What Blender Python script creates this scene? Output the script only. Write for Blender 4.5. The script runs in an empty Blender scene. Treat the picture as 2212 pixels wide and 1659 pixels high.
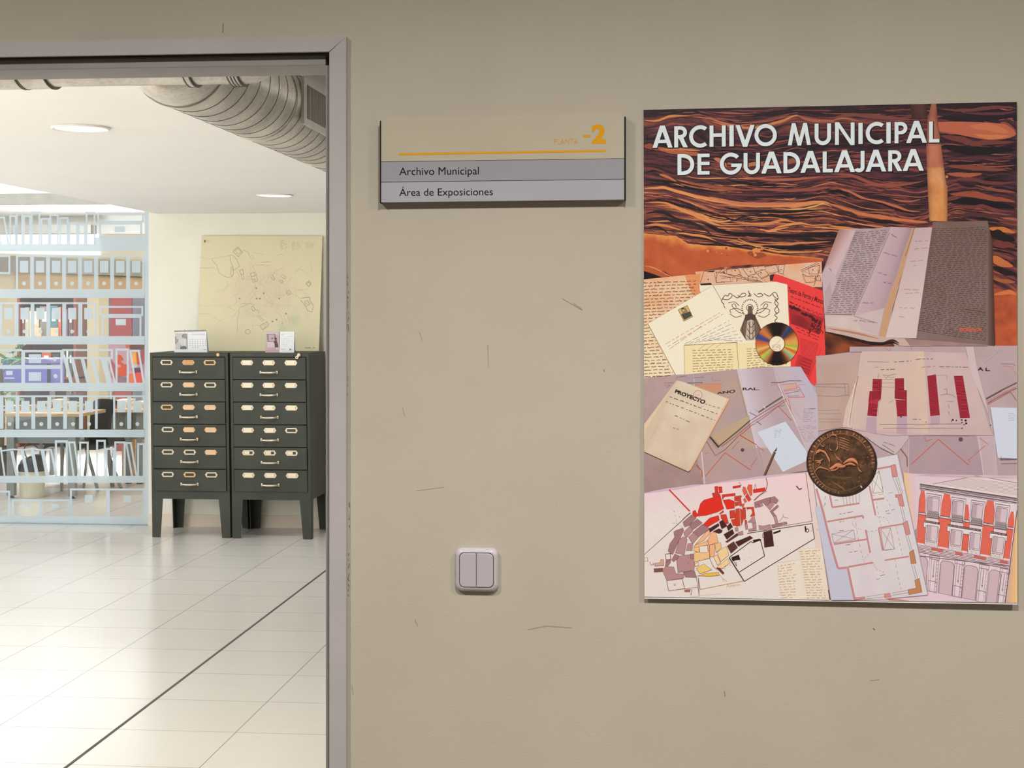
import bpy, bmesh, math, random
import numpy as np
from mathutils import Vector, Matrix, noise as mnoise

# ------------------------------------------------------------------ camera, world, light, exposure
scene = bpy.context.scene
COL = scene.collection
F = 3400.0                       # focal length in pixels of the 2212 px wide frame
TH = math.atan(334.0 / F)        # the camera is turned a little to the left of the wall's normal
CS, SN = math.cos(TH), math.sin(TH)
CAMZ, HOR, UC = 1.56, 675.0, 1106.0

cam_d = bpy.data.cameras.new('camera')
cam = bpy.data.objects.new('camera', cam_d)
COL.objects.link(cam)
cam.location = (0, 0, CAMZ)
cam.rotation_euler = (math.pi / 2, 0, TH)
cam_d.sensor_width = 36.0
cam_d.lens = 36.0 * F / 2212.0
cam_d.shift_y = -(829.5 - HOR) / 2212.0
cam_d.clip_start = 0.05
cam_d.clip_end = 200
scene.camera = cam

vs = scene.view_settings
vs.view_transform = 'Standard'
vs.look = 'None'
vs.gamma = 1.0
vs.exposure = 0.0
vs.use_curve_mapping = False
try:
    scene.cycles.max_bounces = 10
    scene.cycles.diffuse_bounces = 5
    scene.cycles.transparent_max_bounces = 16
    scene.cycles.use_denoising = True
    scene.cycles.sample_clamp_indirect = 6.0
    scene.cycles.blur_glossy = 1.0
except Exception:
    pass

world = bpy.data.worlds.new('world')
scene.world = world
world.use_nodes = True
bg = world.node_tree.nodes['Background']
bg.inputs[0].default_value = (0.85, 0.92, 1.0, 1)
bg.inputs[1].default_value = 0.25


def lamp(name, kind, loc, energy, size=0.3, color=(1, 1, 1), rot=(0, 0, 0), size_y=None, spread=None, shape=None):
    d = bpy.data.lights.new(name, kind)
    d.energy = energy
    d.color = color
    if kind == 'AREA':
        d.shape = shape or ('RECTANGLE' if size_y else 'DISK')
        d.size = size
        if size_y:
            d.size_y = size_y
        if spread:
            d.spread = spread
    else:
        d.shadow_soft_size = size
    o = bpy.data.objects.new(name, d)
    o.location = loc
    o.rotation_euler = rot
    COL.objects.link(o)
    return o


NEUT = (1.0, 0.985, 0.965)
COOL = (0.93, 0.975, 1.0)
WHITE = (0.94, 0.975, 1.0)
# hall in front of the wall: recessed ceiling lamps
for i, x in enumerate((-1.55, 0.05, 1.65)):
    lamp('hall_lamp', 'AREA', (x, 1.25, 2.86), 41, 0.2, NEUT, spread=math.radians(152))
# room behind the door: ceiling lamps, then added fill lights out of view
for (x, y, p) in ((-2.55, 5.95, 15), (-2.55, 9.35, 18), (-0.2, 6.0, 4)):
    lamp('room_lamp', 'AREA', (x, y, 2.265), p, 0.2, WHITE)
lamp('room_lamp', 'AREA', (-5.2, 7.2, 2.70), 22, 0.6, COOL, size_y=4.0)
lamp('side_fill', 'AREA', (-6.9, 6.8, 1.3), 128, 6.0, COOL, rot=(math.radians(90), 0, math.radians(-90)), size_y=1.8)  # added fill for ceiling and floor; the side wall has no window
lamp('entrance_fill', 'AREA', (0.5, 3.12, 1.0), 12, 1.2, WHITE, rot=(math.radians(115), 0, math.radians(180)), size_y=1.0)  # added fill behind the hall wall, no fixture there
lamp('entrance_fill', 'AREA', (-3.3, 3.12, 1.3), 134, 2.6, WHITE, rot=(math.radians(90), 0, math.radians(180)), size_y=1.6)  # added fill from the front left for cabinets and back wall
# office beyond the glass
lamp('office_lamp', 'AREA', (-5.8, 13.0, 2.70), 20, 0.6, COOL, size_y=2.0)
lamp('office_floor_fill', 'AREA', (-6.2, 15.3, 2.72), 105, 1.5, COOL, size_y=1.2, spread=math.radians(60))  # added to brighten the far office floor; the ceiling has no opening
lamp('office_ceiling_fill', 'AREA', (-6.9, 17.0, 1.9), 90, 0.5, COOL, rot=(math.radians(180), 0, 0), size_y=1.6)  # added upward fill for the office ceiling, no fixture there
lamp('daylight', 'AREA', (-9.7, 15.4, 1.3), 60, 3.0, (0.86, 0.94, 1.0), rot=(math.radians(90), 0, math.radians(-90)), size_y=2.2)


# ------------------------------------------------------------------ pixel -> place helpers
def W(u, v, Y):
    """point of the plane y = Y that the photograph shows at pixel (u, v)"""
    a = (u - UC) / F
    X = Y * (a * CS - SN) / (CS + a * SN)
    dep = -X * SN + Y * CS
    return Vector((X, Y, CAMZ + (HOR - v) * dep / F))


def GF(u, v, Z=0.0):
    """point of the level z = Z at pixel (u, v)"""
    dep = (CAMZ - Z) * F / (v - HOR)
    a = (u - UC) / F
    return Vector((a * dep * CS - dep * SN, a * dep * SN + dep * CS, Z))


def lin(c):
    r = []
    for x in c[:3]:
        x = x / 255.0
        r.append(x / 12.92 if x <= 0.04045 else ((x + 0.055) / 1.055) ** 2.4)
    return tuple(r)


# ------------------------------------------------------------------ materials
MATS = {}


def nodes_of(name):
    m = bpy.data.materials.new(name)
    m.use_nodes = True
    nt = m.node_tree
    return m, nt, nt.nodes, nt.links, nt.nodes['Principled BSDF']


def mat(name, c, rough=0.6, metal=0.0, var=0.06, scale=14.0, bump=0.0, bscale=120.0, spec=0.5, emit=None, es=0.0, stretch=None):
    if name in MATS:
        return MATS[name]
    m, nt, N, L, P = nodes_of(name)
    base = lin(c)
    tc = N.new('ShaderNodeTexCoord')
    src = tc.outputs['Object']
    if stretch:
        mp = N.new('ShaderNodeMapping')
        mp.inputs['Scale'].default_value = stretch
        L.new(src, mp.inputs[0])
        src = mp.outputs[0]
    nz = N.new('ShaderNodeTexNoise')
    nz.inputs['Scale'].default_value = scale
    nz.inputs['Detail'].default_value = 4
    L.new(src, nz.inputs['Vector'])
    rp = N.new('ShaderNodeValToRGB')
    rp.color_ramp.elements[0].position = 0.3
    rp.color_ramp.elements[1].position = 0.7
    rp.color_ramp.elements[0].color = tuple(x * (1 - var) for x in base) + (1,)
    rp.color_ramp.elements[1].color = tuple(min(1, x * (1 + var)) for x in base) + (1,)
    L.new(nz.outputs['Fac'], rp.inputs[0])
    L.new(rp.outputs[0], P.inputs['Base Color'])
    P.inputs['Roughness'].default_value = rough
    P.inputs['Metallic'].default_value = metal
    P.inputs['Specular IOR Level'].default_value = spec
    if bump:
        b2 = N.new('ShaderNodeTexNoise')
        b2.inputs['Scale'].default_value = bscale
        b2.inputs['Detail'].default_value = 5
        L.new(src, b2.inputs['Vector'])
        bp = N.new('ShaderNodeBump')
        bp.inputs['Strength'].default_value = bump
        bp.inputs['Distance'].default_value = 0.004
        L.new(b2.outputs['Fac'], bp.inputs['Height'])
        L.new(bp.outputs[0], P.inputs['Normal'])
    if emit:
        P.inputs['Emission Color'].default_value = lin(emit) + (1,)
        P.inputs['Emission Strength'].default_value = es
    MATS[name] = m
    return m


def printed(name, rough=0.55, spec=0.35):
    """paper printed in the colours stored on its faces"""
    if name in MATS:
        return MATS[name]
    m, nt, N, L, P = nodes_of(name)
    at = N.new('ShaderNodeAttribute')
    at.attribute_name = 'Ink'
    nz = N.new('ShaderNodeTexNoise')
    nz.inputs['Scale'].default_value = 700
    nz.inputs['Detail'].default_value = 2
    tc = N.new('ShaderNodeTexCoord')
    L.new(tc.outputs['Object'], nz.inputs['Vector'])
    mr = N.new('ShaderNodeMapRange')
    mr.inputs['To Min'].default_value = 0.9
    mr.inputs['To Max'].default_value = 1.1
    L.new(nz.outputs['Fac'], mr.inputs['Value'])
    mx = N.new('ShaderNodeMix')
    mx.data_type = 'RGBA'
    mx.blend_type = 'MULTIPLY'
    mx.inputs['Factor'].default_value = 1.0
    L.new(at.outputs['Color'], mx.inputs['A'])
    L.new(mr.outputs[0], mx.inputs['B'])
    L.new(mx.outputs['Result'], P.inputs['Base Color'])
    P.inputs['Roughness'].default_value = rough
    P.inputs['Specular IOR Level'].default_value = spec
    MATS[name] = m
    return m


def emissive(name, c, s):
    if name in MATS:
        return MATS[name]
    m, nt, N, L, P = nodes_of(name)
    P.inputs['Base Color'].default_value = (0.8, 0.8, 0.8, 1)
    P.inputs['Emission Color'].default_value = lin(c) + (1,)
    P.inputs['Emission Strength'].default_value = s
    MATS[name] = m
    return m


# ------------------------------------------------------------------ mesh helpers
class MB:
    """collects shapes and links them as one mesh object"""

    def __init__(self):
        self.bm = bmesh.new()

    def box(self, p0, p1, bevel=0.0):
        x0, y0, z0 = (min(a, b) for a, b in zip(p0, p1))
        x1, y1, z1 = (max(a, b) for a, b in zip(p0, p1))
        vs_ = [self.bm.verts.new(p) for p in ((x0, y0, z0), (x1, y0, z0), (x1, y1, z0), (x0, y1, z0),
                                              (x0, y0, z1), (x1, y0, z1), (x1, y1, z1), (x0, y1, z1))]
        fs = []
        for ids in ((3, 2, 1, 0), (4, 5, 6, 7), (0, 1, 5, 4), (1, 2, 6, 5), (2, 3, 7, 6), (3, 0, 4, 7)):
            fs.append(self.bm.faces.new([vs_[i] for i in ids]))
        if bevel:
            es = set(e for f in fs for e in f.edges)
            bmesh.ops.bevel(self.bm, geom=list(es), offset=bevel, segments=2, affect='EDGES', profile=0.6)
        return self

    def prism(self, pts, d):
        """polygon pts (3-D) pushed along vector d"""
        d = Vector(d)
        a = [self.bm.verts.new(Vector(p)) for p in pts]
        b = [self.bm.verts.new(Vector(p) + d) for p in pts]
        n = len(pts)
        self.bm.faces.new(a)
        self.bm.faces.new(b[::-1])
        for i in range(n):
            self.bm.faces.new((a[i], b[i], b[(i + 1) % n], a[(i + 1) % n]))
        return self

    def quad(self, *pts):
        self.bm.faces.new([self.bm.verts.new(Vector(p)) for p in pts])
        return self

    def lathe(self, prof, n=32, c=(0, 0, 0), axis='Z', close=True):
        """prof = [(r, h)...] turned about an axis through c"""
        c = Vector(c)
        rings = []
        for r, h in prof:
            ring = []
            for i in range(n):
                a = 2 * math.pi * i / n
                x, y = r * math.cos(a), r * math.sin(a)
                p = {'Z': (x, y, h), 'Y': (x, h, y), 'X': (h, x, y)}[axis]
                ring.append(self.bm.verts.new(c + Vector(p)))
            rings.append(ring)
        for a, b in zip(rings, rings[1:]):
            for i in range(n):
                j = (i + 1) % n
                self.bm.faces.new((a[i], a[j], b[j], b[i]))
        if close:
            self.bm.faces.new(rings[0][::-1])
            self.bm.faces.new(rings[-1])
        return self

    def tube(self, pts, r, n=8, caps=True):
        pts = [Vector(p) for p in pts]
        rs = r if isinstance(r, (list, tuple)) else [r] * len(pts)
        rings = []
        prev = None
        for i, p in enumerate(pts):
            t = (pts[min(i + 1, len(pts) - 1)] - pts[max(i - 1, 0)]).normalized()
            if prev is None:
                up = Vector((0, 0, 1)) if abs(t.z) < 0.9 else Vector((1, 0, 0))
                a = t.cross(up).normalized()
            else:
                a = (prev - t * prev.dot(t)).normalized()
            prev = a
            b = t.cross(a)
            rings.append([self.bm.verts.new(p + (a * math.cos(2 * math.pi * k / n) + b * math.sin(2 * math.pi * k / n)) * rs[i]) for k in range(n)])
        for a, b in zip(rings, rings[1:]):
            for k in range(n):
                j = (k + 1) % n
                self.bm.faces.new((a[k], a[j], b[j], b[k]))
        if caps:
            self.bm.faces.new(rings[0][::-1])
            self.bm.faces.new(rings[-1])
        return self

    def build(self, name, m, parent=None, smooth=False, loc=None):
        bmesh.ops.recalc_face_normals(self.bm, faces=self.bm.faces)
        me = bpy.data.meshes.new(name)
        self.bm.to_mesh(me)
        self.bm.free()
        if smooth:
            me.polygons.foreach_set('use_smooth', [True] * len(me.polygons))
            try:
                me.set_sharp_from_angle(angle=math.radians(40))
            except Exception:
                pass
        me.materials.append(m)
        o = bpy.data.objects.new(name, me)
        COL.objects.link(o)
        if parent is not None:
            o.parent = parent
            o.matrix_parent_inverse = Matrix.Translation(-parent.location)
        return o


def empty(name, loc, label=None, cat=None, group=None, kind=None):
    o = bpy.data.objects.new(name, None)
    o.empty_display_size = 0.1
    o.location = loc
    COL.objects.link(o)
    tag(o, label, cat, group, kind)
    return o


def tag(o, label=None, cat=None, group=None, kind=None):
    if label:
        o['label'] = label
    if cat:
        o['category'] = cat
    if group:
        o['group'] = group
    if kind:
        o['kind'] = kind
    return o


# ------------------------------------------------------------------ flat printed / drawn sheets
def text_tris(s, offset=0.0, shear=0.0):
    cu = bpy.data.curves.new('lettering', 'FONT')
    cu.body = s
    cu.offset = offset
    cu.shear = shear
    cu.resolution_u = 4
    ob = bpy.data.objects.new('lettering', cu)
    COL.objects.link(ob)
    dg = bpy.context.evaluated_depsgraph_get()
    dg.update()
    me = bpy.data.meshes.new_from_object(ob.evaluated_get(dg))
    V = np.array([v.co[:2] for v in me.vertices], dtype=float)
    P = [tuple(p.vertices) for p in me.polygons]
    COL.objects.unlink(ob)
    bpy.data.objects.remove(ob)
    bpy.data.curves.remove(cu)
    bpy.data.meshes.remove(me)
    return V, P


class Art:
    """ink laid on a flat sheet: every draw call sits a hair above the one before"""

    base = 0

    def __init__(self, plane, gain=1.0, step=1.2e-5):
        self.plane = plane          # function (u, v, lift) -> arrays x, y, z
        self.V, self.P, self.C = [], [], []
        self.layer = 1
        self.mods = {1: 2}
        self.G = []              # draw call of every polygon
        self.gain = gain
        self.step = step
        self.rng = random.Random(7)

    def up(self, mod=2):
        self.layer += 1
        self.mods[self.layer] = mod

    def poly(self, pts, c, same=False):
        if not same:
            self.up()
        b = len(self.V)
        self.V += [(p[0], p[1], self.layer) for p in pts]
        self.P.append(tuple(range(b, b + len(pts))))
        self.G.append(self.layer)
        self.C += [c] * len(pts)

    def rect(self, x0, y0, x1, y1, c, same=False):
        self.poly([(x0, y0), (x1, y0), (x1, y1), (x0, y1)], c, same)

    def line(self, pts, w, c, same=False, w1=None):
        if not same:
            self.up()
        n = len(pts)
        for i in range(n - 1):
            (x0, y0), (x1, y1) = pts[i][:2], pts[i + 1][:2]
            dx, dy = x1 - x0, y1 - y0
            l = math.hypot(dx, dy)
            if l < 1e-6:
                continue
            wa = w if w1 is None else w + (w1 - w) * i / (n - 1)
            wb = w if w1 is None else w + (w1 - w) * (i + 1) / (n - 1)
            nx, ny = -dy / l / 2, dx / l / 2
            self.poly([(x0 + nx * wa, y0 + ny * wa), (x1 + nx * wb, y1 + ny * wb), (x1 - nx * wb, y1 - ny * wb), (x0 - nx * wa, y0 - ny * wa)], c, True)

    def streak(self, pts, w, c, same=False):
        """curve that swells in the middle and fades to points"""
        P = smooth(pts, 5)
        if not same:
            self.up()
        n = len(P)
        top, bot = [], []
        for i, (x, y) in enumerate(P):
            t = i / (n - 1)
            h = w / 2 * math.sin(math.pi * min(1, max(0, t))) ** 0.8
            r = mnoise.noise(Vector((x * 0.045, y * 0.06, w))) * 0.7
            top.append((x, y - h * (1 + r)))
            bot.append((x, y + h * (1 - 0.6 * r)))
        for i in range(n - 1):
            self.poly([top[i], top[i + 1], bot[i + 1], bot[i]], c, True)

    def outline(self, pts, w, c):
        self.line(list(pts) + [pts[0]], w, c)

    def disc(self, x, y, r, c, ry=None, n=28):
        ry = ry or r
        self.poly([(x + r * math.cos(2 * math.pi * i / n), y + ry * math.sin(2 * math.pi * i / n)) for i in range(n)], c)

    def ring(self, x, y, r0, r1, c, a0=0, a1=360, n=40, same=False):
        if not same:
            self.up()
        for i in range(n):
            p, q = (math.radians(a0 + (a1 - a0) * k / n) for k in (i, i + 1))
            self.poly([(x + r1 * math.cos(p), y + r1 * math.sin(p)), (x + r1 * math.cos(q), y + r1 * math.sin(q)),
                       (x + r0 * math.cos(q), y + r0 * math.sin(q)), (x + r0 * math.cos(p), y + r0 * math.sin(p))], c, True)

    def patch(self, q, nx, ny, fn):
        """quad q = TL TR BR BL filled with colour fn(s, t, u, v)"""
        self.up(0)
        b = len(self.V)
        for j in range(ny + 1):
            t = j / ny
            for i in range(nx + 1):
                s = i / nx
                u = (q[0][0] * (1 - s) + q[1][0] * s) * (1 - t) + (q[3][0] * (1 - s) + q[2][0] * s) * t
                v = (q[0][1] * (1 - s) + q[1][1] * s) * (1 - t) + (q[3][1] * (1 - s) + q[2][1] * s) * t
                self.V.append((u, v, self.layer))
                self.C.append(fn(s, t, u, v))
        for j in range(ny):
            for i in range(nx):
                k = b + j * (nx + 1) + i
                self.P.append((k, k + 1, k + nx + 2, k + nx + 1))
                self.G.append(self.layer)

    def scribble(self, x0, y0, x1, y1, amp, c, w=0.8, sp=1.8, word=(4, 9), gap=2.2, bow=0.0):
        """one line of running handwriting"""
        l = math.hypot(x1 - x0, y1 - y0)
        if l < 1:
            return
        dx, dy = (x1 - x0) / l, (y1 - y0) / l
        nx, ny = -dy, dx
        R = self.rng
        s = 0.0
        while s < l:
            k = R.randint(*word)
            pts = []
            up = 1
            for i in range(k):
                if s > l:
                    break
                h = up * amp * R.uniform(0.25, 1.0) * (1.7 if R.random() < 0.12 else 1)
                up = -up
                bb = bow * math.sin(math.pi * s / l)
                pts.append((x0 + dx * s + nx * (h + bb), y0 + dy * s + ny * (h + bb)))
                s += sp * R.uniform(0.6, 1.3)
            if len(pts) > 1:
                self.line(pts, w, c, same=True)
            s += gap * R.uniform(0.6, 1.4)

    def page(self, q, rows, amp, c, w=0.8, sp=1.8, ragged=0.0, indent=0.0, **kw):
        self.up()
        R = self.rng
        for j in range(rows):
            t = (j + 0.5) / rows
            a = [q[0][k] * (1 - t) + q[3][k] * t for k in (0, 1)]
            b = [q[1][k] * (1 - t) + q[2][k] * t for k in (0, 1)]
            s0, s1 = R.uniform(0, indent), 1 - R.uniform(0, ragged)
            cc = tuple(x * R.uniform(0.88, 1.1) for x in c)
            self.scribble(a[0] + (b[0] - a[0]) * s0, a[1] + (b[1] - a[1]) * s0, a[0] + (b[0] - a[0]) * s1, a[1] + (b[1] - a[1]) * s1, amp, cc, w, sp, **kw)

    def text(self, s, q, c, offset=0.0, shear=0.0):
        """lettering fitted into quad q = TL TR BR BL (box of the inked shapes)"""
        V, P = text_tris(s, offset, shear)
        mn, mx = V.min(0), V.max(0)
        self.up(0)
        b = len(self.V)
        for x, y in V:
            a = (x - mn[0]) / (mx[0] - mn[0])
            t = 1 - (y - mn[1]) / (mx[1] - mn[1])
            u = (q[0][0] * (1 - a) + q[1][0] * a) * (1 - t) + (q[3][0] * (1 - a) + q[2][0] * a) * t
            v = (q[0][1] * (1 - a) + q[1][1] * a) * (1 - t) + (q[3][1] * (1 - a) + q[2][1] * a) * t
            self.V.append((u, v, self.layer))
            self.C.append(c)
        self.P += [tuple(i + b for i in p) for p in P]
        self.G += [self.layer] * len(P)

    def stack(self, A, cell=2.0):
        """each polygon lies just above whatever it covers"""
        u0, v0 = A[:, 0].min(), A[:, 1].min()
        I = ((A[:, 0] - u0) / cell).astype(int)
        J = ((A[:, 1] - v0) / cell).astype(int)
        H = np.full((J.max() + 2, I.max() + 2), self.base, dtype=np.int32)
        n, k = len(self.P), 0
        while k < n:
            g, e = self.G[k], k
            while e < n and self.G[e] == g:
                e += 1
            mod = self.mods.get(g, 2)
            todo = []
            if mod == 0:
                ids = np.unique(np.concatenate([np.array(p) for p in self.P[k:e]]))
                i0, i1, j0, j1 = I[ids].min(), I[ids].max() + 1, J[ids].min(), J[ids].max() + 1
                L = H[j0:j1, i0:i1].max() + 1
                A[ids, 2] = L
                todo.append((i0, i1, j0, j1, L))
            else:
                for q in range(k, e):
                    ids = list(self.P[q])
                    i0, i1, j0, j1 = I[ids].min(), I[ids].max() + 1, J[ids].min(), J[ids].max() + 1
                    L = H[j0:j1, i0:i1].max() + 1 + (q - k) % mod
                    A[ids, 2] = L
                    todo.append((i0, i1, j0, j1, L))
            for i0, i1, j0, j1, L in todo:
                H[j0:j1, i0:i1] = np.maximum(H[j0:j1, i0:i1], L)
            k = e
        self.top = int(H.max())

    def build(self, name, m, parent=None):
        A = np.array(self.V, dtype=float)
        self.stack(A)
        x, y, z = self.plane(A[:, 0], A[:, 1], A[:, 2] * self.step)
        me = bpy.data.meshes.new(name)
        me.from_pydata(np.stack([x, y, z], 1).tolist(), [], self.P)
        at = me.color_attributes.new('Ink', 'FLOAT_COLOR', 'POINT')
        C = np.array(self.C, dtype=float)[:, :3].clip(0, 255) / 255.0
        C = np.where(C <= 0.04045, C / 12.92, ((C + 0.055) / 1.055) ** 2.4) * self.gain
        C = np.concatenate([C.clip(0, 0.95), np.ones((len(C), 1))], 1)
        at.data.foreach_set('color', C.astype(np.float32).ravel())
        me.materials.append(m)
        me.update()
        o = bpy.data.objects.new(name, me)
        COL.objects.link(o)
        if parent is not None:
            o.parent = parent
            o.matrix_parent_inverse = Matrix.Translation(-parent.location)
        return o


def plane_y(Y):
    """sheet parallel to the wall at y = Y (drawn in photograph pixels)"""
    def f(u, v, lift):
        yy = (Y(u, v) if callable(Y) else Y) - lift
        a = (u - UC) / F
        X = yy * (a * CS - SN) / (CS + a * SN)
        dep = -X * SN + yy * CS
        return X, yy, CAMZ + (HOR - v) * dep / F
    return f


def smooth(pts, k=6):
    """Catmull-Rom through pts"""
    P = [pts[0]] + list(pts) + [pts[-1]]
    out = []
    for i in range(1, len(P) - 2):
        p0, p1, p2, p3 = P[i - 1:i + 3]
        for j in range(k):
            t = j / k
            out.append(tuple(0.5 * (2 * p1[d] + (p2[d] - p0[d]) * t + (2 * p0[d] - 5 * p1[d] + 4 * p2[d] - p3[d]) * t * t
                                    + (3 * p1[d] - p0[d] - 3 * p2[d] + p3[d]) * t ** 3) for d in (0, 1)))
    out.append(tuple(pts[-1][:2]))
    return out


def lerp3(a, b, t):
    return tuple(a[i] + (b[i] - a[i]) * t for i in range(3))


def ramp(stops, t):
    if t <= stops[0][0]:
        return stops[0][1]
    for (t0, c0), (t1, c1) in zip(stops, stops[1:]):
        if t <= t1:
            return lerp3(c0, c1, (t - t0) / (t1 - t0))
    return stops[-1][1]


def fbm(x, y, z=0.0, o=4):
    s, a, f = 0.0, 0.5, 1.0
    for _ in range(o):
        s += a * mnoise.noise(Vector((x * f, y * f, z + f)))
        a *= 0.5
        f *= 2.0
    return s

# ================================================================== the setting
WALLY = 2.9            # face of the hall wall
WB = 3.02              # its back
BACK = 11.2            # far wall of the room and its glass partition
CEIL = 2.28
HC = 2.9               # ceiling of the hall

XJ = W(711, 800, WALLY - 0.012).x                 # right edge of the door opening
XL = XJ - 0.92
ZH = W(600, 113, WALLY - 0.012).z                 # head of the door opening

M_wall = mat('hall_plaster', (187, 177, 160), 0.85, var=0.03, scale=5, bump=0.13, bscale=300)
M_room = mat('room_plaster', (233, 230, 218), 0.85, var=0.02, scale=5, bump=0.12, bscale=220)
M_ceil = mat('ceiling_paint', (240, 238, 236), 0.9, var=0.015, scale=3)
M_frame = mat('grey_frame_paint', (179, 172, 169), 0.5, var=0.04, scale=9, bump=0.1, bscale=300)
M_stop = mat('dark_seal', (40, 36, 36), 0.6)


def tiled_floor():
    m, nt, N, L, P = nodes_of('floor_tiles')
    tc = N.new('ShaderNodeTexCoord')
    sp = N.new('ShaderNodeSeparateXYZ')
    L.new(tc.outputs['Object'], sp.inputs[0])

    def math_(op, a, b=None):
        n = N.new('ShaderNodeMath')
        n.operation = op
        for i, v in enumerate((a, b)):
            if v is None:
                continue
            if isinstance(v, (int, float)):
                n.inputs[i].default_value = v
            else:
                L.new(v, n.inputs[i])
        return n.outputs[0]

    masks = []
    ids = []
    for ax, off, size in (('X', -2.05, 0.457), ('Y', 5.258, 0.461)):
        t = math_('DIVIDE', math_('SUBTRACT', sp.outputs[ax], off), size)
        ids.append(math_('FLOOR', t))
        fr = math_('ABSOLUTE', math_('SUBTRACT', math_('FRACT', math_('ADD', t, 0.5)), 0.5))
        masks.append(math_('LESS_THAN', math_('MULTIPLY', fr, size), 0.0016))
    g = math_('MAXIMUM', masks[0], masks[1])
    cmb = N.new('ShaderNodeCombineXYZ')
    L.new(ids[0], cmb.inputs[0])
    L.new(ids[1], cmb.inputs[1])
    wn = N.new('ShaderNodeTexWhiteNoise')
    wn.noise_dimensions = '2D'
    L.new(cmb.outputs[0], wn.inputs['Vector'])
    mp = N.new('ShaderNodeMapping')
    mp.inputs['Scale'].default_value = (1.2, 14, 1)
    L.new(tc.outputs['Object'], mp.inputs[0])
    nz = N.new('ShaderNodeTexNoise')
    nz.inputs['Scale'].default_value = 2.4
    nz.inputs['Detail'].default_value = 6
    L.new(mp.outputs[0], nz.inputs['Vector'])
    v = math_('ADD', math_('MULTIPLY', wn.outputs['Value'], 0.25), math_('MULTIPLY', nz.outputs['Fac'], 0.75))
    rp = N.new('ShaderNodeValToRGB')
    rp.color_ramp.elements[0].position = 0.2
    rp.color_ramp.elements[1].position = 0.8
    rp.color_ramp.elements[0].color = lin((213, 208, 201)) + (1,)
    rp.color_ramp.elements[1].color = lin((219, 214, 207)) + (1,)
    L.new(v, rp.inputs[0])
    mx = N.new('ShaderNodeMix')
    mx.data_type = 'RGBA'
    L.new(g, mx.inputs['Factor'])
    L.new(rp.outputs[0], mx.inputs['A'])
    mx.inputs['B'].default_value = lin((126, 118, 110)) + (1,)
    L.new(mx.outputs['Result'], P.inputs['Base Color'])
    P.inputs['Roughness'].default_value = 0.2
    P.inputs['Specular IOR Level'].default_value = 0.5
    bp = N.new('ShaderNodeBump')
    bp.inputs['Strength'].default_value = 0.03
    L.new(nz.outputs['Fac'], bp.inputs['Height'])
    L.new(bp.outputs[0], P.inputs['Normal'])
    return m


fl = MB()
fl.quad((-11, 2.96, 0), (4, 2.96, 0), (4, 21, 0), (-11, 21, 0))
tag(fl.build('floor', tiled_floor()), kind='structure')
tag(MB().box((-2.056, 3.05, 0.0002), (-2.044, BACK, 0.0012)).build('trim_1', mat('joint_rubber', (66, 60, 60), 0.7)), kind='structure')

fh = MB()
fh.quad((-4.6, -3.6, 0), (3.3, -3.6, 0), (3.3, 2.96, 0), (-4.6, 2.96, 0))
tag(fh.build('floor.001', mat('hall_floor_stone', (120, 114, 106), 0.45, var=0.08, scale=4)), kind='structure')
# hall wall: one slab with the door opening cut out
wb = MB()
wb.box((-4.5, WALLY, 0), (XL, WB, HC))
wb.box((XJ, WALLY, 0), (3.2, WB, HC))
wb.box((XL, WALLY, ZH), (XJ, WB, HC))
wall_front = tag(wb.build('wall_front', M_wall), kind='structure')

# hairline cracks and scuffs of the wall paint
ca = Art(plane_y(WALLY - 0.0004))
ck, cl = (120, 106, 88), (206, 196, 178)
R_ = random.Random(4)
for (x, y0, y1) in ((752, 590, 720), (750, 735, 860), (755, 1085, 1160), (753, 1195, 1290)):
    pts = [(x + R_.uniform(-1.4, 1.4), y) for y in np.arange(y0, y1, 5.5)]
    for i in range(len(pts) - 1):
        if R_.random() < 0.62:
            ca.line(pts[i:i + 2], R_.uniform(0.7, 1.6), ck, True)
for pts, w, c in (([(482, 50), (481, 71)], 1.2, (110, 95, 75)), ([(1215, 645), (1240, 660), (1258, 670)], 1.1, (150, 137, 115)),
                  ([(1239, 655), (1257, 668)], 2.0, (160, 148, 126)), ([(1054, 745), (1055, 792)], 1.2, (160, 148, 128)),
                  ([(1886, 1357), (1890, 1361)], 1.6, (95, 85, 72)), ([(1303, 797), (1306, 803)], 1.8, (150, 138, 118)),
                  ([(896, 1338), (902, 1352)], 1.3, (150, 138, 120)), ([(1140, 1360), (1180, 1352), (1235, 1356)], 1.8, (168, 155, 134)),
                  ([(1565, 1492), (1566, 1505)], 1.4, (130, 118, 100)), ([(1880, 1470), (1900, 1468)], 1.5, (168, 155, 134)),
                  ([(905, 715), (912, 735)], 1.2, (165, 152, 132)), ([(870, 880), (874, 900)], 1.2, (165, 152, 132)),
                  ([(760, 1480), (763, 1500)], 1.4, (165, 150, 130)), ([(900, 1060), (960, 1052)], 1.2, (172, 160, 140))):
    ca.line(pts, w, c)
o = ca.build('paint_crack', printed('crack_ink', 0.9))
o.parent = wall_front

# other walls, ceilings
tag(MB().box((-4.5, -3.6, 0), (3.2, -3.5, HC)).build('wall_rear', M_wall), kind='structure')
tag(MB().box((3.2, -3.6, 0), (3.3, WB, HC)).build('wall_right', M_wall), kind='structure')
tag(MB().box((-4.6, -3.6, 0), (-4.5, WALLY, HC)).build('wall_left', M_wall), kind='structure')
tag(MB().box((-4.6, -3.6, HC), (3.3, WB, HC + 0.1)).build('ceiling', M_ceil), kind='structure')

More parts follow.
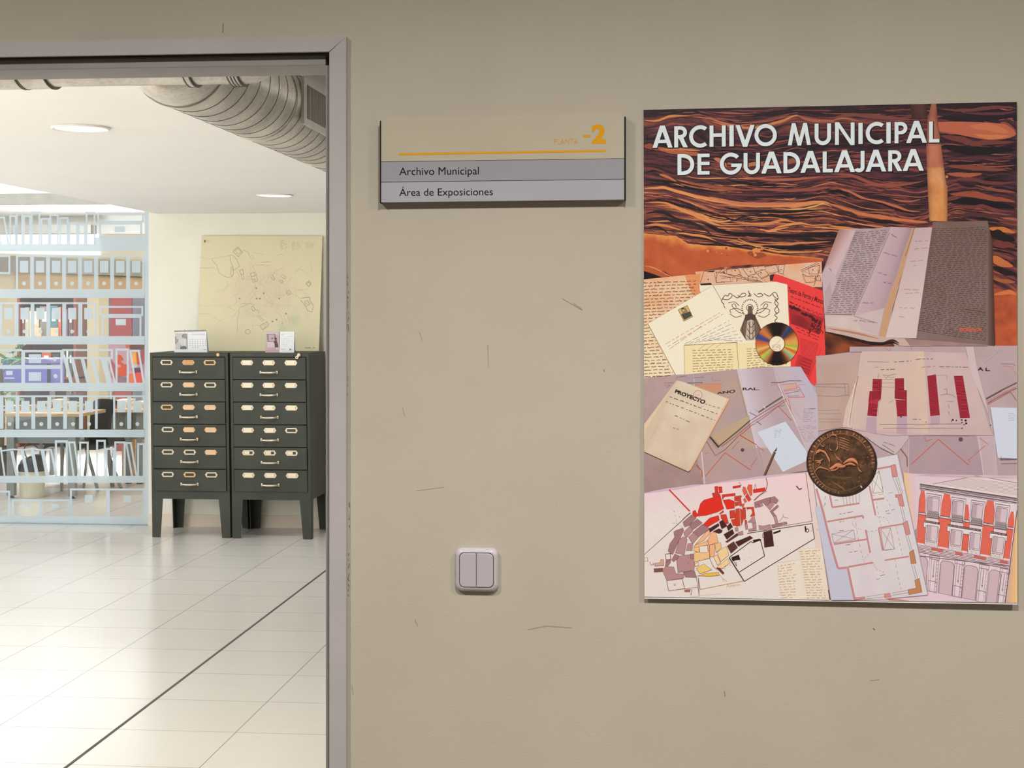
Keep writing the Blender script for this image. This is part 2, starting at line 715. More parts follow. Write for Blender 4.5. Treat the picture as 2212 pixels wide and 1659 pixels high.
XG = W(321, 800, BACK).x           # right end of the glass partition
SOF = -3.70                        # edge of the low ceiling
tag(MB().box((XG, BACK, 0), (3.0, BACK + 0.1, CEIL + 0.6)).build('wall_back', M_room), kind='structure')
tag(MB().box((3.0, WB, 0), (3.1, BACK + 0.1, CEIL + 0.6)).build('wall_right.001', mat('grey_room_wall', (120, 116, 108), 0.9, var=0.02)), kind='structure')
tag(MB().box((-7.1, WB, 0), (-7.0, BACK, 2.9)).build('wall_left.001', M_room), kind='structure')
tag(MB().box((-7.1, WB - 0.06, 0), (-4.6, WB, 2.9)).build('wall_front.001', M_room), kind='structure')
tag(MB().box((SOF, WB, CEIL), (3.0, BACK, CEIL + 0.5)).build('ceiling.001', M_ceil), kind='structure')
tag(MB().box((-11, WB - 0.06, 2.80), (SOF, 21, 2.9)).build('ceiling.002', M_ceil), kind='structure')
M_base = mat('skirting_tile', (226, 212, 198), 0.35, var=0.03)
tag(MB().box((XG, BACK - 0.012, 0), (2.98, BACK - 0.0005, W(450, 1112, BACK - 0.012).z)).build('baseboard_back', M_base), kind='structure')

# door frame
d1 = tag(empty('door_1', (XJ, WALLY, 0)), kind='structure')
XO = W(748, 800, WALLY - 0.012).x
ZO = W(650, 80, WALLY - 0.012).z
cs = MB()
cs.box((XJ, WALLY - 0.012, 0), (XO, WALLY + 0.02, ZH), 0.002)
cs.prism([(XJ, WALLY - 0.012, ZH), (XO, WALLY - 0.012, ZO), (XL - (XO - XJ), WALLY - 0.012, ZO), (XL, WALLY - 0.012, ZH)], (0, 0.03, 0))
cs.prism([(XJ, WALLY - 0.012, ZH - 0.002), (XO, WALLY - 0.012, ZH - 0.002), (XO, WALLY - 0.012, ZO)], (0, 0.03, 0))
cs.box((XL - (XO - XJ), WALLY - 0.012, 0), (XL, WALLY + 0.02, ZH), 0.002)
cs.build('casing', M_frame, d1)
rv = MB()
YS = 2.91
XS = W(703.5, 800, YS).x
ZS = W(600, 142.5, YS).z
rv.box((XS, YS, 0), (XJ + 0.012, WB + 0.012, ZS), 0.0015)
rv.box((XL - 0.012, YS, 0), (XL + (XJ - XS), WB + 0.012, ZS), 0.0015)
rv.box((XL + (XJ - XS) + 0.0002, YS, ZS), (XS - 0.0002, WB + 0.012, ZH + 0.012), 0.0015)
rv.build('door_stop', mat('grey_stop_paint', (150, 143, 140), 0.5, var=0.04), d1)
sl = MB()
sl.box((XL, YS - 0.012, ZH - 0.004), (XJ - 0.001, YS - 0.0005, ZH - 0.0003))
sl.box((XJ - 0.002, YS - 0.012, 0), (XJ - 0.0005, YS - 0.0005, ZH - 0.004))
sl.build('rubber_seal', M_stop, d1)

# ================================================================== things on the hall wall
# directory sign
SY = 2.882
sg = empty('directory_sign', W(1086, 345, WALLY), 'long beige and grey floor sign with yellow bar on the hall wall', 'sign')
M_cream = mat('sign_cream', (186, 175, 152), 0.5, var=0.02)
M_grey = mat('sign_grey', (154, 151, 156), 0.45, var=0.02)
M_grey2 = mat('sign_light_grey', (171, 168, 175), 0.45, var=0.02)
M_black = mat('black_plastic', (14, 13, 14), 0.5, spec=0.2)


def slab(px, y0, y1):
    f = [W(u, v, y0) for u, v in px]
    b = [Vector((p.x, y1, p.z)) for p in f]
    m_ = MB()
    A = [m_.bm.verts.new(p) for p in f]
    B = [m_.bm.verts.new(p) for p in b]
    n = len(A)
    m_.bm.faces.new(A)
    m_.bm.faces.new(B[::-1])
    for i in range(n):
        m_.bm.faces.new((A[i], B[i], B[(i + 1) % n], A[(i + 1) % n]))
    return m_


def sgv(t):      # left / right v of the sign's horizontal joints
    return t
slab([(823, 261), (1348.5, 252.5), (1348.5, 342), (823, 349)], SY, WALLY - 0.0005).build('header_panel', M_cream, sg)
slab([(823, 350), (1348.5, 343), (1348.5, 386.5), (823, 393)], SY, WALLY - 0.0005).build('name_panel', M_grey, sg)
slab([(823, 394.2), (1348.5, 387.7), (1348.5, 431), (823, 437)], SY, WALLY - 0.0005).build('name_panel', M_grey2, sg)
ec = slab([(820.5, 261), (823, 261), (823, 438.5), (820.5, 438.5)], SY - 0.001, WALLY - 0.0005)
ec.build('end_cap', M_black, sg)
ec = slab([(1348.5, 251.8), (1351.6, 251.8), (1351.6, 432), (1348.5, 432)], SY - 0.001, WALLY - 0.0005)
ec.build('end_cap', M_black, sg)
slab([(823, 348.6), (1348.5, 341.6), (1348.5, 343.2), (823, 350.2)], SY + 0.001, WALLY - 0.0006).build('joint', M_black, sg)
slab([(823, 392.6), (1348.5, 386.1), (1348.5, 388), (823, 394.6)], SY + 0.001, WALLY - 0.0006).build('joint', M_black, sg)
sa = Art(plane_y(SY - 0.0003))
ink, yel = (24, 21, 22), (226, 158, 28)


def tq(u0, u1, v0, v1, sl):
    return [(u0, v0), (u1, v0 + sl * (u1 - u0)), (u1, v1 + sl * (u1 - u0)), (u0, v1)]
sa.text('Archivo Municipal', tq(862.5, 1034.5, 362, 383.8, -0.009), ink)
sa.text('\u00c1rea de Exposiciones', tq(862.5, 1064.5, 403.3, 428.6, -0.009), ink)
sa.text('PLANTA', tq(1197, 1248.5, 300, 311.6, -0.012), yel, offset=-0.012)
sa.rect(1259.5, 291.5, 1276, 296.4, yel)
sa.text('2', tq(1278, 1309, 268.8, 310.5, -0.012), yel, offset=0.045)
sa.poly([(861, 331), (1308, 323.6), (1308, 327.8), (861, 335.4)], yel)
sa.build('lettering', printed('sign_ink', 0.7, 0.08), sg)

# light switch
sw = empty('light_switch', W(1031, 1229, WALLY), 'white double rocker light switch on the hall wall', 'switch')
M_sw = mat('switch_plastic', (196, 187, 190), 0.32, var=0.01)
M_sw2 = mat('switch_rocker_plastic', (188, 179, 182), 0.3, var=0.01)


def rrect(cx, cz, hw, hh, r, n=8):
    pts = []
    for (sx, sz, a0) in ((1, 1, 0), (-1, 1, 90), (-1, -1, 180), (1, -1, 270)):
        for i in range(n + 1):
            a = math.radians(a0 + 90 * i / n)
            pts.append((cx + sx * (hw - r) + r * math.cos(a), cz + sz * (hh - r) + r * math.sin(a)))
    return pts


def ring_loft(m_, loops):
    prev = None
    for (pts, y) in loops:
        cur = [m_.bm.verts.new((x, y, z)) for x, z in pts]
        if prev:
            n = len(cur)
            for i in range(n):
                m_.bm.faces.new((prev[i], prev[(i + 1) % n], cur[(i + 1) % n], cur[i]))
        prev = cur
    return prev


c = W(1030.8, 1229.5, WALLY)
H = 0.0402
fr = MB()
last = ring_loft(fr, [(rrect(c.x, c.z, H, H, 0.013), WALLY - 0.0003), (rrect(c.x, c.z, H, H, 0.013), WALLY - 0.006),
                      (rrect(c.x, c.z, H - 0.002, H - 0.002, 0.012), WALLY - 0.0095),
                      (rrect(c.x, c.z, 0.0335, 0.0335, 0.010), WALLY - 0.0125),
                      (rrect(c.x, c.z, 0.0326, 0.0326, 0.0095), WALLY - 0.0125),
                      (rrect(c.x, c.z, 0.0322, 0.0322, 0.009), WALLY - 0.0115),
                      (rrect(c.x, c.z, 0.0322, 0.0322, 0.009), WALLY - 0.006)])
fr.bm.faces.new(last)
fr.build('frame', M_sw, sw, smooth=True)
for s in (-1, 1):
    k = MB()
    full = rrect(c.x, c.z, 0.0312, 0.0312, 0.0085)
    half = [p for p in full if (p[0] - c.x) * s > 0.0004]
    half.sort(key=lambda p: math.atan2(p[1] - c.z, (p[0] - c.x) * s - 0.015))
    edge = c.x + s * 0.0004
    poly = half
    zt, zb = max(p[1] for p in poly), min(p[1] for p in poly)
    poly = [(edge, zb)] + [p for p in poly] + [(edge, zt)]
    cxm = c.x + s * 0.0156
    ins = [(cxm + (x - cxm) * 0.95, c.z + (z - c.z) * 0.965) for x, z in poly]
    lp = ring_loft(k, [(poly, WALLY - 0.005), (poly, WALLY - 0.0125), (ins, WALLY - 0.0138)])
    k.bm.faces.new(lp)
    k.build('rocker', M_sw2, sw)

# ================================================================== the room behind the door
# ventilation ducts
def galvanised():
    m, nt, N, L, P = nodes_of('galvanised_steel')
    tc = N.new('ShaderNodeTexCoord')
    vo = N.new('ShaderNodeTexVoronoi')
    vo.inputs['Scale'].default_value = 130
    L.new(tc.outputs['Object'], vo.inputs['Vector'])
    nz = N.new('ShaderNodeTexNoise')
    nz.inputs['Scale'].default_value = 7
    nz.inputs['Detail'].default_value = 3
    L.new(tc.outputs['Object'], nz.inputs['Vector'])
    ad = N.new('ShaderNodeMath')
    ad.operation = 'MULTIPLY_ADD'
    ad.inputs[1].default_value = 0.18
    sp = N.new('ShaderNodeSeparateColor')
    L.new(vo.outputs['Color'], sp.inputs[0])
    L.new(sp.outputs[0], ad.inputs[0])
    L.new(nz.outputs['Fac'], ad.inputs[2])
    rp = N.new('ShaderNodeValToRGB')
    rp.color_ramp.elements[0].position = 0.35
    rp.color_ramp.elements[1].position = 0.8
    rp.color_ramp.elements[0].color = lin((184, 180, 174)) + (1,)
    rp.color_ramp.elements[1].color = lin((232, 228, 220)) + (1,)
    L.new(ad.outputs[0], rp.inputs[0])
    L.new(rp.outputs[0], P.inputs['Base Color'])
    P.inputs['Metallic'].default_value = 0.6
    P.inputs['Roughness'].default_value = 0.36
    return m


M_duct = galvanised()
M_seam = mat('duct_seam', (104, 98, 92), 0.5, metal=0.4)
DX, DZ, DR = -1.12, 2.15, 0.115
du = empty('ventilation_duct', (DX, 3.5, DZ), 'round spiral seam metal duct running back under the ceiling behind the door head', 'duct')
MB().lathe([(0.07, 3.42), (0.09, 3.43), (0.104, 3.46), (0.112, 3.50), (DR, 3.55), (DR, 11.19)], 64, (DX, 0, DZ), 'Y').build('pipe', M_duct, du, smooth=True)
sm = MB()
y, k = 3.56, 0
while y < 11.05:
    pts = [(DX + (DR + 0.0004) * math.cos(a), y + 0.093 * a / (2 * math.pi), DZ + (DR + 0.0004) * math.sin(a)) for a in np.linspace(0, 2 * math.pi, 49)]
    sm.tube(pts, 0.0010, 5)
    y += 0.093
sm.build('spiral_seam', M_seam, du, smooth=True)
for yy, w in ((3.555, 0.012), (4.245, 0.022), (5.0, 0.016), (7.4, 0.016), (9.6, 0.016)):
    MB().lathe([(DR, yy - w), (DR + 0.003, yy - w), (DR + 0.003, yy + w), (DR, yy + w)], 64, (DX, 0, DZ), 'Y', close=False).build('coupling', M_duct, du, smooth=True)
gr = MB()
gx = DX + DR + 0.003
g0, g1 = 4.27, 4.80
gr.box((gx - 0.003, g0, DZ - 0.068), (gx + 0.006, g0 + 0.03, DZ + 0.062))
gr.box((gx - 0.003, g1 - 0.03, DZ - 0.068), (gx + 0.006, g1, DZ + 0.062))
gr.box((gx - 0.003, g0 + 0.0302, DZ + 0.045), (gx + 0.006, g1 - 0.0302, DZ + 0.062))
gr.box((gx - 0.003, g0 + 0.0302, DZ - 0.068), (gx + 0.006, g1 - 0.0302, DZ - 0.050))
grille = gr.build('grille', mat('grille_metal', (188, 182, 174), 0.4, metal=0.3), du)
sb = MB()
for i in range(30):
    yy = g0 + 0.036 + i * 0.0155
    sb.box((gx - 0.001, yy, DZ - 0.0498), (gx + 0.004, yy + 0.007, DZ + 0.0448))
sb.build('slats', mat('grille_slat', (150, 146, 140), 0.4, metal=0.3), grille)
MB().box((gx - 0.0028, g0 + 0.0304, DZ - 0.0498), (gx - 0.0012, g1 - 0.0304, DZ + 0.0448)).build('grille_shade_plate', mat('grille_shade', (28, 27, 26), 0.9), grille)  # solid dark plate, its colour stands for shade behind the slats

CX, CY, CZ, CR = 0, 3.40, 2.163, 0.098
dd = du
xe_ = W(528, 160, CY).x
MB().lathe([(CR, -2.6), (CR, xe_), (CR * 0.97, xe_ + 0.025), (CR * 0.86, xe_ + 0.05), (CR * 0.66, xe_ + 0.07), (CR * 0.3, xe_ + 0.082)], 64, (0, CY, CZ), 'X').build('cross_pipe', M_duct, dd, smooth=True)
for u0, u1 in ((-60, 32), (36, 95), (395, 408), (490, 512)):
    x0, x1 = W(u0, 160, CY - 0.05).x, W(u1, 160, CY - 0.05).x
    cp = MB().lathe([(CR, x0), (CR + 0.005, x0 + 0.001), (CR + 0.005, x1 - 0.001), (CR, x1)], 64, (0, CY, CZ), 'X', close=False).build('coupling', M_duct, dd, smooth=True)
    for xx in ((x0, x1) if u0 != 490 else np.linspace(x0, x1, 4)):
        MB().lathe([(CR, xx - 0.0015), (CR + 0.0065, xx - 0.0012), (CR + 0.0065, xx + 0.0012), (CR, xx + 0.0015)], 64, (0, CY, CZ), 'X', close=False).build('bead', M_seam, cp, smooth=True)

# recessed ceiling lights
M_lit = emissive('lit_diffuser', (255, 252, 246), 3.0)
M_rim = mat('white_rim', (236, 232, 226), 0.4)
for (u, v, lb) in ((174, 275, 'larger round ceiling light nearer the door'), (594, 421, 'smaller round ceiling light farther back above the cabinets')):
    p = GF(u, v, CEIL)
    e = empty('ceiling_light', (p.x, p.y, CEIL), lb, 'ceiling light', 'round recessed ceiling lights')
    MB().lathe([(0.098, -0.001), (0.112, -0.001), (0.112, -0.006), (0.106, -0.009), (0.098, -0.006), (0.098, -0.001)], 48, (p.x, p.y, CEIL), 'Z', close=False).build('rim', M_rim, e, smooth=True)
    MB().lathe([(0.099, -0.0035), (0.099, -0.0005)], 48, (p.x, p.y, CEIL)).build('diffuser', M_lit, e)

# ------------------------------------------------------------------ card index cabinets
M_cab = mat('cabinet_green_paint', (62, 64, 57), 0.55, spec=0.25, var=0.12, scale=6, bump=0.08, bscale=90)
M_cabd = mat('cabinet_gap_shade', (26, 27, 25), 0.8)
M_nick = mat('aged_nickel', (196, 186, 168), 0.35, metal=0.75, var=0.12, scale=60)
M_brass = mat('aged_brass', (196, 164, 124), 0.38, metal=0.7, var=0.15, scale=60)
M_cardw = mat('white_card', (226, 214, 190), 0.8, var=0.02)
M_cardt = mat('tan_card', (214, 180, 146), 0.8, var=0.05, scale=60)
M_cardb = mat('browned_card', (196, 150, 110), 0.8, var=0.08, scale=60)
FRONT, REAR = 10.63, 11.15
PX = 0.003206


def shear_x(mb, z0=0.0, k=-0.0145):
    for v in mb.bm.verts:
        v.co.x += k * (v.co.z - 0.6)


def cab_z(v):
    return CAMZ - (v - HOR) * (FRONT * 1.0253) / F


HANDLE_C = []


def cabinet(x0, x1, tops, cards, label, key):
    e = empty('card_cabinet', ((x0 + x1) / 2, FRONT, 0), label, 'cabinet', 'green metal card cabinets')
    zt, zb, za = 1.281, 0.312, 0.268
    y0, y1 = FRONT, REAR
    b = MB()
    t = 0.018
    b.box((x0, y0, zb), (x0 + t, y1 - 0.0102, zt - 0.0282))
    b.box((x1 - t, y0, zb), (x1, y1 - 0.0102, zt - 0.0282))
    b.box((x0, y0, zt - 0.028), (x1, y1, zt), 0.002)
    b.box((x0, y1 - 0.01, zb), (x1, y1, zt - 0.0282))
    b.box((x0 + t + 0.0002, y0, zb), (x1 - t - 0.0002, y1 - 0.0102, zb + 0.012))
    shear_x(b)
    b.build('body', M_cab, e)
    b = MB()
    b.box((x0 + t, y0 + 0.012, zb + 0.005), (x1 - t, y1 - 0.01, zt - 0.025))
    shear_x(b)
    b.build('gap_shade_fill', M_cabd, e)  # solid dark block, its colour stands for shade in the drawer gaps
    b = MB()
    b.box((x0, y0, za), (x1, y0 + 0.012, zb - 0.0002))
    b.box((x0, y1 - 0.012, za), (x1, y1, zb - 0.0002))
    b.box((x0, y0 + 0.0122, za), (x0 + 0.012, y1 - 0.0122, zb - 0.0002))
    b.box((x1 - 0.012, y0 + 0.0122, za), (x1, y1 - 0.0122, zb - 0.0002))
    shear_x(b)
    b.build('apron', M_cab, e)
    wt, wb_ = 0.078, 0.058
    for sx, xe in ((1, x0), (-1, x1)):
        for sy, ye in ((1, y0), (-1, y1)):
            b = MB()
            b.prism([(xe, ye, 0), (xe + sx * wb_, ye, 0), (xe + sx * wt, ye, za - 0.0002), (xe, ye, za - 0.0002)], (0, sy * 0.006, 0))
            b.prism([(xe, ye + sy * 0.0062, 0), (xe, ye + sy * wb_, 0), (xe, ye + sy * wt, za - 0.0002), (xe, ye + sy * 0.0062, za - 0.0002)], (sx * 0.006, 0, 0))
            shear_x(b)
            b.build('leg', M_cab, e)
    n = 6
    top, bot = zt - 0.032, zb + 0.006
    pitch = (top - bot) / n
    for i in range(n):
        d1_ = top - i * pitch
        d0 = d1_ - pitch + 0.0055
        xa, xb = x0 + t + 0.003, x1 - t - 0.003
        out = 0.006 + (0.004 if (i * 7 + len(label)) % 3 == 0 else 0)
        b = MB()
        b.box((xa, y0 - out, d0), (xb, y0 + 0.02, d1_), 0.003)
        shear_x(b)
        dr = b.build('drawer', M_cab, e)
        yf = y0 - out
        for j, fx in enumerate((0.197, 0.497, 0.795)):
            cx = xa + (xb - xa) * fx + R_.uniform(-0.002, 0.002)
            cz = d0 + (d1_ - d0) * 0.765
            hw, hh = 0.045, 0.0175
            kind = cards[i][j]
            b = MB()
            # hexagonal plate with a window
            o6 = [(-hw, 0), (-hw + 0.012, hh), (hw - 0.012, hh), (hw, 0), (hw - 0.012, -hh), (-hw + 0.012, -hh)]
            i6 = [(-0.03, 0), (-0.03, 0.0095), (0.03, 0.0095), (0.03, 0), (0.03, -0.0095), (-0.03, -0.0095)]
            A = [b.bm.verts.new((cx + x, yf - 0.0035, cz + z)) for x, z in o6]
            B = [b.bm.verts.new((cx + x, yf - 0.0035, cz + z)) for x, z in i6]
            A2 = [b.bm.verts.new((cx + x, yf - 0.0001, cz + z)) for x, z in o6]
            B2 = [b.bm.verts.new((cx + x, yf - 0.0001, cz + z)) for x, z in i6]
            for q in range(6):
                r = (q + 1) % 6
                b.bm.faces.new((A[q], A[r], B[r], B[q]))
                b.bm.faces.new((A2[q], A2[r], A[r], A[q]))
                b.bm.faces.new((B[q], B[r], B2[r], B2[q]))
            for s in (-1, 1):
                b.lathe([(0.0032, yf - 0.0052), (0.0032, yf - 0.003)], 10, (cx + s * 0.0375, 0, cz), 'Y')
            shear_x(b)
            b.build('label_holder', M_brass if kind in 'tb' or (i + j) % 4 == 2 and x0 < -3.1 else M_nick, dr)
            if kind != 'e':
                b = MB()
                if kind == 'h':
                    b.box((cx - 0.029, yf - 0.0018, cz - 0.009), (cx + 0.008, yf - 0.0002, cz + 0.009))
                elif kind == 'w':
                    b.box((cx - 0.0285, yf - 0.0058, cz - 0.0145), (cx + 0.0285, yf - 0.0036, cz + 0.0145), 0.001)
                else:
                    b.box((cx - 0.034, yf - 0.0055, cz - 0.016), (cx + 0.034, yf - 0.0036, cz + 0.016), 0.001)
                shear_x(b)
                b.build('label_card', {'t': M_cardt, 'b': M_cardb}.get(kind, M_cardw), dr)
        # bow handle with square end plates
        cx, cz = xa + (xb - xa) * 0.497, d0 + (d1_ - d0) * 0.33
        b = MB()
        for s in (-1, 1):
            b.box((cx + s * 0.052, yf - 0.010, cz - 0.010), (cx + s * 0.064, yf, cz + 0.010), 0.002)
        b.tube([(cx - 0.056, yf - 0.008, cz), (cx - 0.045, yf - 0.020, cz - 0.002), (cx - 0.022, yf - 0.026, cz - 0.003), (cx, yf - 0.027, cz - 0.003),
                (cx + 0.022, yf - 0.026, cz - 0.003), (cx + 0.045, yf - 0.020, cz - 0.002), (cx + 0.056, yf - 0.008, cz)],
               [0.0055, 0.0065, 0.0075, 0.008, 0.0075, 0.0065, 0.0055], 10)
        shear_x(b)
        b.build('handle', M_nick, dr, smooth=True)
    # lock
    lx, lz = x1 - 0.068, zt - 0.014
    b = MB()
    b.lathe([(0.013, y0 - 0.001), (0.013, y0 - 0.007), (0.010, y0 - 0.010), (0.004, y0 - 0.010)], 20, (lx, 0, lz), 'Y')
    shear_x(b)
    lk = b.build('lock', M_brass if not key else M_nick, e, smooth=True)
    if key:
        b = MB()
        b.lathe([(0.0045, -0.002), (0.0105, -0.002), (0.0105, 0.002), (0.0045, 0.002), (0.0045, -0.002)], 20, (lx - 0.012, y0 - 0.018, lz - 0.016), 'Y', close=False)
        b.box((lx - 0.010, y0 - 0.019, lz - 0.012), (lx + 0.003, y0 - 0.010, lz + 0.003))
        shear_x(b)
        b.build('key', M_nick, lk)
    return e


cabinet(W(326.5, 900, FRONT).x, W(495, 900, FRONT).x, None, ['ebe', 'ete', 'ett', 'ett', 'eet', 'eee'],
        'left green metal card cabinet with empty or tan drawer labels', False)
cabinet(W(499.5, 900, FRONT).x, W(670, 900, FRONT).x, None, ['www', 'www', 'www', 'wwe', 'hhh', 'www'],
        'right green metal card cabinet with cream drawer labels and a key', True)

# small item behind the right cabinet's rear leg
b = MB()
p0 = W(704, 1143, 11.0)
b.box((p0.x, 10.98, 0.0005), (p0.x + 0.16, 11.08, 0.028), 0.004)
tag(b.build('door_wedge', mat('dark_rubber', (62, 68, 64), 0.6)), 'dark low block on the floor behind the right cabinet leg', 'wedge')

# leaning site map
MT, MBm = 11.185, 11.06


def mapY(u, v):
    return MBm + (MT - MBm) * (758.8 - v) / (758.8 - 509.0)


mp_ = empty('site_map', W(560, 758.8, MBm), 'large yellowed site map board leaning on the wall above the cabinets', 'map')
b = MB()
q = [(435.8, 509), (696.7, 509.8), (688.6, 758.6), (427.3, 758.6)]
A = [W(u, v, mapY(u, v)) for u, v in q]
for pz in A:
    pz.z = max(pz.z, 1.2815)
b.prism(A, (0, 0.008, 0))
b.build('board', mat('yellowed_board', (220, 210, 174), 0.7, var=0.03, scale=3), mp_)
ma = Art(plane_y(lambda u, v: mapY(u, v) - 0.0006), step=1.2e-5)
C8 = lambda x, y: (420 + x / 6.145, 500 + y / 6.145)


def c8(*pts):
    return [C8(x, y) for x, y in pts]


def mottle(s, t, u, v):
    n = fbm(u * 0.012, v * 0.012, 3.1)
    n2 = fbm(u * 0.03, v * 0.03, 7.7)
    m_ = math.exp(-((s - 0.55) ** 2 / 0.09 + (t - 0.5) ** 2 / 0.06))
    c_ = lerp3((222, 213, 180), (216, 202, 174), max(0, min(1, m_ + n)))
    g = max(0, n2 * 1.4) * math.exp(-((s - 0.62) ** 2 / 0.06 + (t - 0.72) ** 2 / 0.02))
    return lerp3(c_, (196, 198, 172), min(1, g * 2.2))


ma.patch([(436.3, 509.6), (696.2, 510.4), (688.1, 757.6), (427.8, 757.6)], 52, 50, mottle)
gr1, gr2, gr3 = (158, 151, 126), (186, 176, 148), (200, 188, 158)
for pts, w in ((c8((510, 265), (575, 205), (640, 270), (585, 335), (510, 265)), 1.1), (c8((535, 265), (575, 225), (620, 270), (585, 300), (560, 290), (555, 260)), 0.8),
               (c8((470, 320), (500, 310), (560, 370), (600, 460), (520, 520), (500, 440), (480, 400), (470, 320)), 0.9), (c8((490, 460), (480, 560), (500, 600), (520, 560), (505, 470)), 1.1),
               (c8((600, 520), (640, 500), (655, 560), (620, 580), (600, 520)), 1.2), (c8((620, 580), (635, 640), (660, 620), (645, 565)), 0.8),
               (c8((740, 560), (800, 540), (810, 590), (760, 600), (740, 560)), 1.2), (c8((755, 600), (775, 675), (840, 660), (820, 560)), 1.0), (c8((770, 640), (800, 630), (805, 665)), 1.2),
               (c8((230, 375), (290, 440), (330, 550), (390, 590), (440, 610), (500, 600)), 0.8), (c8((750, 1010), (780, 990), (810, 1040), (780, 1060), (760, 1020)), 1.2),
               (c8((800, 1030), (860, 1060), (850, 1090)), 0.9), (c8((570, 1330), (570, 1180), (600, 1010), (740, 955), (800, 980)), 0.7),
               (c8((840, 1120), (900, 1190), (920, 1175), (860, 1110)), 0.7), (c8((870, 1250), (960, 1200), (985, 1250), (905, 1305), (870, 1250)), 1.1),
               (c8((900, 1255), (950, 1225), (960, 1250), (915, 1285)), 0.7), (c8((1410, 885), (1530, 870), (1530, 910), (1580, 990), (1560, 1070), (1500, 1050), (1480, 1000), (1410, 910)), 1.2),
               (c8((1455, 930), (1500, 910), (1540, 960), (1490, 990), (1455, 930)), 0.9), (c8((1470, 940), (1520, 980)), 0.8), (c8((1490, 920), (1530, 965)), 0.8),
               (c8((1480, 690), (1520, 655), (1550, 690), (1520, 735), (1480, 690)), 1.4), (c8((1500, 690), (1525, 675), (1530, 705)), 1.0),
               (c8((1215, 800), (1260, 780), (1290, 820), (1245, 850), (1215, 800)), 1.0), (c8((1225, 815), (1270, 830)), 1.0),
               (c8((1010, 600), (1050, 645), (1070, 640), (1030, 570)), 1.0), (c8((1140, 590), (1200, 630), (1215, 600), (1160, 570)), 0.9), (c8((1125, 665), (1165, 690), (1180, 660), (1140, 645), (1125, 665)), 1.0),
               (c8((640, 240), (710, 270), (730, 320)), 0.7), (c8((70, 485), (250, 485)), 0.6), (c8((880, 408), (1020, 405)), 0.7), (c8((60, 1090), (210, 1095)), 0.5)):
    ma.line(pts, w, gr1)
ma.ring(*C8(707, 1332), 4.6, 5.6, gr1)
ma.ring(*C8(765, 345), 3.6, 4.2, gr2)
for i in range(70):
    x, y = R_.gauss(900, 330), R_.gauss(780, 260)
    if not (120 < x < 1560 and 250 < y < 1350):
        continue
    pts = [(x, y)]
    ang = R_.uniform(0, 6.28)
    for k in range(R_.randint(2, 6)):
        ang += R_.uniform(-0.7, 0.7)
        pts.append((pts[-1][0] + 38 * math.cos(ang), pts[-1][1] + 38 * math.sin(ang)))
    ma.line(smooth(c8(*pts), 3), 0.6, R_.choice((gr2, gr3, gr2)))
for (x, y) in ((820, 755), (825, 890), (870, 890), (600, 890), (920, 820), (1125, 890), (1035, 1195), (1090, 1170), (1215, 1090)):
    ma.poly(c8((x - 16, y - 6), (x + 4, y - 14), (x + 16, y + 6), (x - 4, y + 12)), (150, 142, 118))
ma.rect(*C8(130, 112), *C8(148, 145), (96, 92, 84))
for k, (x, y, x1, n) in enumerate(((155, 118, 250, 3), (1140, 145, 1255, 11), (1290, 145, 1440, 11), (1480, 145, 1610, 8))):
    for j in range(n):
        ma.scribble(*C8(x, y + j * 9.5), *C8(x1 - R_.uniform(0, 50), y + j * 9.5), 0.3, gr2, 0.5, 1.2)
ma.scribble(*C8(1150, 122), *C8(1190, 122), 0.7, gr1, 0.8, 1.4)
ma.scribble(*C8(1465, 1545), *C8(1615, 1545), 0.8, (110, 102, 76), 1.0, 1.6)
ma.line(c8((90, 345), (180, 370), (470, 320)), 0.9, gr3)
ma.line(c8((60, 990), (1340, 985)), 0.5, (200, 190, 158))
ma.build('drawing', printed('map_ink', 0.75), mp_)

# desk calendars
def calendar(q, yb, label, art):
    """q: TL TR BR BL pixels of the page that faces us"""
    ztop = 1.2815
    base = W((q[2][0] + q[3][0]) / 2, q[2][1], yb)
    e = empty('desk_calendar', (base.x, yb, ztop), label, 'calendar', 'desk calendars on the cabinets')
    return e


M_page = mat('calendar_paper', (218, 218, 222), 0.7, var=0.01)


def tent(e, q, y0, tilt, name='page', m=None):
    """front sheet leaning back plus a back sheet"""
    bl, br = W(q[3][0], q[3][1], y0), W(q[2][0], q[2][1], y0)
    tl, tr = W(q[0][0], q[0][1], y0 + tilt), W(q[1][0], q[1][1], y0 + tilt)
    bl.z = br.z = 1.2818
    b = MB()
    b.prism([bl, br, tr, tl], (0, 0.004, 0))
    b.build(name, m or M_page, e)
    b = MB()
    bl2, br2 = bl.copy(), br.copy()
    bl2.y = br2.y = y0 + 2 * tilt
    b.prism([bl2, br2, tr + Vector((0, 0.004, 0)), tl + Vector((0, 0.004, 0))], (0, 0.003, 0))
    b.build('stand', mat('grey_board', (186, 190, 190), 0.7), e)
    v0, v1 = q[3][1], q[0][1]
    return plane_y(lambda u, v: y0 + tilt * (v0 - v) / (v0 - v1) - 0.0008)


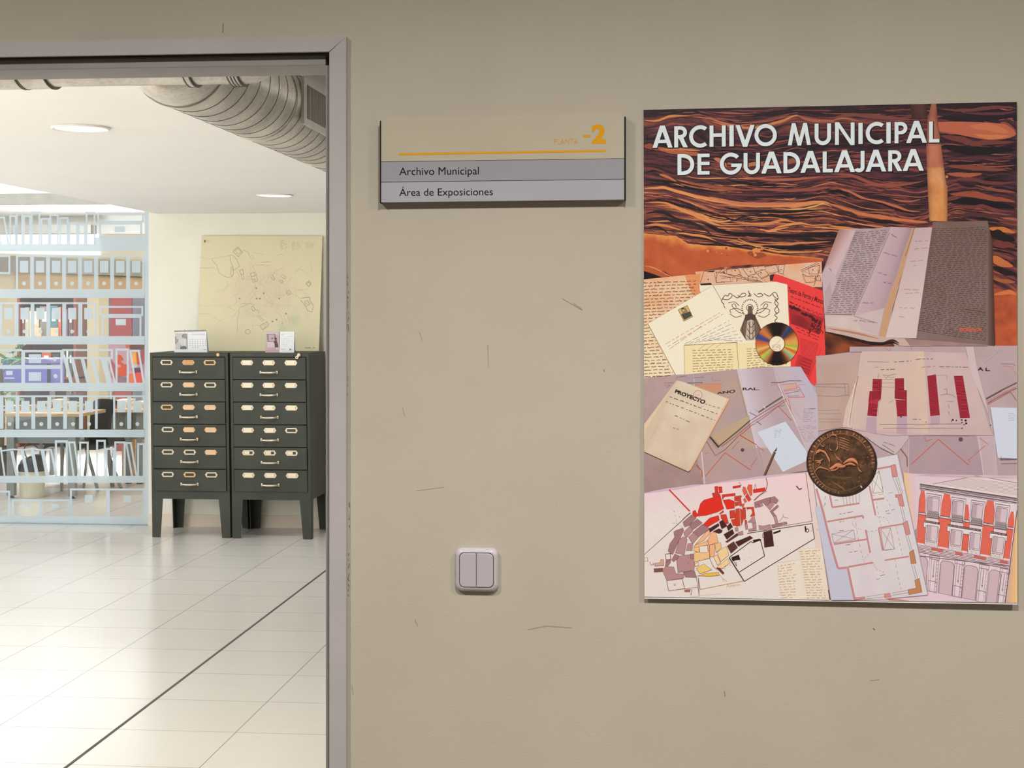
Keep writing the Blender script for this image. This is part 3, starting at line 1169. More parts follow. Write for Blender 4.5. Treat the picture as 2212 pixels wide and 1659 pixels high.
q = [(376, 716), (445.5, 714.5), (447.5, 759.5), (376.5, 760.5)]
e = empty('desk_calendar', W(411, 760, 10.72), 'wide spiral bound desk calendar on the left cabinet', 'calendar', 'desk calendars on the cabinets')
pl = tent(e, q, 10.72, 0.022)
A = Art(pl, step=1.5e-5)
C6 = lambda x, y: (360 + x / 22.12, 700 + y / 22.12)
A.poly([C6(400, 440), C6(990, 440), C6(1010, 1210), C6(420, 1210)], (186, 186, 184))
A.poly([C6(400, 600), C6(440, 600), C6(465, 960), C6(420, 960)], (110, 110, 106))
A.poly([C6(470, 700), C6(560, 720), C6(540, 880), C6(480, 900)], (150, 138, 142))
A.poly([C6(780, 470), C6(990, 460), C6(1000, 1200), C6(960, 1200), C6(940, 700), C6(770, 660)], (142, 142, 142))
A.poly([C6(735, 550), C6(790, 470), C6(780, 660), C6(755, 650)], (96, 98, 98))
A.poly([C6(560, 720), C6(760, 700), C6(930, 760), C6(950, 1060), C6(700, 1050), C6(600, 860)], (196, 198, 194))
A.poly([C6(640, 930), C6(700, 1060), C6(680, 1120)], (92, 94, 90))
A.poly([C6(640, 1200), C6(650, 1110), C6(760, 1050), C6(900, 1050), C6(950, 1110), C6(940, 1200)], (102, 110, 106))
A.rect(*C6(1210, 460), *C6(1840, 520), (196, 196, 198))
for r in range(5):
    for k in range(7):
        if r == 4 and not 1 <= k <= 3:
            continue
        A.rect(*C6(1085 + k * 125, 670 + r * 92 + 60), *C6(1135 + k * 125, 705 + r * 92 + 60), (158, 160, 164))
A.rect(*C6(1755, 1215), *C6(1895, 1240), (150, 150, 154))
A.build('print', printed('calendar_ink', 0.7), e)
b = MB()
tl, tr = W(376, 715.5, 10.742), W(445.5, 714, 10.742)
for i in range(26):
    p = tl.lerp(tr, (i + 0.5) / 26)
    b.lathe([(0.0045, -0.0012), (0.0062, -0.0012), (0.0062, 0.0012), (0.0045, 0.0012), (0.0045, -0.0012)], 12, (p.x, p.y + 0.002, p.z - 0.001), 'X', close=False)
b.build('spiral_binding', mat('dark_wire', (92, 86, 80), 0.4, metal=0.6), e)

e = empty('desk_calendar', W(606, 760, 10.72), 'desk calendar with a pink photo page on the right cabinet', 'calendar', 'desk calendars on the cabinets')
C7 = lambda x, y: (560 + x / 18.43, 700 + y / 18.43)
pl = tent(e, [C7(290, 310), C7(800, 320), C7(795, 1110), C7(240, 1080)], 10.735, 0.02, 'photo_page', mat('pink_photo_paper', (182, 160, 164), 0.6))
A = Art(pl, step=1.5e-5)
A.poly([C7(300, 340), C7(780, 340), C7(775, 420), C7(300, 420)], (190, 180, 184))
for pts in ([(300, 410), (640, 410)], [(310, 410), (330, 690), (600, 700)], [(370, 420), (385, 690)], [(600, 410), (605, 560)], [(640, 410), (640, 560)]):
    A.line([C7(*p) for p in pts], 1.1, (122, 100, 108))
A.poly([C7(320, 710), C7(600, 720), C7(620, 930), C7(325, 930)], (204, 186, 188))
A.poly([C7(325, 940), C7(620, 930), C7(650, 1060), C7(320, 1060)], (192, 158, 164))
A.poly([C7(480, 540), C7(550, 540), C7(545, 600), C7(490, 600)], (116, 92, 102))
A.disc(*C7(650, 585), 2.6, (62, 54, 58))
A.poly([C7(600, 660), C7(690, 640), C7(755, 850), C7(750, 930), C7(620, 930), C7(610, 780), C7(580, 740)], (88, 70, 76))
A.poly([C7(660, 930), C7(750, 930), C7(720, 1050), C7(680, 1050)], (210, 180, 180))
A.build('photo_print', printed('calendar_ink'), e)
pl = tent(e, [C7(835, 300), C7(1405, 300), C7(1385, 1115), C7(800, 1115)], 10.715, 0.02, 'date_page')
A = Art(pl, step=1.5e-5)
for r in range(6):
    for k in range(7):
        if R_.random() < 0.55:
            A.rect(*C7(880 + k * 68, 480 + r * 78), *C7(915 + k * 68, 500 + r * 78), (178, 180, 186))
A.rect(*C7(880, 410), *C7(980, 430), (170, 168, 176))
A.rect(*C7(860, 995), *C7(1050, 1015), (166, 166, 170))
A.rect(*C7(1205, 975), *C7(1255, 1045), (120, 96, 104))
A.rect(*C7(1255, 1000), *C7(1320, 1035), (190, 176, 182))
A.build('date_print', printed('calendar_ink'), e)

# ================================================================== glass partition with frosted shelf pattern
def glass_mat():
    m, nt, N, L, P = nodes_of('clear_glass')
    N.remove(P)
    out = [n for n in N if n.type == 'OUTPUT_MATERIAL'][0]
    tr = N.new('ShaderNodeBsdfTransparent')
    tr.inputs[0].default_value = (0.95, 0.975, 0.97, 1)
    gl = N.new('ShaderNodeBsdfGlossy')
    gl.inputs['Roughness'].default_value = 0.02
    lw = N.new('ShaderNodeFresnel')
    lw.inputs['IOR'].default_value = 1.45
    mx = N.new('ShaderNodeMixShader')
    L.new(lw.outputs[0], mx.inputs[0])
    L.new(tr.outputs[0], mx.inputs[1])
    L.new(gl.outputs[0], mx.inputs[2])
    L.new(mx.outputs[0], out.inputs[0])
    return m


def film_mat():
    m, nt, N, L, P = nodes_of('frosted_film')
    N.remove(P)
    out = [n for n in N if n.type == 'OUTPUT_MATERIAL'][0]
    tc = N.new('ShaderNodeTexCoord')
    nz = N.new('ShaderNodeTexNoise')
    nz.inputs['Scale'].default_value = 3
    L.new(tc.outputs['Object'], nz.inputs['Vector'])
    rp = N.new('ShaderNodeValToRGB')
    rp.color_ramp.elements[0].color = lin((204, 219, 230)) + (1,)
    rp.color_ramp.elements[1].color = lin((212, 225, 235)) + (1,)
    L.new(nz.outputs['Fac'], rp.inputs[0])
    df = N.new('ShaderNodeBsdfDiffuse')
    L.new(rp.outputs[0], df.inputs[0])
    tl = N.new('ShaderNodeBsdfTranslucent')
    L.new(rp.outputs[0], tl.inputs[0])
    tr = N.new('ShaderNodeBsdfTransparent')
    m1 = N.new('ShaderNodeMixShader')
    m1.inputs[0].default_value = 0.32
    L.new(df.outputs[0], m1.inputs[1])
    L.new(tl.outputs[0], m1.inputs[2])
    m2 = N.new('ShaderNodeMixShader')
    m2.inputs[0].default_value = 0.07
    L.new(m1.outputs[0], m2.inputs[1])
    L.new(tr.outputs[0], m2.inputs[2])
    L.new(m2.outputs[0], out.inputs[0])
    return m


GY = BACK + 0.02
w1 = tag(empty('window_1', (XG - 1, GY, 0)), kind='structure')
ztop = W(150, 457, GY).z
b = MB()
b.quad((-7.0, GY, 0.0), (XG + 0.002, GY, 0.0), (XG + 0.002, GY, ztop), (-7.0, GY, ztop))
b.build('pane', glass_mat(), w1)
b = MB()
b.box((-7.0, GY - 0.012, 0.0002), (XG, GY + 0.012, 0.006))
b.build('floor_channel', mat('steel_channel', (132, 146, 150), 0.35, metal=0.5), w1)

fa = Art(plane_y(GY - 0.002), step=2e-5)
fc = (210, 222, 226)


def fb(x0, y0, x1, y1):
    fa.rect(x0, y0, x1, y1, fc)


def fo(x0, y0, x1, y1, w=4.0, sh=0.0, bottom=False):
    """outline of a book: top corners shifted left by sh"""
    fa.poly([(x0 - sh, y0), (x1 - sh, y0), (x1 - sh, y0 + w), (x0 - sh, y0 + w)], fc)
    fa.poly([(x0 - sh, y0 + w), (x0 - sh + w, y0 + w), (x0 + w, y1), (x0, y1)], fc)
    fa.poly([(x1 - sh - w, y0 + w), (x1 - sh, y0 + w), (x1, y1), (x1 - w, y1)], fc)
    if bottom:
        fb(x0, y1 - w, x1, y1)


LFT = -420
# bands (shelves) from top to bottom
for (y0, y1, xr) in ((527, 543, 313), (624.5, 643.5, 312), (726, 744, 312), (827, 845, 312), (928, 944.5, 312), (1028, 1043, 312), (1115, 1132, 322)):
    fb(LFT, y0, xr, y1)
fb(312.5, 458, 321.5, 1115)
# top row
for (x0, x1, y0) in ((20, 36, 465), (34.5, 50, 457.5), (50, 67, 465), (67, 87, 457), (87.5, 107, 471), (107, 127, 463), (128, 148, 469), (148, 168, 480), (168, 185, 483), (185, 206, 457)):
    fo(x0, y0, x1, 527, 3.9)
fo(0, 468, 20, 527, 3.9, 9)
fo(-22, 462, -2, 527, 3.9, 9)
fb(28.5, 486.5, 38, 506.5)
fo(210, 459.5, 311, 481, 4.2, bottom=True)
fo(214, 481, 307, 513, 4.2, bottom=True)
fb(248, 489, 270, 501)
fb(205, 513, 312.5, 527)
for k in range(9):
    fo(-40 - k * 20, 462 + (k * 7) % 16, -21 - k * 20, 527, 3.9)


def binders(x_list, w, y0, y1, yl0, yl1, yd, xr, xl):
    """group of lever-arch files: film between the clear spines"""
    fb(xl, y0 - 4, xr, y0)
    prev = xl
    for x in x_list:
        fb(prev, y0, x, y1)
        prev = x + w
        fb(x + 4, yl0, x + w - 4, yl1)
        fa.disc(x + w / 2, yd, 4.2, fc)
    fb(prev, y0, xr, y1)


binders([39 + 34.6 * i for i in range(8)], 26, 555, 625, 563.5, 589, 612.3, 312, 34.5)
binders([-314 + 34.6 * i for i in range(8)], 26, 555, 625, 563.5, 589, 612.3, -40, -320)
fo(-38, 551, 22.5, 592, 4.2, bottom=True)
binders([40, 74.3, 108.5, 143, 178], 26, 657, 727, 665, 690, 716, 208.5, 36)
binders([5.3 - 34.4 * i for i in range(9)][::-1], 26, 657, 727, 665, 690, 716, 36, -310)
fo(215, 661, 309.5, 682.5, 4.2, bottom=True)
fo(219.5, 682.5, 305.5, 727, 4.2)
fb(250.5, 689, 272, 702.5)
# fourth row: drawers, leaning and standing books
fb(LFT, 754, 48, 759)
fb(46, 756, 134.5, 761)
fb(LFT, 788.5, 132, 797)
fb(46, 759, 54.3, 827)
fb(130.3, 756, 135, 827)
for x0, y0, x1, y1 in ((13, 763, 27, 772), (62, 765, 89, 784.5), (62, 804, 89, 823), (13, 801, 27.5, 810), (9.5, 815.5, 31, 818), (105, 774, 112, 778)):
    fb(x0, y0, x1, y1)
fa.disc(118, 775.5, 4.6, fc)
fa.disc(120, 812.5, 4.6, fc)
fo(134.5, 754, 244, 775.5, 4.3, bottom=True)
for xt in (137, 152, 174, 195.5, 217.5):
    fa.poly([(xt, 775), (xt + 8, 775), (xt + 21, 828), (xt + 13, 828)], fc)
fo(238, 775, 250.5, 828, 4.2, 12)
fo(249.5, 753, 278, 828, 4.3)
fo(290.5, 755.5, 313, 828, 4.3, 11)
# fifth row
binders([7.5 + 34.35 * i for i in range(6)], 26, 858, 926.5, 866, 890.5, 916, 211, -6)
binders([249, 283.6], 26, 858, 926.5, 866, 890.5, 916, 313, 244.5)
fb(211, 854.5, 246, 858)
binders([-215 + 34.35 * i for i in range(6)], 26, 858, 926.5, 866, 890.5, 916, -6, -222)
# sixth row
for xt, yt, w in ((22, 974, 7), (44, 972, 7.5), (65.5, 970.5, 7.5), (87, 970, 8), (108, 972, 4.5)):
    fa.poly([(xt, yt), (xt + w, yt), (xt + w + 11.5, 1029), (xt + 11.5, 1029)], fc)
fa.line([(4, 974), (28, 970.5), (50, 972), (72, 969), (92, 973), (112, 970.5)], 3.4, fc)
fo(-12, 966, 12, 1029, 4, 8)
fo(118.5, 951, 146.5, 1029, 4.6)
fo(157, 953.5, 173, 1029, 4.2, 10)
fo(171, 954, 191.5, 1029, 4.2)
fo(207.5, 950, 228.5, 1029, 4.4)
fo(228, 967.5, 248, 1029, 4.4)
fo(247, 953.5, 271.5, 1029, 4.4)
fo(283, 955, 297, 1029, 4.2, 12)
fo(296, 957, 313, 1029, 4.4)
for k in range(8):
    fo(-40 - 22 * k, 954 + (k * 5) % 14, -20 - 22 * k, 1029, 4.2)
# bottom row
fo(151, 1055, 313, 1115, 4.3)
fo(26, 1078.5, 152, 1115, 4.3)
fb(84, 1080, 92, 1115)
fb(147, 1080, 155.5, 1115)
fb(229, 1057, 237, 1115)
for x0, y0, x1, y1 in ((50, 1088, 66, 1094.5), (112, 1088.5, 126.5, 1096.5), (183, 1069, 201, 1085.5), (267, 1070, 283, 1085.5)):
    fb(x0, y0, x1, y1)
fo(-150, 1060, 22, 1115, 4.3)
fa.build('frosted_film', film_mat(), w1)

# ================================================================== office beyond the glass
M_offw = mat('office_wall', (214, 200, 172), 0.85, var=0.03, scale=4)
M_tan = mat('tan_panel', (186, 156, 116), 0.6, var=0.08, scale=6, stretch=(1, 1, 0.2))
M_shut = mat('grey_shutter', (138, 132, 124), 0.6, var=0.06)
M_white = mat('white_paint', (232, 232, 230), 0.7, var=0.02)
M_steel = mat('grey_steel', (134, 138, 138), 0.45, metal=0.3, var=0.05)
M_blk = mat('black_fabric', (38, 38, 40), 0.85, var=0.15, scale=60)
M_blp = mat('black_plastic_soft', (30, 31, 34), 0.5)
M_wood = mat('beech_edge', (192, 160, 122), 0.5, var=0.08, scale=20, stretch=(1, 6, 6))
M_woodr = mat('red_brown_wood', (122, 58, 40), 0.5, var=0.12, scale=14, stretch=(1, 1, 6))
M_green = mat('leaf_green', (64, 132, 74), 0.5, var=0.25, scale=8)

FY = 19.6
tag(MB().box((-11, FY, 0), (-2.9, FY + 0.1, 2.9)).build('wall_back.001', M_offw), kind='structure')
tag(MB().box((-10.1, BACK, 0), (-10.0, FY, 2.9)).build('wall_left.002', M_offw), kind='structure')
tag(MB().box((-3.0, BACK + 0.1, 0), (-2.9, FY, 2.9)).build('wall_right.002', M_offw), kind='structure')


def slab_at(px, Y, th, zclamp=None):
    f = [W(u, v, Y) for u, v in px]
    m_ = MB()
    m_.prism(f, (0, th, 0))
    return m_


# header over the glass, beams of the office ceiling
hb = MB()
za, zb = W(150, 441.5, BACK).z, W(150, 417, BACK).z
hb.box((-7.0, BACK, za), (SOF - 0.002, BACK + 0.06, zb))
tag(hb.build('beam_front', mat('beam_grey', (196, 197, 192), 0.8)), kind='structure')
z0, z1 = W(100, 504.5, 18.9).z, W(100, 485.5, 18.9).z
tag(MB().box((-10, 18.9, z0), (W(196, 500, 18.9).x, 19.1, z1)).build('beam_back', mat('beam_grey2', (176, 175, 170), 0.8)), kind='structure')

# lit ceiling panels
M_panel = emissive('lit_panel', (250, 252, 255), 2.6)
for (y0, y1, x0, x1, lb) in ((12.0, 14.2, -6.9, -4.3, 'long lit ceiling panel just beyond the glass partition'),
                             (17.0, 18.3, -7.4, -5.9, 'long lit ceiling panel deeper in the office')):
    e = empty('ceiling_panel_light', ((x0 + x1) / 2, (y0 + y1) / 2, 2.80), lb, 'ceiling light', 'office ceiling panels')
    MB().box((x0, y0, 2.775), (x1, y1, 2.799)).build('frame', M_white, e)
    MB().box((x0 + 0.04, y0 + 0.04, 2.768), (x1 - 0.04, y1 - 0.04, 2.775)).build('diffuser', M_panel, e)

# window band and shutters high on the far wall, tan wainscot
Y2 = FY - 0.04
w2 = tag(empty('window_2', (W(110, 540, Y2).x, Y2, 2.2)), kind='structure')
slab_at([(-60, 505), (215, 505), (215, 552), (-60, 545)], Y2, 0.03).build('pane', emissive('daylit_window', (238, 246, 255), 1.6), w2)
tag(slab_at([(-60, 549), (318, 566), (318, 598), (-60, 584)], FY - 0.16, 0.12).build('trim_2', M_shut), kind='structure')
tag(slab_at([(34, 588), (318, 600), (318, 634), (34, 634)], FY - 0.08, 0.07).build('trim_3', M_tan), kind='structure')

tag(slab_at([(-80, 452), (330, 452), (330, 505), (-80, 505)], FY - 0.05, 0.045).build('trim_4', M_white), kind='structure')
# bookcase with red brown sides
BY = 17.6
bk = empty('bookcase', W(96, 850, BY), 'red brown bookcase of files behind the desk, far back left', 'bookcase')
xl, xr = W(37, 750, BY).x, W(164, 750, BY).x
zt = W(96, 641, BY).z
b = MB()
for x in (xl, xr - 0.03):
    b.box((x, BY, 0), (x + 0.03, BY + 0.35, zt + 0.02))
b.build('side_panel', M_woodr, bk)
MB().box((xl, BY + 0.33, 0), (xr, BY + 0.35, zt + 0.02)).build('back_panel', mat('dark_red_wood', (86, 40, 34), 0.6), bk)
shz = [W(96, v, BY).z for v in (655, 735, 815, 870)]
for z in [zt + 0.02] + shz[1:]:
    MB().box((xl, BY + 0.005, z - 0.02), (xr, BY + 0.345, z)).build('shelf', M_woodr, bk)


def file_box(u0, u1, v0, v1, Y, c, name, label, cat, group=None, rest=None, spine=True, d=0.24):
    a, b_ = W(u0, v1, Y), W(u1, v0, Y)
    z0 = rest if rest is not None else a.z
    m_ = MB()
    m_.box((a.x, Y, z0 + 0.001), (b_.x, Y + d, max(b_.z, z0 + 0.03)), 0.004)
    e = empty(name, ((a.x + b_.x) / 2, Y, z0), label, cat, group)
    m_.build('cover', mat('cover_%d_%d_%d' % c, c, 0.55, var=0.06, scale=20), e)
    if spine:
        w_ = (b_.x - a.x)
        MB().box((a.x + w_ * 0.25, Y - 0.002, z0 + (b_.z - z0) * 0.55), (b_.x - w_ * 0.25, Y - 0.0002, z0 + (b_.z - z0) * 0.85)).build('spine_label', M_page, e)
    return e


s1, s2, s3 = shz[0], shz[1], shz[2]
YB = BY + 0.03
g = 'files on the bookcase'
for (u0, u1, v0, c, lb, rs) in (
        (47, 53, 668, (122, 56, 62), 'maroon file at the left end of the bookcase upper row', s2), (54, 62, 664, (176, 172, 150), 'pale grey green file beside the maroon one in the bookcase', s2),
        (63, 84, 672, (196, 184, 160), 'wide cream file box in the bookcase upper row', s2), (86, 105, 662, (120, 112, 104), 'grey brown file box in the bookcase upper row', s2),
        (108, 124, 660, (72, 112, 118), 'teal file in the bookcase upper row', s2), (125, 132, 663, (186, 84, 54), 'narrow orange red file in the bookcase', s2),
        (135, 146, 668, (112, 84, 112), 'purple file in the bookcase upper row', s2), (148, 157, 666, (92, 62, 52), 'brown file near the right end of the bookcase', s2),
        (58, 88, 778, (126, 124, 96), 'olive box in the bookcase middle row', s3), (90, 110, 760, (164, 70, 40), 'orange brown box in the bookcase middle row', s3),
        (112, 128, 764, (46, 46, 48), 'black file in the bookcase middle row', s3), (136, 142, 758, (54, 52, 54), 'thin black file standing right in the bookcase middle row', s3),
        (143, 147, 757, (222, 214, 196), 'thin cream file standing right in the bookcase middle row', s3), (149, 156, 759, (70, 66, 62), 'dark grey file standing right in the bookcase middle row', s3)):
    file_box(u0, u1, v0, 735, YB, c, 'file', lb, 'file', g, rest=rs)
# two cardboard boxes on the lower front of the upper row
for (u0, u1, lb) in ((74, 89, 'cardboard box left of its twin on the bookcase front edge'), (109, 126, 'cardboard box right of its twin on the bookcase front edge')):
    file_box(u0, u1, 708, 735, BY + 0.005, (196, 170, 136), 'cardboard_box', lb, 'box', 'cardboard boxes on the bookcase', rest=s2, spine=False, d=0.022)

# maroon cupboard and grey cupboard by the far right of the office
CY2 = 17.2
e = empty('tall_cupboard', W(261, 850, CY2), 'dusty red tall cupboard standing beyond the glass partition', 'cupboard')
a, b_ = W(238, 750, CY2), W(285, 636, CY2)
MB().box((a.x, CY2, 0), (b_.x, CY2 + 0.4, b_.z), 0.004).build('body', mat('dusty_red', (146, 78, 80), 0.5), e)
MB().box((a.x - 0.02, CY2 + 0.01, 0), (a.x, CY2 + 0.4, b_.z)).build('side_panel', mat('slate', (92, 98, 108), 0.6), e)
MB().box(W(250, 701, CY2 - 0.002) , W(272, 689, CY2 - 0.0005)).build('door_label', M_page, e)
e = empty('glass_cupboard', W(298, 850, CY2), 'slate grey cupboard right of the dusty red cupboard', 'cupboard')
a, b_ = W(285.6, 750, CY2), W(312, 636, CY2)
MB().box((a.x, CY2, 0), (b_.x, CY2 + 0.4, b_.z), 0.004).build('body', mat('slate_front', (112, 112, 122), 0.35), e)
for v in (652, 676, 700):
    p, q_ = W(288, v, CY2 - 0.001), W(310, v - 14, CY2 - 0.0004)
    MB().box(p, q_).build('door_pane', mat('slate_glass', (128, 122, 134), 0.12), e)

# poster board with orange shapes in front of the cupboards
PY = 16.4
e = empty('picture_board', W(273, 845, PY), 'orange and red picture board standing low before the cupboards', 'picture')
a, b_ = W(236, 832, PY), W(313, 744, PY)
MB().box((a.x, PY, a.z), (b_.x, PY + 0.03, b_.z)).build('board', mat('mauve_board', (138, 108, 118), 0.6), e)
MB().box((a.x, PY + 0.001, 0), (a.x + 0.03, PY + 0.029, a.z)).build('leg', M_steel, e)
MB().box((b_.x - 0.03, PY + 0.001, 0), (b_.x, PY + 0.029, a.z)).build('leg', M_steel, e)
A = Art(plane_y(PY - 0.001), gain=0.62, step=2e-5)
A.poly([(271, 745), (280, 745), (280, 752), (272, 751)], (190, 96, 60))
A.poly([(280, 745), (312, 745), (312, 756), (281, 756)], (104, 70, 66))
A.poly([(254, 766), (262, 768), (267, 777), (260, 781), (270, 788), (274, 786), (274, 812), (254, 812)], (184, 74, 46))
A.poly([(254, 786), (262, 790), (258, 794), (254, 793)], (184, 130, 150))
A.poly([(240, 775), (250, 790), (250, 826), (240, 815)], (150, 84, 88))
A.poly([(254, 812), (274, 814), (274, 826), (254, 826)], (122, 96, 106))
A.poly([(285, 763), (294, 760), (296, 788), (287, 788)], (222, 150, 64))
A.poly([(294, 760), (300, 762), (304, 786), (296, 788)], (176, 72, 44))
A.disc(292, 790, 5, (160, 176, 184), 4)
A.poly([(284, 796), (302, 794), (305, 806), (288, 808)], (88, 50, 62))
A.poly([(278, 808), (290, 806), (292, 826), (279, 828)], (196, 100, 66))
A.poly([(290, 806), (304, 804), (307, 826), (292, 826)], (198, 66, 54))
A.poly([(303, 758), (312, 752), (312, 784), (306, 790)], (150, 80, 84))
A.poly([(304, 790), (312, 786), (312, 828), (308, 826)], (168, 130, 140))
A.build('picture_print', printed('board_ink'), e)

# low grey side table behind the desk carrying the purple box
SYD = 14.6
zs = W(60, 832, SYD).z
e = empty('side_table', W(60, 900, SYD), 'dark low table behind the desk carrying the purple box', 'table')
a, b_ = W(-20, 832, SYD), W(120, 832, SYD)
MB().box((a.x, SYD - 0.02, zs - 0.03), (b_.x, SYD + 0.5, zs)).build('tabletop', mat('dark_top', (70, 66, 64), 0.5), e)
for x in (a.x + 0.02, b_.x - 0.06):
    for y in (SYD, SYD + 0.42):
        MB().box((x, y, 0), (x + 0.04, y + 0.04, zs - 0.03)).build('leg', M_steel, e)
e = empty('storage_box', W(60, 832, SYD), 'violet blue storage box with lid near the left edge', 'box')
a, b_ = W(5, 830, SYD), W(111, 785, SYD)
MB().box((a.x, SYD, zs + 0.001), (b_.x, SYD + 0.32, b_.z), 0.004).build('body', mat('violet_card', (106, 104, 184), 0.5, var=0.08), e)
c_ = W(112.5, 775, SYD)
MB().box((a.x - 0.012, SYD - 0.012, b_.z), (c_.x, SYD + 0.332, c_.z), 0.004).build('lid', mat('violet_lid', (124, 114, 178), 0.5, var=0.08), e)
MB().box((c_.x - 0.05, SYD - 0.0005, zs + 0.002), (c_.x - 0.012, SYD + 0.3, b_.z - 0.001)).build('end_panel', mat('navy_card', (44, 48, 74), 0.5), e)

# desk ------------------------------------------------------------
DY = 12.75
zd = GF(80, 892, 0)  # unused height probe
zdt = W(80, 893, DY).z
dx0, dx1 = W(9, 893, DY).x, W(172, 893, DY).x
e = empty('desk', ((dx0 + dx1) / 2, DY, 0), 'grey steel desk with a beech top beyond the glass', 'desk')
MB().box((dx0, DY, zdt - 0.028), (dx1, DY + 0.62, zdt), 0.003).build('desktop', M_wood, e)
p0, p1 = W(8, 957, DY + 0.05), W(170, 902, DY + 0.05)
MB().box((dx0 + 0.02, DY + 0.05, p0.z), (dx1 - 0.02, DY + 0.068, zdt - 0.029)).build('modesty_panel', mat('grey_panel', (124, 130, 134), 0.5, metal=0.2), e)
for (u0, u1, y) in ((14, 30, DY), (146, 162, DY)):
    a, b_ = W(u0, 1070, y), W(u1, 900, y)
    MB().box((a.x, y, 0.02), (b_.x, y + 0.06, zdt - 0.029), 0.003).build('leg', M_steel, e)
    MB().lathe([(0.022, 0.0), (0.022, 0.008), (0.012, 0.010), (0.012, 0.022)], 14, ((a.x + b_.x) / 2, y + 0.03, 0)).build('foot', M_blp, e)
for (u0, u1) in ((85, 91), (130, 135)):
    a, b_ = W(u0, 1060, DY + 0.52), W(u1, 900, DY + 0.52)
    MB().box((a.x, DY + 0.52, 0.0), (b_.x, DY + 0.54, zdt - 0.029)).build('rear_leg', M_steel, e)
# cables under the desk
for pts, lb in (([(58, 957), (52, 972), (56, 985), (62, 996)], 'loose cable hanging under the left half of the desk'),
                ([(68, 957), (80, 966), (90, 975)], 'thin cable sagging under the middle of the desk')):
    b = MB()
    b.tube([W(u, v, DY + 0.35) for u, v in smooth(pts, 4)], 0.005, 6)
    tag(b.build('cable', mat('cable_black', (88, 76, 80), 0.6), smooth=True), lb, 'cable')

# papers and stacks on the desk
ZD = zdt
for (u0, u1, h, y, c, lb) in ((8, 36, 0.045, DY + 0.30, (222, 214, 204), 'pale paper stack at the left end of the desk'),
                              (40, 70, 0.05, DY + 0.25, (214, 200, 172), 'cream paper stack left of the middle of the desk'),
                              (96, 107, 0.085, DY + 0.3, (226, 214, 190), 'tall cream paper stack in the middle of the desk'),
                              (114, 136, 0.10, DY + 0.32, (236, 226, 204), 'tallest white paper stack on the desk'),
                              (139, 168, 0.075, DY + 0.28, (228, 206, 168), 'yellowish paper stack at the right end of the desk')):
    a, b_ = W(u0, 880, y), W(u1, 880, y)
    e = empty('paper_stack', ((a.x + b_.x) / 2, y, ZD), lb, 'papers', 'paper stacks on the desk')
    n = 4
    for k in range(n):
        j = 0.006 * ((k * 37) % 5 - 2)
        MB().box((a.x + j, y + j, ZD + 0.0005 + h * k / n), (b_.x + j, y + 0.15 + j, ZD + h * (k + 1) / n - 0.001)).build('sheaf', mat('paper_%d_%d_%d_%d' % (c + (k % 2,)), tuple(x - 22 * (k % 2) for x in c), 0.8), e)
e = empty('red_folder', W(176, 884, DY + 0.2), 'crimson folder standing at the right end of the desk', 'folder')
a, b_ = W(180, 893, DY + 0.15), W(187, 872, DY + 0.15)
# second table behind, running to the right
TY = 13.9
zt2 = W(240, 884, TY).z
x0, x1 = W(176, 884, TY).x, W(313, 884, TY).x
e2 = empty('office_table', ((x0 + x1) / 2, TY, 0), 'pale office table behind the black chair at the right', 'table')
MB().box((x0, TY, zt2 - 0.03), (x1, TY + 0.8, zt2), 0.003).build('tabletop', mat('pale_top', (222, 190, 150), 0.5), e2)
MB().box((x0 + 0.05, TY + 0.1, zt2 - 0.28), (x1 - 0.02, TY + 0.115, zt2 - 0.03)).build('modesty_panel', mat('pale_grey_panel', (168, 170, 166), 0.5), e2)
for x in (x0 + 0.4, x1 - 0.09):
    MB().box((x, TY + 0.02, 0.03), (x + 0.05, TY + 0.08, zt2 - 0.03), 0.003).build('leg', M_steel, e2)
    MB().lathe([(0.03, 0.0), (0.03, 0.02), (0.016, 0.022), (0.016, 0.032)], 14, (x + 0.025, TY + 0.05, 0)).build('foot', M_blp, e2)
for (u0, u1, h, y, c, lb) in ((196, 214, 0.05, TY + 0.1, (240, 226, 196), 'cream paper pile behind the black chair back'),
                              (250, 276, 0.075, TY + 0.2, (238, 232, 226), 'white paper pile right of the black chair'),
                              (284, 311, 0.06, TY + 0.15, (236, 220, 190), 'cream paper pile at the right end of the pale table')):
    a, b_ = W(u0, 880, y), W(u1, 880, y)
    e = empty('paper_stack', ((a.x + b_.x) / 2, y, zt2), lb, 'papers', 'paper stacks on the pale table')
    for k in range(3):
        j = 0.005 * ((k * 31) % 5 - 2)
        MB().box((a.x + j, y + j, zt2 + 0.0005 + h * k / 3), (b_.x + j, y + 0.22 + j, zt2 + h * (k + 1) / 3 - 0.001)).build('sheaf', mat('paper_%d_%d_%d_%d' % (c + (k % 2,)), tuple(x - 22 * (k % 2) for x in c), 0.8), e)
COL.objects.unlink(bpy.data.objects['red_folder'])
bpy.data.objects.remove(bpy.data.objects['red_folder'])
fo_ = empty('red_folder', (W(252, 880, TY + 0.06).x, TY + 0.06, zt2), 'narrow crimson folder standing left of the white paper pile', 'folder')
a, b_ = W(249.5, 880, TY + 0.06), W(253, 870, TY + 0.06)
MB().box((a.x, TY + 0.05, zt2 + 0.001), (b_.x, TY + 0.09, b_.z)).build('cover', mat('crimson', (176, 48, 62), 0.5), fo_)
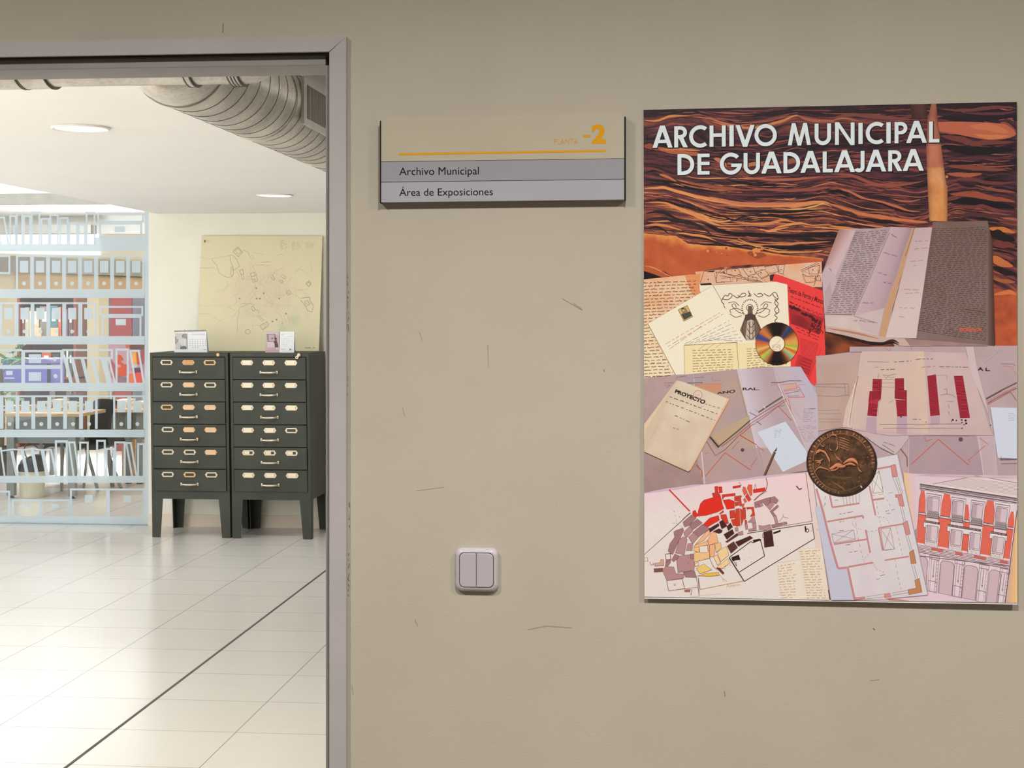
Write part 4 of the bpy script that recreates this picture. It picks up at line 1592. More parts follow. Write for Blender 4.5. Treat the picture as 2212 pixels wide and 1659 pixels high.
# round beech pedestal under the pale table
e = empty('pedestal_drawer', W(270, 930, TY + 0.3), 'beech drawer pedestal standing under the pale table', 'drawer unit')
a, b_ = W(263, 1000, TY + 0.3), W(292, 903, TY + 0.3)
MB().box((a.x, TY + 0.3, 0.001), (b_.x, TY + 0.7, zt2 - 0.06), 0.004).build('body', mat('beech_panel', (226, 176, 130), 0.5, var=0.05), e)
MB().box((a.x - 0.03, TY + 0.28, zt2 - 0.06), (b_.x + 0.03, TY + 0.72, zt2 - 0.035)).build('top', mat('beech_top', (176, 122, 82), 0.5), e)

# dark monitors on the far tables
for (u0, u1, v0, v1, Y, rest, lb) in ((150, 176, 852, 874, DY + 0.5, ZD, 'small black screen at the right end of the desk'),
                                      (52, 80, 840, 872, DY + 0.55, ZD, 'black screen on the desk behind the cream papers')):
    e = empty('monitor', W((u0 + u1) / 2, v1, Y), lb, 'screen', 'black screens on the desk')
    a, b_ = W(u0, v1, Y), W(u1, v0, Y)
    MB().box((a.x, Y, a.z), (b_.x, Y + 0.03, b_.z), 0.004).build('panel', M_blp, e)
    cx = (a.x + b_.x) / 2
    MB().box((cx - 0.02, Y + 0.031, rest + 0.008), (cx + 0.02, Y + 0.05, a.z + 0.04)).build('neck', M_blp, e)
    MB().box((cx - 0.08, Y - 0.02, rest + 0.0005), (cx + 0.08, Y + 0.12, rest + 0.008)).build('base', M_blp, e)


# black office chair with curved back -----------------------------
def office_chair(u_back0, u_back1, v_top, v_bot, Y, seat_uv, label, legs):
    e = empty('office_chair', W((u_back0 + u_back1) / 2, 1050, Y), label, 'chair')
    prof = [(u_back0, v_bot), (u_back0 + 2, (v_top * 2 + v_bot) / 3), (u_back0 + 10, v_top + 4), ((u_back0 + u_back1) / 2 + 4, v_top), (u_back1 - 3, v_top + 3), (u_back1, v_top + 9),
            (u_back1 - 6, v_top + 26), (u_back1 - 12, v_top + 44), (u_back1 - 14, v_bot)]
    P = smooth(prof, 5)
    b = MB()
    b.prism([W(u, v, Y) for u, v in P], (0, 0.07, 0))
    b.build('backrest', M_blk, e)
    b = MB()
    b.prism([W(u, v, Y) for u, v in seat_uv], (0, 0.42, 0))
    b.build('seat', M_blk, e)
    for pts, r in legs:
        MB().tube([W(u, v, yy) for u, v, yy in pts], r, 10).build('leg', M_steel, e, smooth=True)
    return e


y_ = 13.42


def flr(u, v):
    p = GF(u, v)
    return (u, v, p.y)


office_chair(193, 247, 862, 962, y_, [(182, 944), (230, 942), (236, 962), (210, 972), (184, 972)], 'black office chair with curved backrest before the pale table',
             [([(186, 968, y_ + 0.2), flr(211.5, 1060)], 0.016), ([(190, 970, y_ + 0.05), flr(180, 1056)], 0.012), ([(228, 965, y_ + 0.4), flr(261, 1055)], 0.016), ([(232, 965, y_ + 0.3), flr(243, 1051)], 0.02)])
e = empty('office_chair', W(125, 1040, 13.55), 'black seat of a low chair pushed under the desk', 'chair')
b = MB()
y3 = 13.55
b.prism([W(u, v, y3) for u, v in smooth([(92, 972), (96, 962), (106, 956), (122, 953), (150, 952), (168, 954), (176, 966), (168, 973), (130, 968), (104, 970)], 4)], (0, 0.4, 0))
b.build('seat', M_blp, e)
b = MB()
b.tube([W(u, v, y3 - 0.01) for u, v in ((96, 971), (110, 966), (132, 966), (166, 971))], 0.008, 8)
b.build('seat_trim', mat('chrome_trim', (176, 180, 182), 0.25, metal=0.8), e, smooth=True)
for pts in ([(136, 968, y3 + 0.2), flr(133, 1055)], [(97, 972, y3 + 0.1), flr(90, 1056)]):
    MB().tube([W(*p) for p in pts], 0.013, 8).build('leg', M_steel, e, smooth=True)

# waste bin with dark bag
p = GF(58, 1077)
wb_ = empty('waste_bin', (p.x, p.y + 0.1, 0), 'cream waste bin with dark bag under the desk', 'bin')
cxy = (p.x, p.y + 0.11, 0)
MB().lathe([(0.098, 0.001), (0.101, 0.02), (0.108, 0.23), (0.112, 0.245), (0.108, 0.25), (0.104, 0.245), (0.096, 0.02)], 36, cxy).build('tub', mat('cream_plastic', (216, 212, 190), 0.45), wb_, smooth=True)
b = MB()
b.lathe([(0.114, 0.222), (0.117, 0.25), (0.114, 0.275), (0.094, 0.315), (0.07, 0.34), (0.03, 0.35)], 24, cxy)
for v in b.bm.verts:
    kz = min(1, max(0.12, (v.co.z - 0.25) / 0.04))
    v.co += Vector((0.02 * kz * mnoise.noise(v.co * 14), 0.02 * kz * mnoise.noise(v.co * 14 + Vector((9, 0, 0))), 0.04 * mnoise.noise(v.co * 9) if v.co.z > 0.26 else 0))
b.build('bin_bag', mat('dark_bag', (44, 50, 60), 0.35, var=0.3, scale=20), wb_, smooth=True)

# palm at the left edge
PYY = 14.0
base = W(2, 860, PYY)
pe = empty('potted_palm', (base.x, PYY, 0), 'green leafy palm at the far left behind the glass', 'plant')
b = MB()
b.lathe([(0.11, 0.0), (0.15, 0.30), (0.155, 0.32), (0.14, 0.32), (0.135, 0.29)], 24, (base.x, PYY, 0))
b.build('pot', mat('dark_pot', (70, 62, 56), 0.6), pe, smooth=True)
b = MB()
b.tube([(base.x, PYY, 0.28), (base.x + 0.02, PYY, 0.7), (base.x, PYY, 1.05)], [0.03, 0.022, 0.015], 8)
b.build('stem', mat('palm_stem', (104, 92, 60), 0.7), pe, smooth=True)
R2 = random.Random(11)


def leaf(b, p, d, l, w):
    d = Vector(d).normalized()
    s = d.cross(Vector((0.2, 0.5, 1))).normalized()
    n = 6
    L_, Rr = [], []
    for i in range(n + 1):
        t = i / n
        c = Vector(p) + d * (l * t) - Vector((0, 0, 0.35 * l * t * t))
        ww = w * math.sin(math.pi * (0.08 + 0.92 * t)) ** 0.8 if t < 1 else 0.0005
        L_.append(b.bm.verts.new(c + s * ww / 2))
        Rr.append(b.bm.verts.new(c - s * ww / 2))
    for i in range(n):
        b.bm.faces.new((L_[i], L_[i + 1], Rr[i + 1], Rr[i]))


for k in range(14):
    a = R2.uniform(0, 6.28)
    el = R2.uniform(-0.1, 1.0)
    b = MB()
    p0 = Vector((base.x, PYY, R2.uniform(0.75, 1.1)))
    d = Vector((math.cos(a) * math.cos(el), math.sin(a) * math.cos(el), math.sin(el)))
    l = R2.uniform(0.28, 0.42)
    mid = [p0 + d * (l * t) - Vector((0, 0, 0.3 * l * t * t)) for t in (0, 0.33, 0.66, 1)]
    b.tube(mid, [0.004, 0.004, 0.003, 0.001], 5)
    for t in np.linspace(0.25, 1, 9):
        c = p0 + d * (l * t) - Vector((0, 0, 0.3 * l * t * t))
        for sgn in (-1, 1):
            sd = d.cross(Vector((0, 0, 1))).normalized() * sgn
            leaf(b, c, d * 0.8 + sd * 0.9, 0.16 * (1.1 - 0.5 * t), 0.024)
    b.build('frond', M_green, pe)
b = MB()
pl_ = W(8, 772, 13.2)
leaf(b, W(-10, 762, 13.9), (0.6, 0.0, -0.2), 0.22, 0.13)
b.build('broad_leaf', mat('broad_leaf_green', (72, 150, 84), 0.45, var=0.2), pe)

# ================================================================== the poster
PQ = [(1390, 237), (2197, 220), (2198, 1306), (1392, 1293)]
PTH = 0.002


def postY(u, v):
    """the board hangs flat at the top and stands off the wall a little at the bottom right"""
    return WALLY - 0.0032 - 0.0055 * (v - 220) / 1080.0 - 0.0035 * (u - 1390) / 807.0


po = empty('poster', W(1793, 765, WALLY), 'large archive poster of documents with white title on the hall wall', 'poster')
b = MB()
b.prism([W(u, v, postY(u, v)) for u, v in PQ], (0, PTH, 0))
b.build('sheet', mat('poster_paper', (232, 226, 222), 0.5, var=0.01), po)
P = Art(plane_y(lambda u, v: postY(u, v) - 0.0002), gain=1.06, step=1.0e-5)
RP = random.Random(21)


def crop(ox, oy, s):
    def f(*pts):
        return [(ox + x / s, oy + y / s) for x, y in pts]
    return f


S1 = crop(1380, 210, 5.267)
S2 = crop(1790, 210, 5.267)
S3 = crop(1380, 400, 5.267)
S4 = crop(1790, 400, 5.267)
P2 = crop(1370, 560, 5.144)
P3 = crop(1740, 460, 4.686)
P4 = crop(1370, 780, 5.144)
P5 = crop(1720, 740, 4.496)
P6 = crop(1370, 1020, 4.9156)
P7 = crop(1720, 960, 4.496)

# ---------------------------------------------------------------- stack of old papers (upper part)
FLOW = [
    [(1390, 237), (2197, 220)],
    [(1390, 261), (1460, 251), (1513, 251), (1560, 267), (1608, 269), (1665, 265), (1718, 250), (1760, 257), (1850, 262), (1960, 255), (2040, 263), (2100, 272), (2197, 290)],
    [(1390, 328), (1440, 322), (1500, 325), (1560, 335), (1650, 335), (1750, 325), (1800, 320), (1900, 318), (2000, 310), (2060, 310), (2130, 318), (2197, 317)],
    [(1390, 372), (1440, 380), (1500, 395), (1580, 399), (1660, 401), (1740, 396), (1800, 385), (1880, 395), (1980, 405), (2050, 385), (2197, 388)],
    [(1390, 408), (1437, 404), (1494, 421), (1551, 438), (1646, 444), (1722, 446), (1779, 436), (1800, 443), (1866, 466), (1942, 476), (2000, 481), (2060, 450), (2130, 455), (2197, 470)],
    [(1390, 436), (1456, 440), (1551, 472), (1608, 474), (1684, 478), (1798, 482), (1870, 490), (1980, 503), (2060, 490), (2197, 510)],
    [(1390, 491), (1456, 493), (1500, 500), (1570, 507), (1700, 514), (1798, 516), (1900, 530), (2060, 520), (2197, 550)],
    [(1390, 504), (1437, 508), (1486, 525), (1551, 531), (1608, 537), (1684, 548), (1779, 552), (1900, 580), (2060, 570), (2150, 590), (2197, 610)],
    [(1390, 760), (2197, 780)],
]
FX = [np.array([p[0] for p in f], float) for f in FLOW]
FV = [np.array([p[1] for p in f], float) for f in FLOW]


def flow_t(u, v):
    h = [float(np.interp(u, FX[i], FV[i])) for i in range(len(FLOW))]
    for i in range(len(h) - 1):
        if v <= h[i + 1]:
            return i + max(0.0, (v - h[i]) / (h[i + 1] - h[i]))
    return 8.0


DARK, PLUM, MAR, RUS, ORG, LGT = (22, 11, 17), (50, 26, 36), (92, 46, 50), (132, 68, 56), (180, 102, 66), (218, 148, 90)
STOPS = [(0.0, DARK), (0.22, PLUM), (0.45, MAR), (0.62, RUS), (0.82, ORG), (1.0, LGT)]
BASE_T = [(0.0, 0.22), (0.5, 0.30), (0.9, 0.48), (1.1, 0.62), (1.35, 0.40), (1.8, 0.25), (2.2, 0.40), (2.6, 0.42), (3.0, 0.46), (3.4, 0.40), (3.8, 0.42), (4.08, 0.62), (4.3, 0.70), (4.6, 0.42), (5.0, 0.56), (5.4, 0.56), (5.7, 0.40), (6.1, 0.44), (6.5, 0.40), (7.0, 0.62)]


def strata(s, t, u, v):
    f = flow_t(u, v)
    b0 = ramp([(k, (x, 0, 0)) for k, x in BASE_T], f)[0]
    x = u * 0.0075
    # thin sheets: strongly stretched ridges along the flow, wavering a little
    wv = 0.35 * mnoise.noise(Vector((x * 1.6, f * 1.3, 2.2)))
    n1 = mnoise.noise(Vector((x * 0.9, (f + wv) * 5.2, 0.3)))
    n2 = mnoise.noise(Vector((x * 1.9, (f + wv) * 12.5, 5.1)))
    n3 = mnoise.noise(Vector((x * 5.0, (f + wv) * 22, 9.4)))
    n4 = mnoise.noise(Vector((u * 0.12, v * 0.12, 1.4)))
    left = max(0.0, 1 - (u - 1390) / 560.0)
    low = max(0.0, min(1.0, (f - 2.4) / 2.5))
    amp = 0.30 + 0.16 * low
    rg = 1 - abs(mnoise.noise(Vector((x * 2.6, (f + wv) * 9.0, 3.7)))) * 2.2
    val = b0 - 0.06 + amp * 0.8 * n1 + (0.22 + 0.16 * low) * n2 + 0.16 * n3 + 0.10 * rg * n2 + 0.05 * n4
    val += 0.05 * left * low - (0.09 if u > 2046 else 0)
    c = ramp(STOPS, max(0, min(1, val)))
    if f < 3.6 and u > 1560:
        c = lerp3(c, (c[0] * 0.92, c[1] * 0.86, c[2] * 1.0), 0.7)
    return c


P.patch([(1389.9, 237), (2197.1, 220), (2197.3, 770), (1390.6, 770)], 340, 330, strata)
P.poly([(1390.8, 640), (1760, 640), (1760, 745), (2198, 745), (2198, 1304), (1392, 1291)], (184, 162, 164))


def flow_v(u, f):
    i = min(int(f), len(FLOW) - 2)
    a = float(np.interp(u, FX[i], FV[i]))
    b_ = float(np.interp(u, FX[i + 1], FV[i + 1]))
    return a + (b_ - a) * (f - i)


for k in range(900):
    f = RP.uniform(0.08, 6.95)
    u0 = RP.uniform(1392, 2170)
    L_ = RP.uniform(35, 190)
    wob = RP.uniform(0, 6.28)
    pts = []
    for q in range(6):
        u = u0 + L_ * q / 5
        if u > 2196:
            break
        pts.append((u, flow_v(u, min(6.99, f + 0.035 * math.sin(wob + q * 1.3))) + RP.uniform(-0.7, 0.7)))
    if len(pts) < 3:
        continue
    z = RP.random()
    warm = max(0, 1 - (u0 - 1390) / 620) * min(1, max(0, f - 2.2) / 1.6)
    if z < 0.56 - 0.16 * warm:
        c = RP.choice(((24, 12, 18), (36, 18, 26), (50, 26, 34), (30, 14, 16)))
    elif z < 0.84 - 0.16 * warm:
        c = RP.choice(((112, 56, 54), (134, 68, 56), (96, 48, 52), (150, 80, 60)))
    else:
        c = RP.choice(((196, 118, 70), (212, 134, 78), (184, 104, 70), (222, 150, 88))) if warm > 0.25 else RP.choice(((160, 86, 66), (172, 96, 68), (146, 76, 66)))
    P.streak(pts, RP.uniform(0.9, 3.2), c)



def sts(C, pts, w, c):
    P.streak(C(*pts), w, c)


# traced bright and dark sheets
BR = (214, 142, 86)
for C, pts, w, c in (
        (S1, [(55, 260), (200, 270), (330, 225), (440, 212), (600, 215)], 7, (214, 138, 76)), (S1, [(600, 225), (800, 240), (950, 290), (1150, 320), (1300, 300)], 5, (200, 112, 78)),
        (S1, [(820, 270), (1000, 320), (1250, 345), (1450, 320), (1650, 260), (1790, 205), (1850, 240)], 8, (206, 128, 78)),
        (S1, [(1000, 250), (1200, 290), (1400, 265), (1600, 225), (1750, 180)], 3, (150, 82, 66)), (S1, [(1800, 200), (1900, 250), (2050, 270), (2210, 260)], 9, (170, 92, 70)),
        (S1, [(60, 540), (250, 590), (420, 620), (650, 650), (800, 690)], 14, (176, 96, 62)), (S1, [(240, 600), (480, 590), (700, 610)], 7, (206, 126, 78)),
        (S1, [(60, 560), (130, 560), (240, 600)], 16, (150, 74, 56)), (S1, [(850, 700), (960, 740), (1000, 780)], 16, (190, 118, 74)),
        (S1, [(1000, 745), (1150, 780), (1300, 760), (1420, 740)], 12, (182, 112, 72)), (S1, [(1600, 740), (1750, 720), (1850, 690)], 16, (150, 84, 58)),
        (S1, [(450, 930), (700, 1000), (1000, 1040), (1300, 1060), (1700, 1030)], 9, (152, 78, 58)), (S1, [(1180, 905), (1500, 940), (1800, 930), (2100, 900)], 7, (176, 96, 62)),
        (S1, [(230, 880), (330, 905), (430, 960)], 9, (196, 112, 70)),
        (S1, [(1900, 600), (2000, 575), (2060, 560)], 5, DARK), (S1, [(60, 930), (200, 950), (330, 960), (480, 990)], 8, DARK), (S1, [(1000, 940), (1300, 990), (1700, 1000)], 9, (30, 14, 20)),
        (S1, [(300, 1000), (600, 1040), (900, 1080)], 7, DARK), (S1, [(60, 860), (170, 840), (280, 870)], 5, DARK), (S1, [(60, 190), (300, 195), (560, 150), (700, 180), (900, 240)], 8, (40, 20, 28)),
        (S1, [(1500, 190), (1750, 130), (2000, 110), (2210, 120)], 9, (34, 18, 24)), (S1, [(60, 480), (150, 470), (250, 480)], 6, DARK),
        (S3, [(55, 40), (180, 30), (300, 25), (450, 75), (650, 130), (900, 190), (1100, 215)], 9, (226, 148, 84)), (S3, [(600, 110), (850, 160), (1100, 215), (1500, 225), (1900, 215), (2090, 190), (2210, 230)], 13, (214, 134, 84)),
        (S3, [(800, 130), (1100, 200), (1500, 215), (1800, 205)], 9, (196, 116, 84)), (S3, [(1500, 262), (1800, 275), (1980, 245), (2100, 210), (2200, 255)], 4, (226, 176, 104)),
        (S3, [(1200, 250), (1500, 275), (1800, 285), (2000, 250), (2120, 222)], 2.5, (140, 84, 52)), (S3, [(950, 250), (1200, 290), (1600, 300), (1900, 290), (2200, 275)], 8, (26, 12, 16)),
        (S3, [(60, 180), (250, 175), (420, 215), (600, 260), (800, 330)], 7, (32, 16, 18)), (S3, [(60, 200), (250, 195), (400, 235), (600, 320), (850, 380)], 6, (218, 134, 78)),
        (S3, [(300, 215), (500, 290), (700, 370), (850, 440), (950, 460)], 9, (222, 140, 80)), (S3, [(480, 260), (650, 320), (850, 400), (1000, 410), (1200, 365), (1400, 395)], 4, (226, 160, 96)),
        (S3, [(800, 345), (950, 350), (1080, 400), (1200, 360), (1400, 385)], 6, (42, 22, 28)), (S3, [(1050, 410), (1300, 440), (1500, 430), (1650, 400), (1800, 425)], 8, (208, 130, 78)),
        (S3, [(1380, 495), (1480, 520), (1600, 490), (1800, 440), (2000, 470), (2200, 490)], 11, (218, 140, 84)), (S3, [(1500, 500), (1700, 470), (1850, 450), (1950, 465), (2200, 470)], 3, (46, 24, 20)),
        (S3, [(780, 470), (950, 530), (1200, 560), (1600, 575), (2200, 590)], 11, (22, 10, 12)), (S3, [(700, 420), (850, 490), (1000, 540), (1150, 540)], 9, (28, 14, 18)),
        (S3, [(60, 330), (200, 300), (330, 330), (450, 390), (600, 410)], 10, (38, 22, 26)), (S3, [(60, 400), (240, 370), (400, 400), (600, 440), (750, 500), (850, 590)], 10, (44, 26, 28)),
        (S3, [(60, 460), (200, 450), (330, 465), (500, 520)], 8, (210, 128, 70)), (S3, [(70, 500), (220, 480), (340, 550)], 8, (40, 20, 18)), (S3, [(400, 540), (600, 560), (780, 600), (900, 650)], 7, (220, 140, 76)),
        (S3, [(430, 570), (600, 590), (800, 620), (1000, 690), (1250, 690), (1450, 750)], 6, (40, 20, 16)), (S3, [(1120, 600), (1250, 660), (1500, 690), (1800, 660), (2200, 640)], 9, (196, 124, 74)),
        (S3, [(1000, 640), (1100, 635), (1200, 660), (1350, 690)], 3, (224, 150, 90)), (S3, [(1380, 690), (1700, 710), (2180, 710)], 11, (26, 14, 10)), (S3, [(1380, 715), (1600, 760), (1900, 770), (2100, 740)], 7, (216, 142, 80)),
        (S3, [(1500, 770), (1800, 775), (2000, 770), (2150, 745)], 3, (44, 24, 12)), (S3, [(1400, 125), (1800, 130), (2200, 90)], 7, (36, 18, 26)), (S3, [(1000, 60), (1300, 70), (1700, 50)], 5, (60, 30, 36)),
        (S3, [(1300, 350), (1500, 345), (1800, 370), (2200, 345)], 9, (32, 16, 18)), (S3, [(1100, 480), (1300, 500), (1450, 540)], 8, (120, 66, 52)), (S3, [(1200, 20), (1600, 60), (2000, 50), (2200, 20)], 8, (146, 74, 62)),
        (S4, [(0, 210), (150, 250), (400, 340), (700, 380), (1000, 410), (1140, 425)], 13, (196, 112, 70)), (S4, [(0, 40), (200, 60), (400, 150), (700, 220), (900, 290), (1050, 300)], 8, (184, 104, 68)),
        (S4, [(0, 250), (300, 340), (600, 400), (900, 430), (1130, 440)], 7, (132, 62, 48)), (S4, [(0, 70), (150, 80), (250, 140)], 12, (26, 12, 18)), (S4, [(380, 380), (600, 410), (850, 440)], 12, (24, 12, 16)),
        (S4, [(280, 140), (600, 210), (800, 290), (1050, 320)], 6, (32, 14, 20)), (S4, [(0, 290), (250, 320), (350, 380)], 9, (62, 34, 26)), (S4, [(0, 440), (200, 470), (400, 490)], 4, (36, 20, 14)),
        (S4, [(0, 470), (200, 480), (350, 510)], 7, (206, 130, 72)), (S4, [(0, 580), (60, 580), (110, 590)], 9, (26, 12, 16)),
        (S2, [(0, 870), (250, 890), (500, 980), (800, 1000), (1100, 950)], 9, (146, 78, 58)), (S2, [(0, 240), (300, 200), (600, 230), (930, 250)], 13, (122, 66, 60)), (S2, [(0, 160), (300, 160), (600, 170), (940, 200)], 11, (40, 20, 26)),
        (S2, [(0, 280), (150, 240), (350, 270)], 6, (170, 96, 70)), (S2, [(0, 1090), (100, 1070), (230, 1100)], 9, (20, 10, 14)), (S2, [(250, 860), (450, 920), (700, 960)], 4, DARK),
        (S2, [(0, 640), (300, 600), (650, 610), (1000, 640)], 6, (44, 22, 26))):
    P.streak(C(*pts), w * 0.74, c)

# right of the strap
for pts, w, c in (([(1240, 80), (1500, 110), (1700, 90), (2140, 100)], 9, (40, 20, 28)), ([(1250, 130), (1500, 150), (1750, 130), (2000, 110), (2140, 130)], 8, (112, 58, 52)), ([(1240, 230), (1500, 250), (1800, 240), (2140, 220)], 13, (30, 14, 22)),
                  ([(1500, 170), (1750, 190), (2000, 180), (2140, 160)], 6, (92, 48, 58)), ([(1950, 290), (2050, 320), (2140, 390)], 8, (140, 74, 56)),
                  ([(1280, 440), (1450, 470), (1700, 520), (2130, 510)], 14, (112, 56, 48)), ([(1290, 550), (1600, 600), (2140, 600)], 19, (22, 11, 16)), ([(1300, 700), (1700, 690), (2130, 700)], 7, (84, 44, 46)),
                  ([(1310, 730), (1500, 750), (1800, 740)], 7, (22, 11, 15)), ([(1330, 780), (1600, 800), (1800, 820), (2100, 850)], 12, (128, 66, 52)), ([(1340, 870), (1550, 890), (1750, 870)], 10, (164, 90, 60)),
                  ([(1350, 840), (1600, 850), (2000, 850), (2140, 830)], 5, (40, 20, 22)), ([(1360, 960), (1600, 930), (1900, 980), (2140, 960)], 8, (104, 54, 50)), ([(1700, 1010), (1900, 1050), (2140, 1090)], 7, (134, 74, 60))):
    P.streak(S2(*pts), w, c)
P.poly(smooth(S2((1238, 282), (1500, 278), (1950, 298), (2060, 340), (2128, 400), (2110, 440), (2000, 475), (1800, 482), (1600, 450), (1400, 410), (1262, 392)), 4), (190, 100, 72))
P.streak(S2((1600, 330), (1850, 350), (2060, 400)), 16, (204, 116, 78))
P.streak(S2((1650, 420), (1850, 455), (2050, 440)), 9, (206, 124, 74))
for pts, w, c in (([(1360, 190), (1600, 180), (1900, 215), (2130, 260)], 17, (18, 9, 14)), ([(1370, 100), (1600, 110), (1900, 150), (2130, 190)], 12, (150, 76, 52)), ([(1360, 250), (1600, 255), (1750, 240), (1950, 290), (2130, 300)], 7, (112, 52, 50)),
                  ([(1370, 330), (1700, 340), (2130, 360)], 9, (78, 42, 44)), ([(1820, 490), (1950, 500), (2130, 540)], 12, (196, 112, 56)), ([(1820, 540), (1950, 580), (2130, 630)], 20, (26, 14, 16)),
                  ([(1830, 660), (1980, 670), (2130, 690)], 15, (110, 52, 46)), ([(1840, 730), (2000, 760), (2130, 800)], 5, (42, 20, 24)), ([(1850, 930), (2000, 980), (2130, 1010)], 15, (34, 18, 20)),
                  ([(1860, 1060), (2000, 1090), (2130, 1100)], 9, (158, 88, 50)), ([(1840, 780), (1950, 790), (2100, 850)], 5, (120, 62, 48))):
    P.streak(S4(*pts), w, c)
P.poly(smooth(S4((1840, 830), (1900, 800), (2000, 850), (2100, 920), (2040, 935), (1950, 925), (1880, 890)), 4), (190, 106, 58))


def fold(s, t, u, v):
    n = fbm(u * 0.02, v * 0.02, 4.0) + 0.5 * fbm(u * 0.07, v * 0.07, 1.0)
    top = max(0.0, 1 - t * 4.2 + 1.1 * fbm(u * 0.05, v * 0.05, 8.0))
    c = lerp3((178, 78, 44), (198, 100, 56), max(0, min(1, 0.5 + n)))
    return lerp3(c, (226, 146, 74), max(0, min(1, top)))


top = S3((52, 545), (300, 575), (420, 575), (560, 665), (800, 690), (1000, 695), (1250, 735), (1500, 770), (1650, 795), (1900, 812), (2100, 835))
bot = S3((52, 915), (300, 985), (420, 1060), (560, 1030), (800, 960), (1000, 925), (1250, 905), (1500, 905), (1650, 905), (1900, 890), (2100, 865))
for i in range(len(top) - 1):
    P.patch([top[i], top[i + 1], bot[i + 1], bot[i]], 12, 16, fold)
P.streak(S3((55, 915), (180, 945), (300, 1010), (420, 1060)), 3, (220, 140, 90))
P.streak(S3((1230, 770), (1350, 790), (1450, 800)), 14, (150, 72, 46))
for k in range(16):
    x, y = RP.uniform(560, 1600), RP.uniform(700, 800)
    P.disc(*S3((x, y))[0], RP.uniform(1.5, 4), RP.choice(((212, 128, 66), (222, 140, 76), (168, 80, 46))))
P.poly(S3((52, 975), (170, 1010), (265, 1045), (180, 1060), (52, 1072)), (22, 10, 18))
P.poly(S3((52, 918), (180, 950), (300, 1010), (330, 1045), (265, 1048), (170, 1012), (52, 975)), (182, 88, 48))

# strap
def strap_c(c0, c1):
    def f(s, t, u, v):
        n = 0.5 + fbm(u * 0.05, v * 0.03, 6.0) * 1.1
        c = lerp3(c0, c1, max(0, min(1, n)))
        e = 1 - 0.28 * abs(2 * s - 1) ** 3
        return tuple(x * e for x in c)
    return f


P.patch(S2((930, 75), (1120, 75), (1120, 250), (945, 250)), 8, 10, strap_c((66, 36, 36), (96, 58, 48)))
for (l0, r0, l1, r1, C, c0, c1) in (((1165, 75), (1225, 75), (1125, 250), (1240, 250), S2, (150, 84, 70), (190, 112, 88)), ((1125, 250), (1240, 250), (1110, 560), (1278, 540), S2, (150, 84, 70), (196, 120, 94)),
                                   ((1110, 560), (1278, 540), (1118, 800), (1312, 800), S2, (186, 104, 76), (206, 130, 96)), ((1118, 800), (1312, 800), (1130, 1106), (1355, 1106), S2, (190, 110, 66), (236, 174, 116))):
    P.patch(C(l0, r0, r1, l1), 10, 14, strap_c(c0, c1))
P.patch(S4((1130, 100), (1352, 100), (1350, 412), (1146, 405)), 10, 16, strap_c((206, 128, 72), (228, 160, 96)))
P.patch(S4((1126, 0), (1354, 0), (1352, 100), (1130, 100)), 10, 6, strap_c((196, 118, 66), (230, 162, 104)))
P.disc(*S2((1345, 905))[0], 3, (196, 134, 30))

# orange board below right of the open book
P.patch(P3((1895, 760), (2140, 800), (2140, 1345), (1925, 1345)), 10, 18, lambda s, t, u, v: lerp3((150, 66, 44), (196, 92, 52), max(0, min(1, 0.5 + fbm(u * 0.04, v * 0.04, 2.0) * 1.4 + 0.3 * s - 0.2 * (1 - t)))))
P.streak(P3((1900, 830), (2050, 800), (2140, 830)), 10, (206, 112, 66))
P.patch(P3((195, 1190), (900, 1290), (900, 1352), (200, 1440)), 24, 10, lambda s, t, u, v: lerp3((52, 26, 24), (150, 74, 40), max(0, min(1, 0.4 * t + 0.3 + fbm(u * 0.03, v * 0.05, 5.0) * 1.5))))

# ---------------------------------------------------------------- street map scrap (middle top)
PK = (228, 178, 150)
P.patch(S3((640, 985), (2080, 870), (2085, 1160), (690, 1160)), 36, 10, lambda s, t, u, v: lerp3((226, 168, 132), (224, 186, 162), max(0, min(1, 0.5 + fbm(u * 0.03, v * 0.03, 1.0) * 1.6))))
brn = (70, 44, 38)
for pts in ([(700, 1110), (740, 980), (860, 975), (890, 1010), (880, 1110)], [(880, 985), (1380, 1090)], [(920, 1030), (1400, 1100)], [(1040, 935), (930, 1000)], [(970, 930), (900, 1005)],
            [(1000, 960), (1130, 950), (1160, 1010), (1080, 1040), (1000, 1010), (1000, 960)], [(1180, 950), (1300, 930), (1330, 1010), (1240, 1030), (1180, 950)], [(1330, 990), (1430, 960), (1480, 1020), (1390, 1060), (1330, 990)],
            [(940, 1060), (1040, 1050), (1050, 1100), (940, 1100)], [(1060, 1050), (1120, 1060), (1110, 1100)], [(1240, 1040), (1340, 1050), (1350, 1095), (1250, 1090), (1240, 1040)], [(1430, 930), (1560, 900), (1590, 980), (1480, 1010)],
            [(1590, 905), (1660, 905), (1640, 1010), (1590, 1000), (1590, 905)], [(1080, 930), (1180, 920)], [(1840, 970), (2030, 880)], [(1850, 985), (2050, 890)], [(1930, 940), (2060, 910), (2040, 1010), (1940, 1010), (1930, 940)],
            [(1860, 1010), (1920, 1040), (2010, 1030), (2000, 1100), (1900, 1110), (1860, 1010)], [(2010, 1040), (2060, 1030), (2070, 1090), (2010, 1080), (2010, 1040)], [(1990, 1150), (2060, 960)], [(1390, 1070), (1530, 1010)], [(1130, 1010), (1250, 1090)], [(860, 1000), (880, 1110), (980, 1100)]):
    P.line(S3(*pts), 0.9, brn)
for k in range(90):
    x = RP.uniform(880, 1640) if k < 70 else RP.uniform(1860, 2080)
    y = RP.uniform(930, 1110) - (x - 900) * 0.02
    l = RP.uniform(6, 40)
    P.line(S3((x, y), (x + l * RP.choice((1, 0.3)), y + RP.uniform(-16, 16))), RP.uniform(0.6, 1.2), RP.choice((brn, (110, 70, 56), (140, 96, 76))), same=(k > 0))
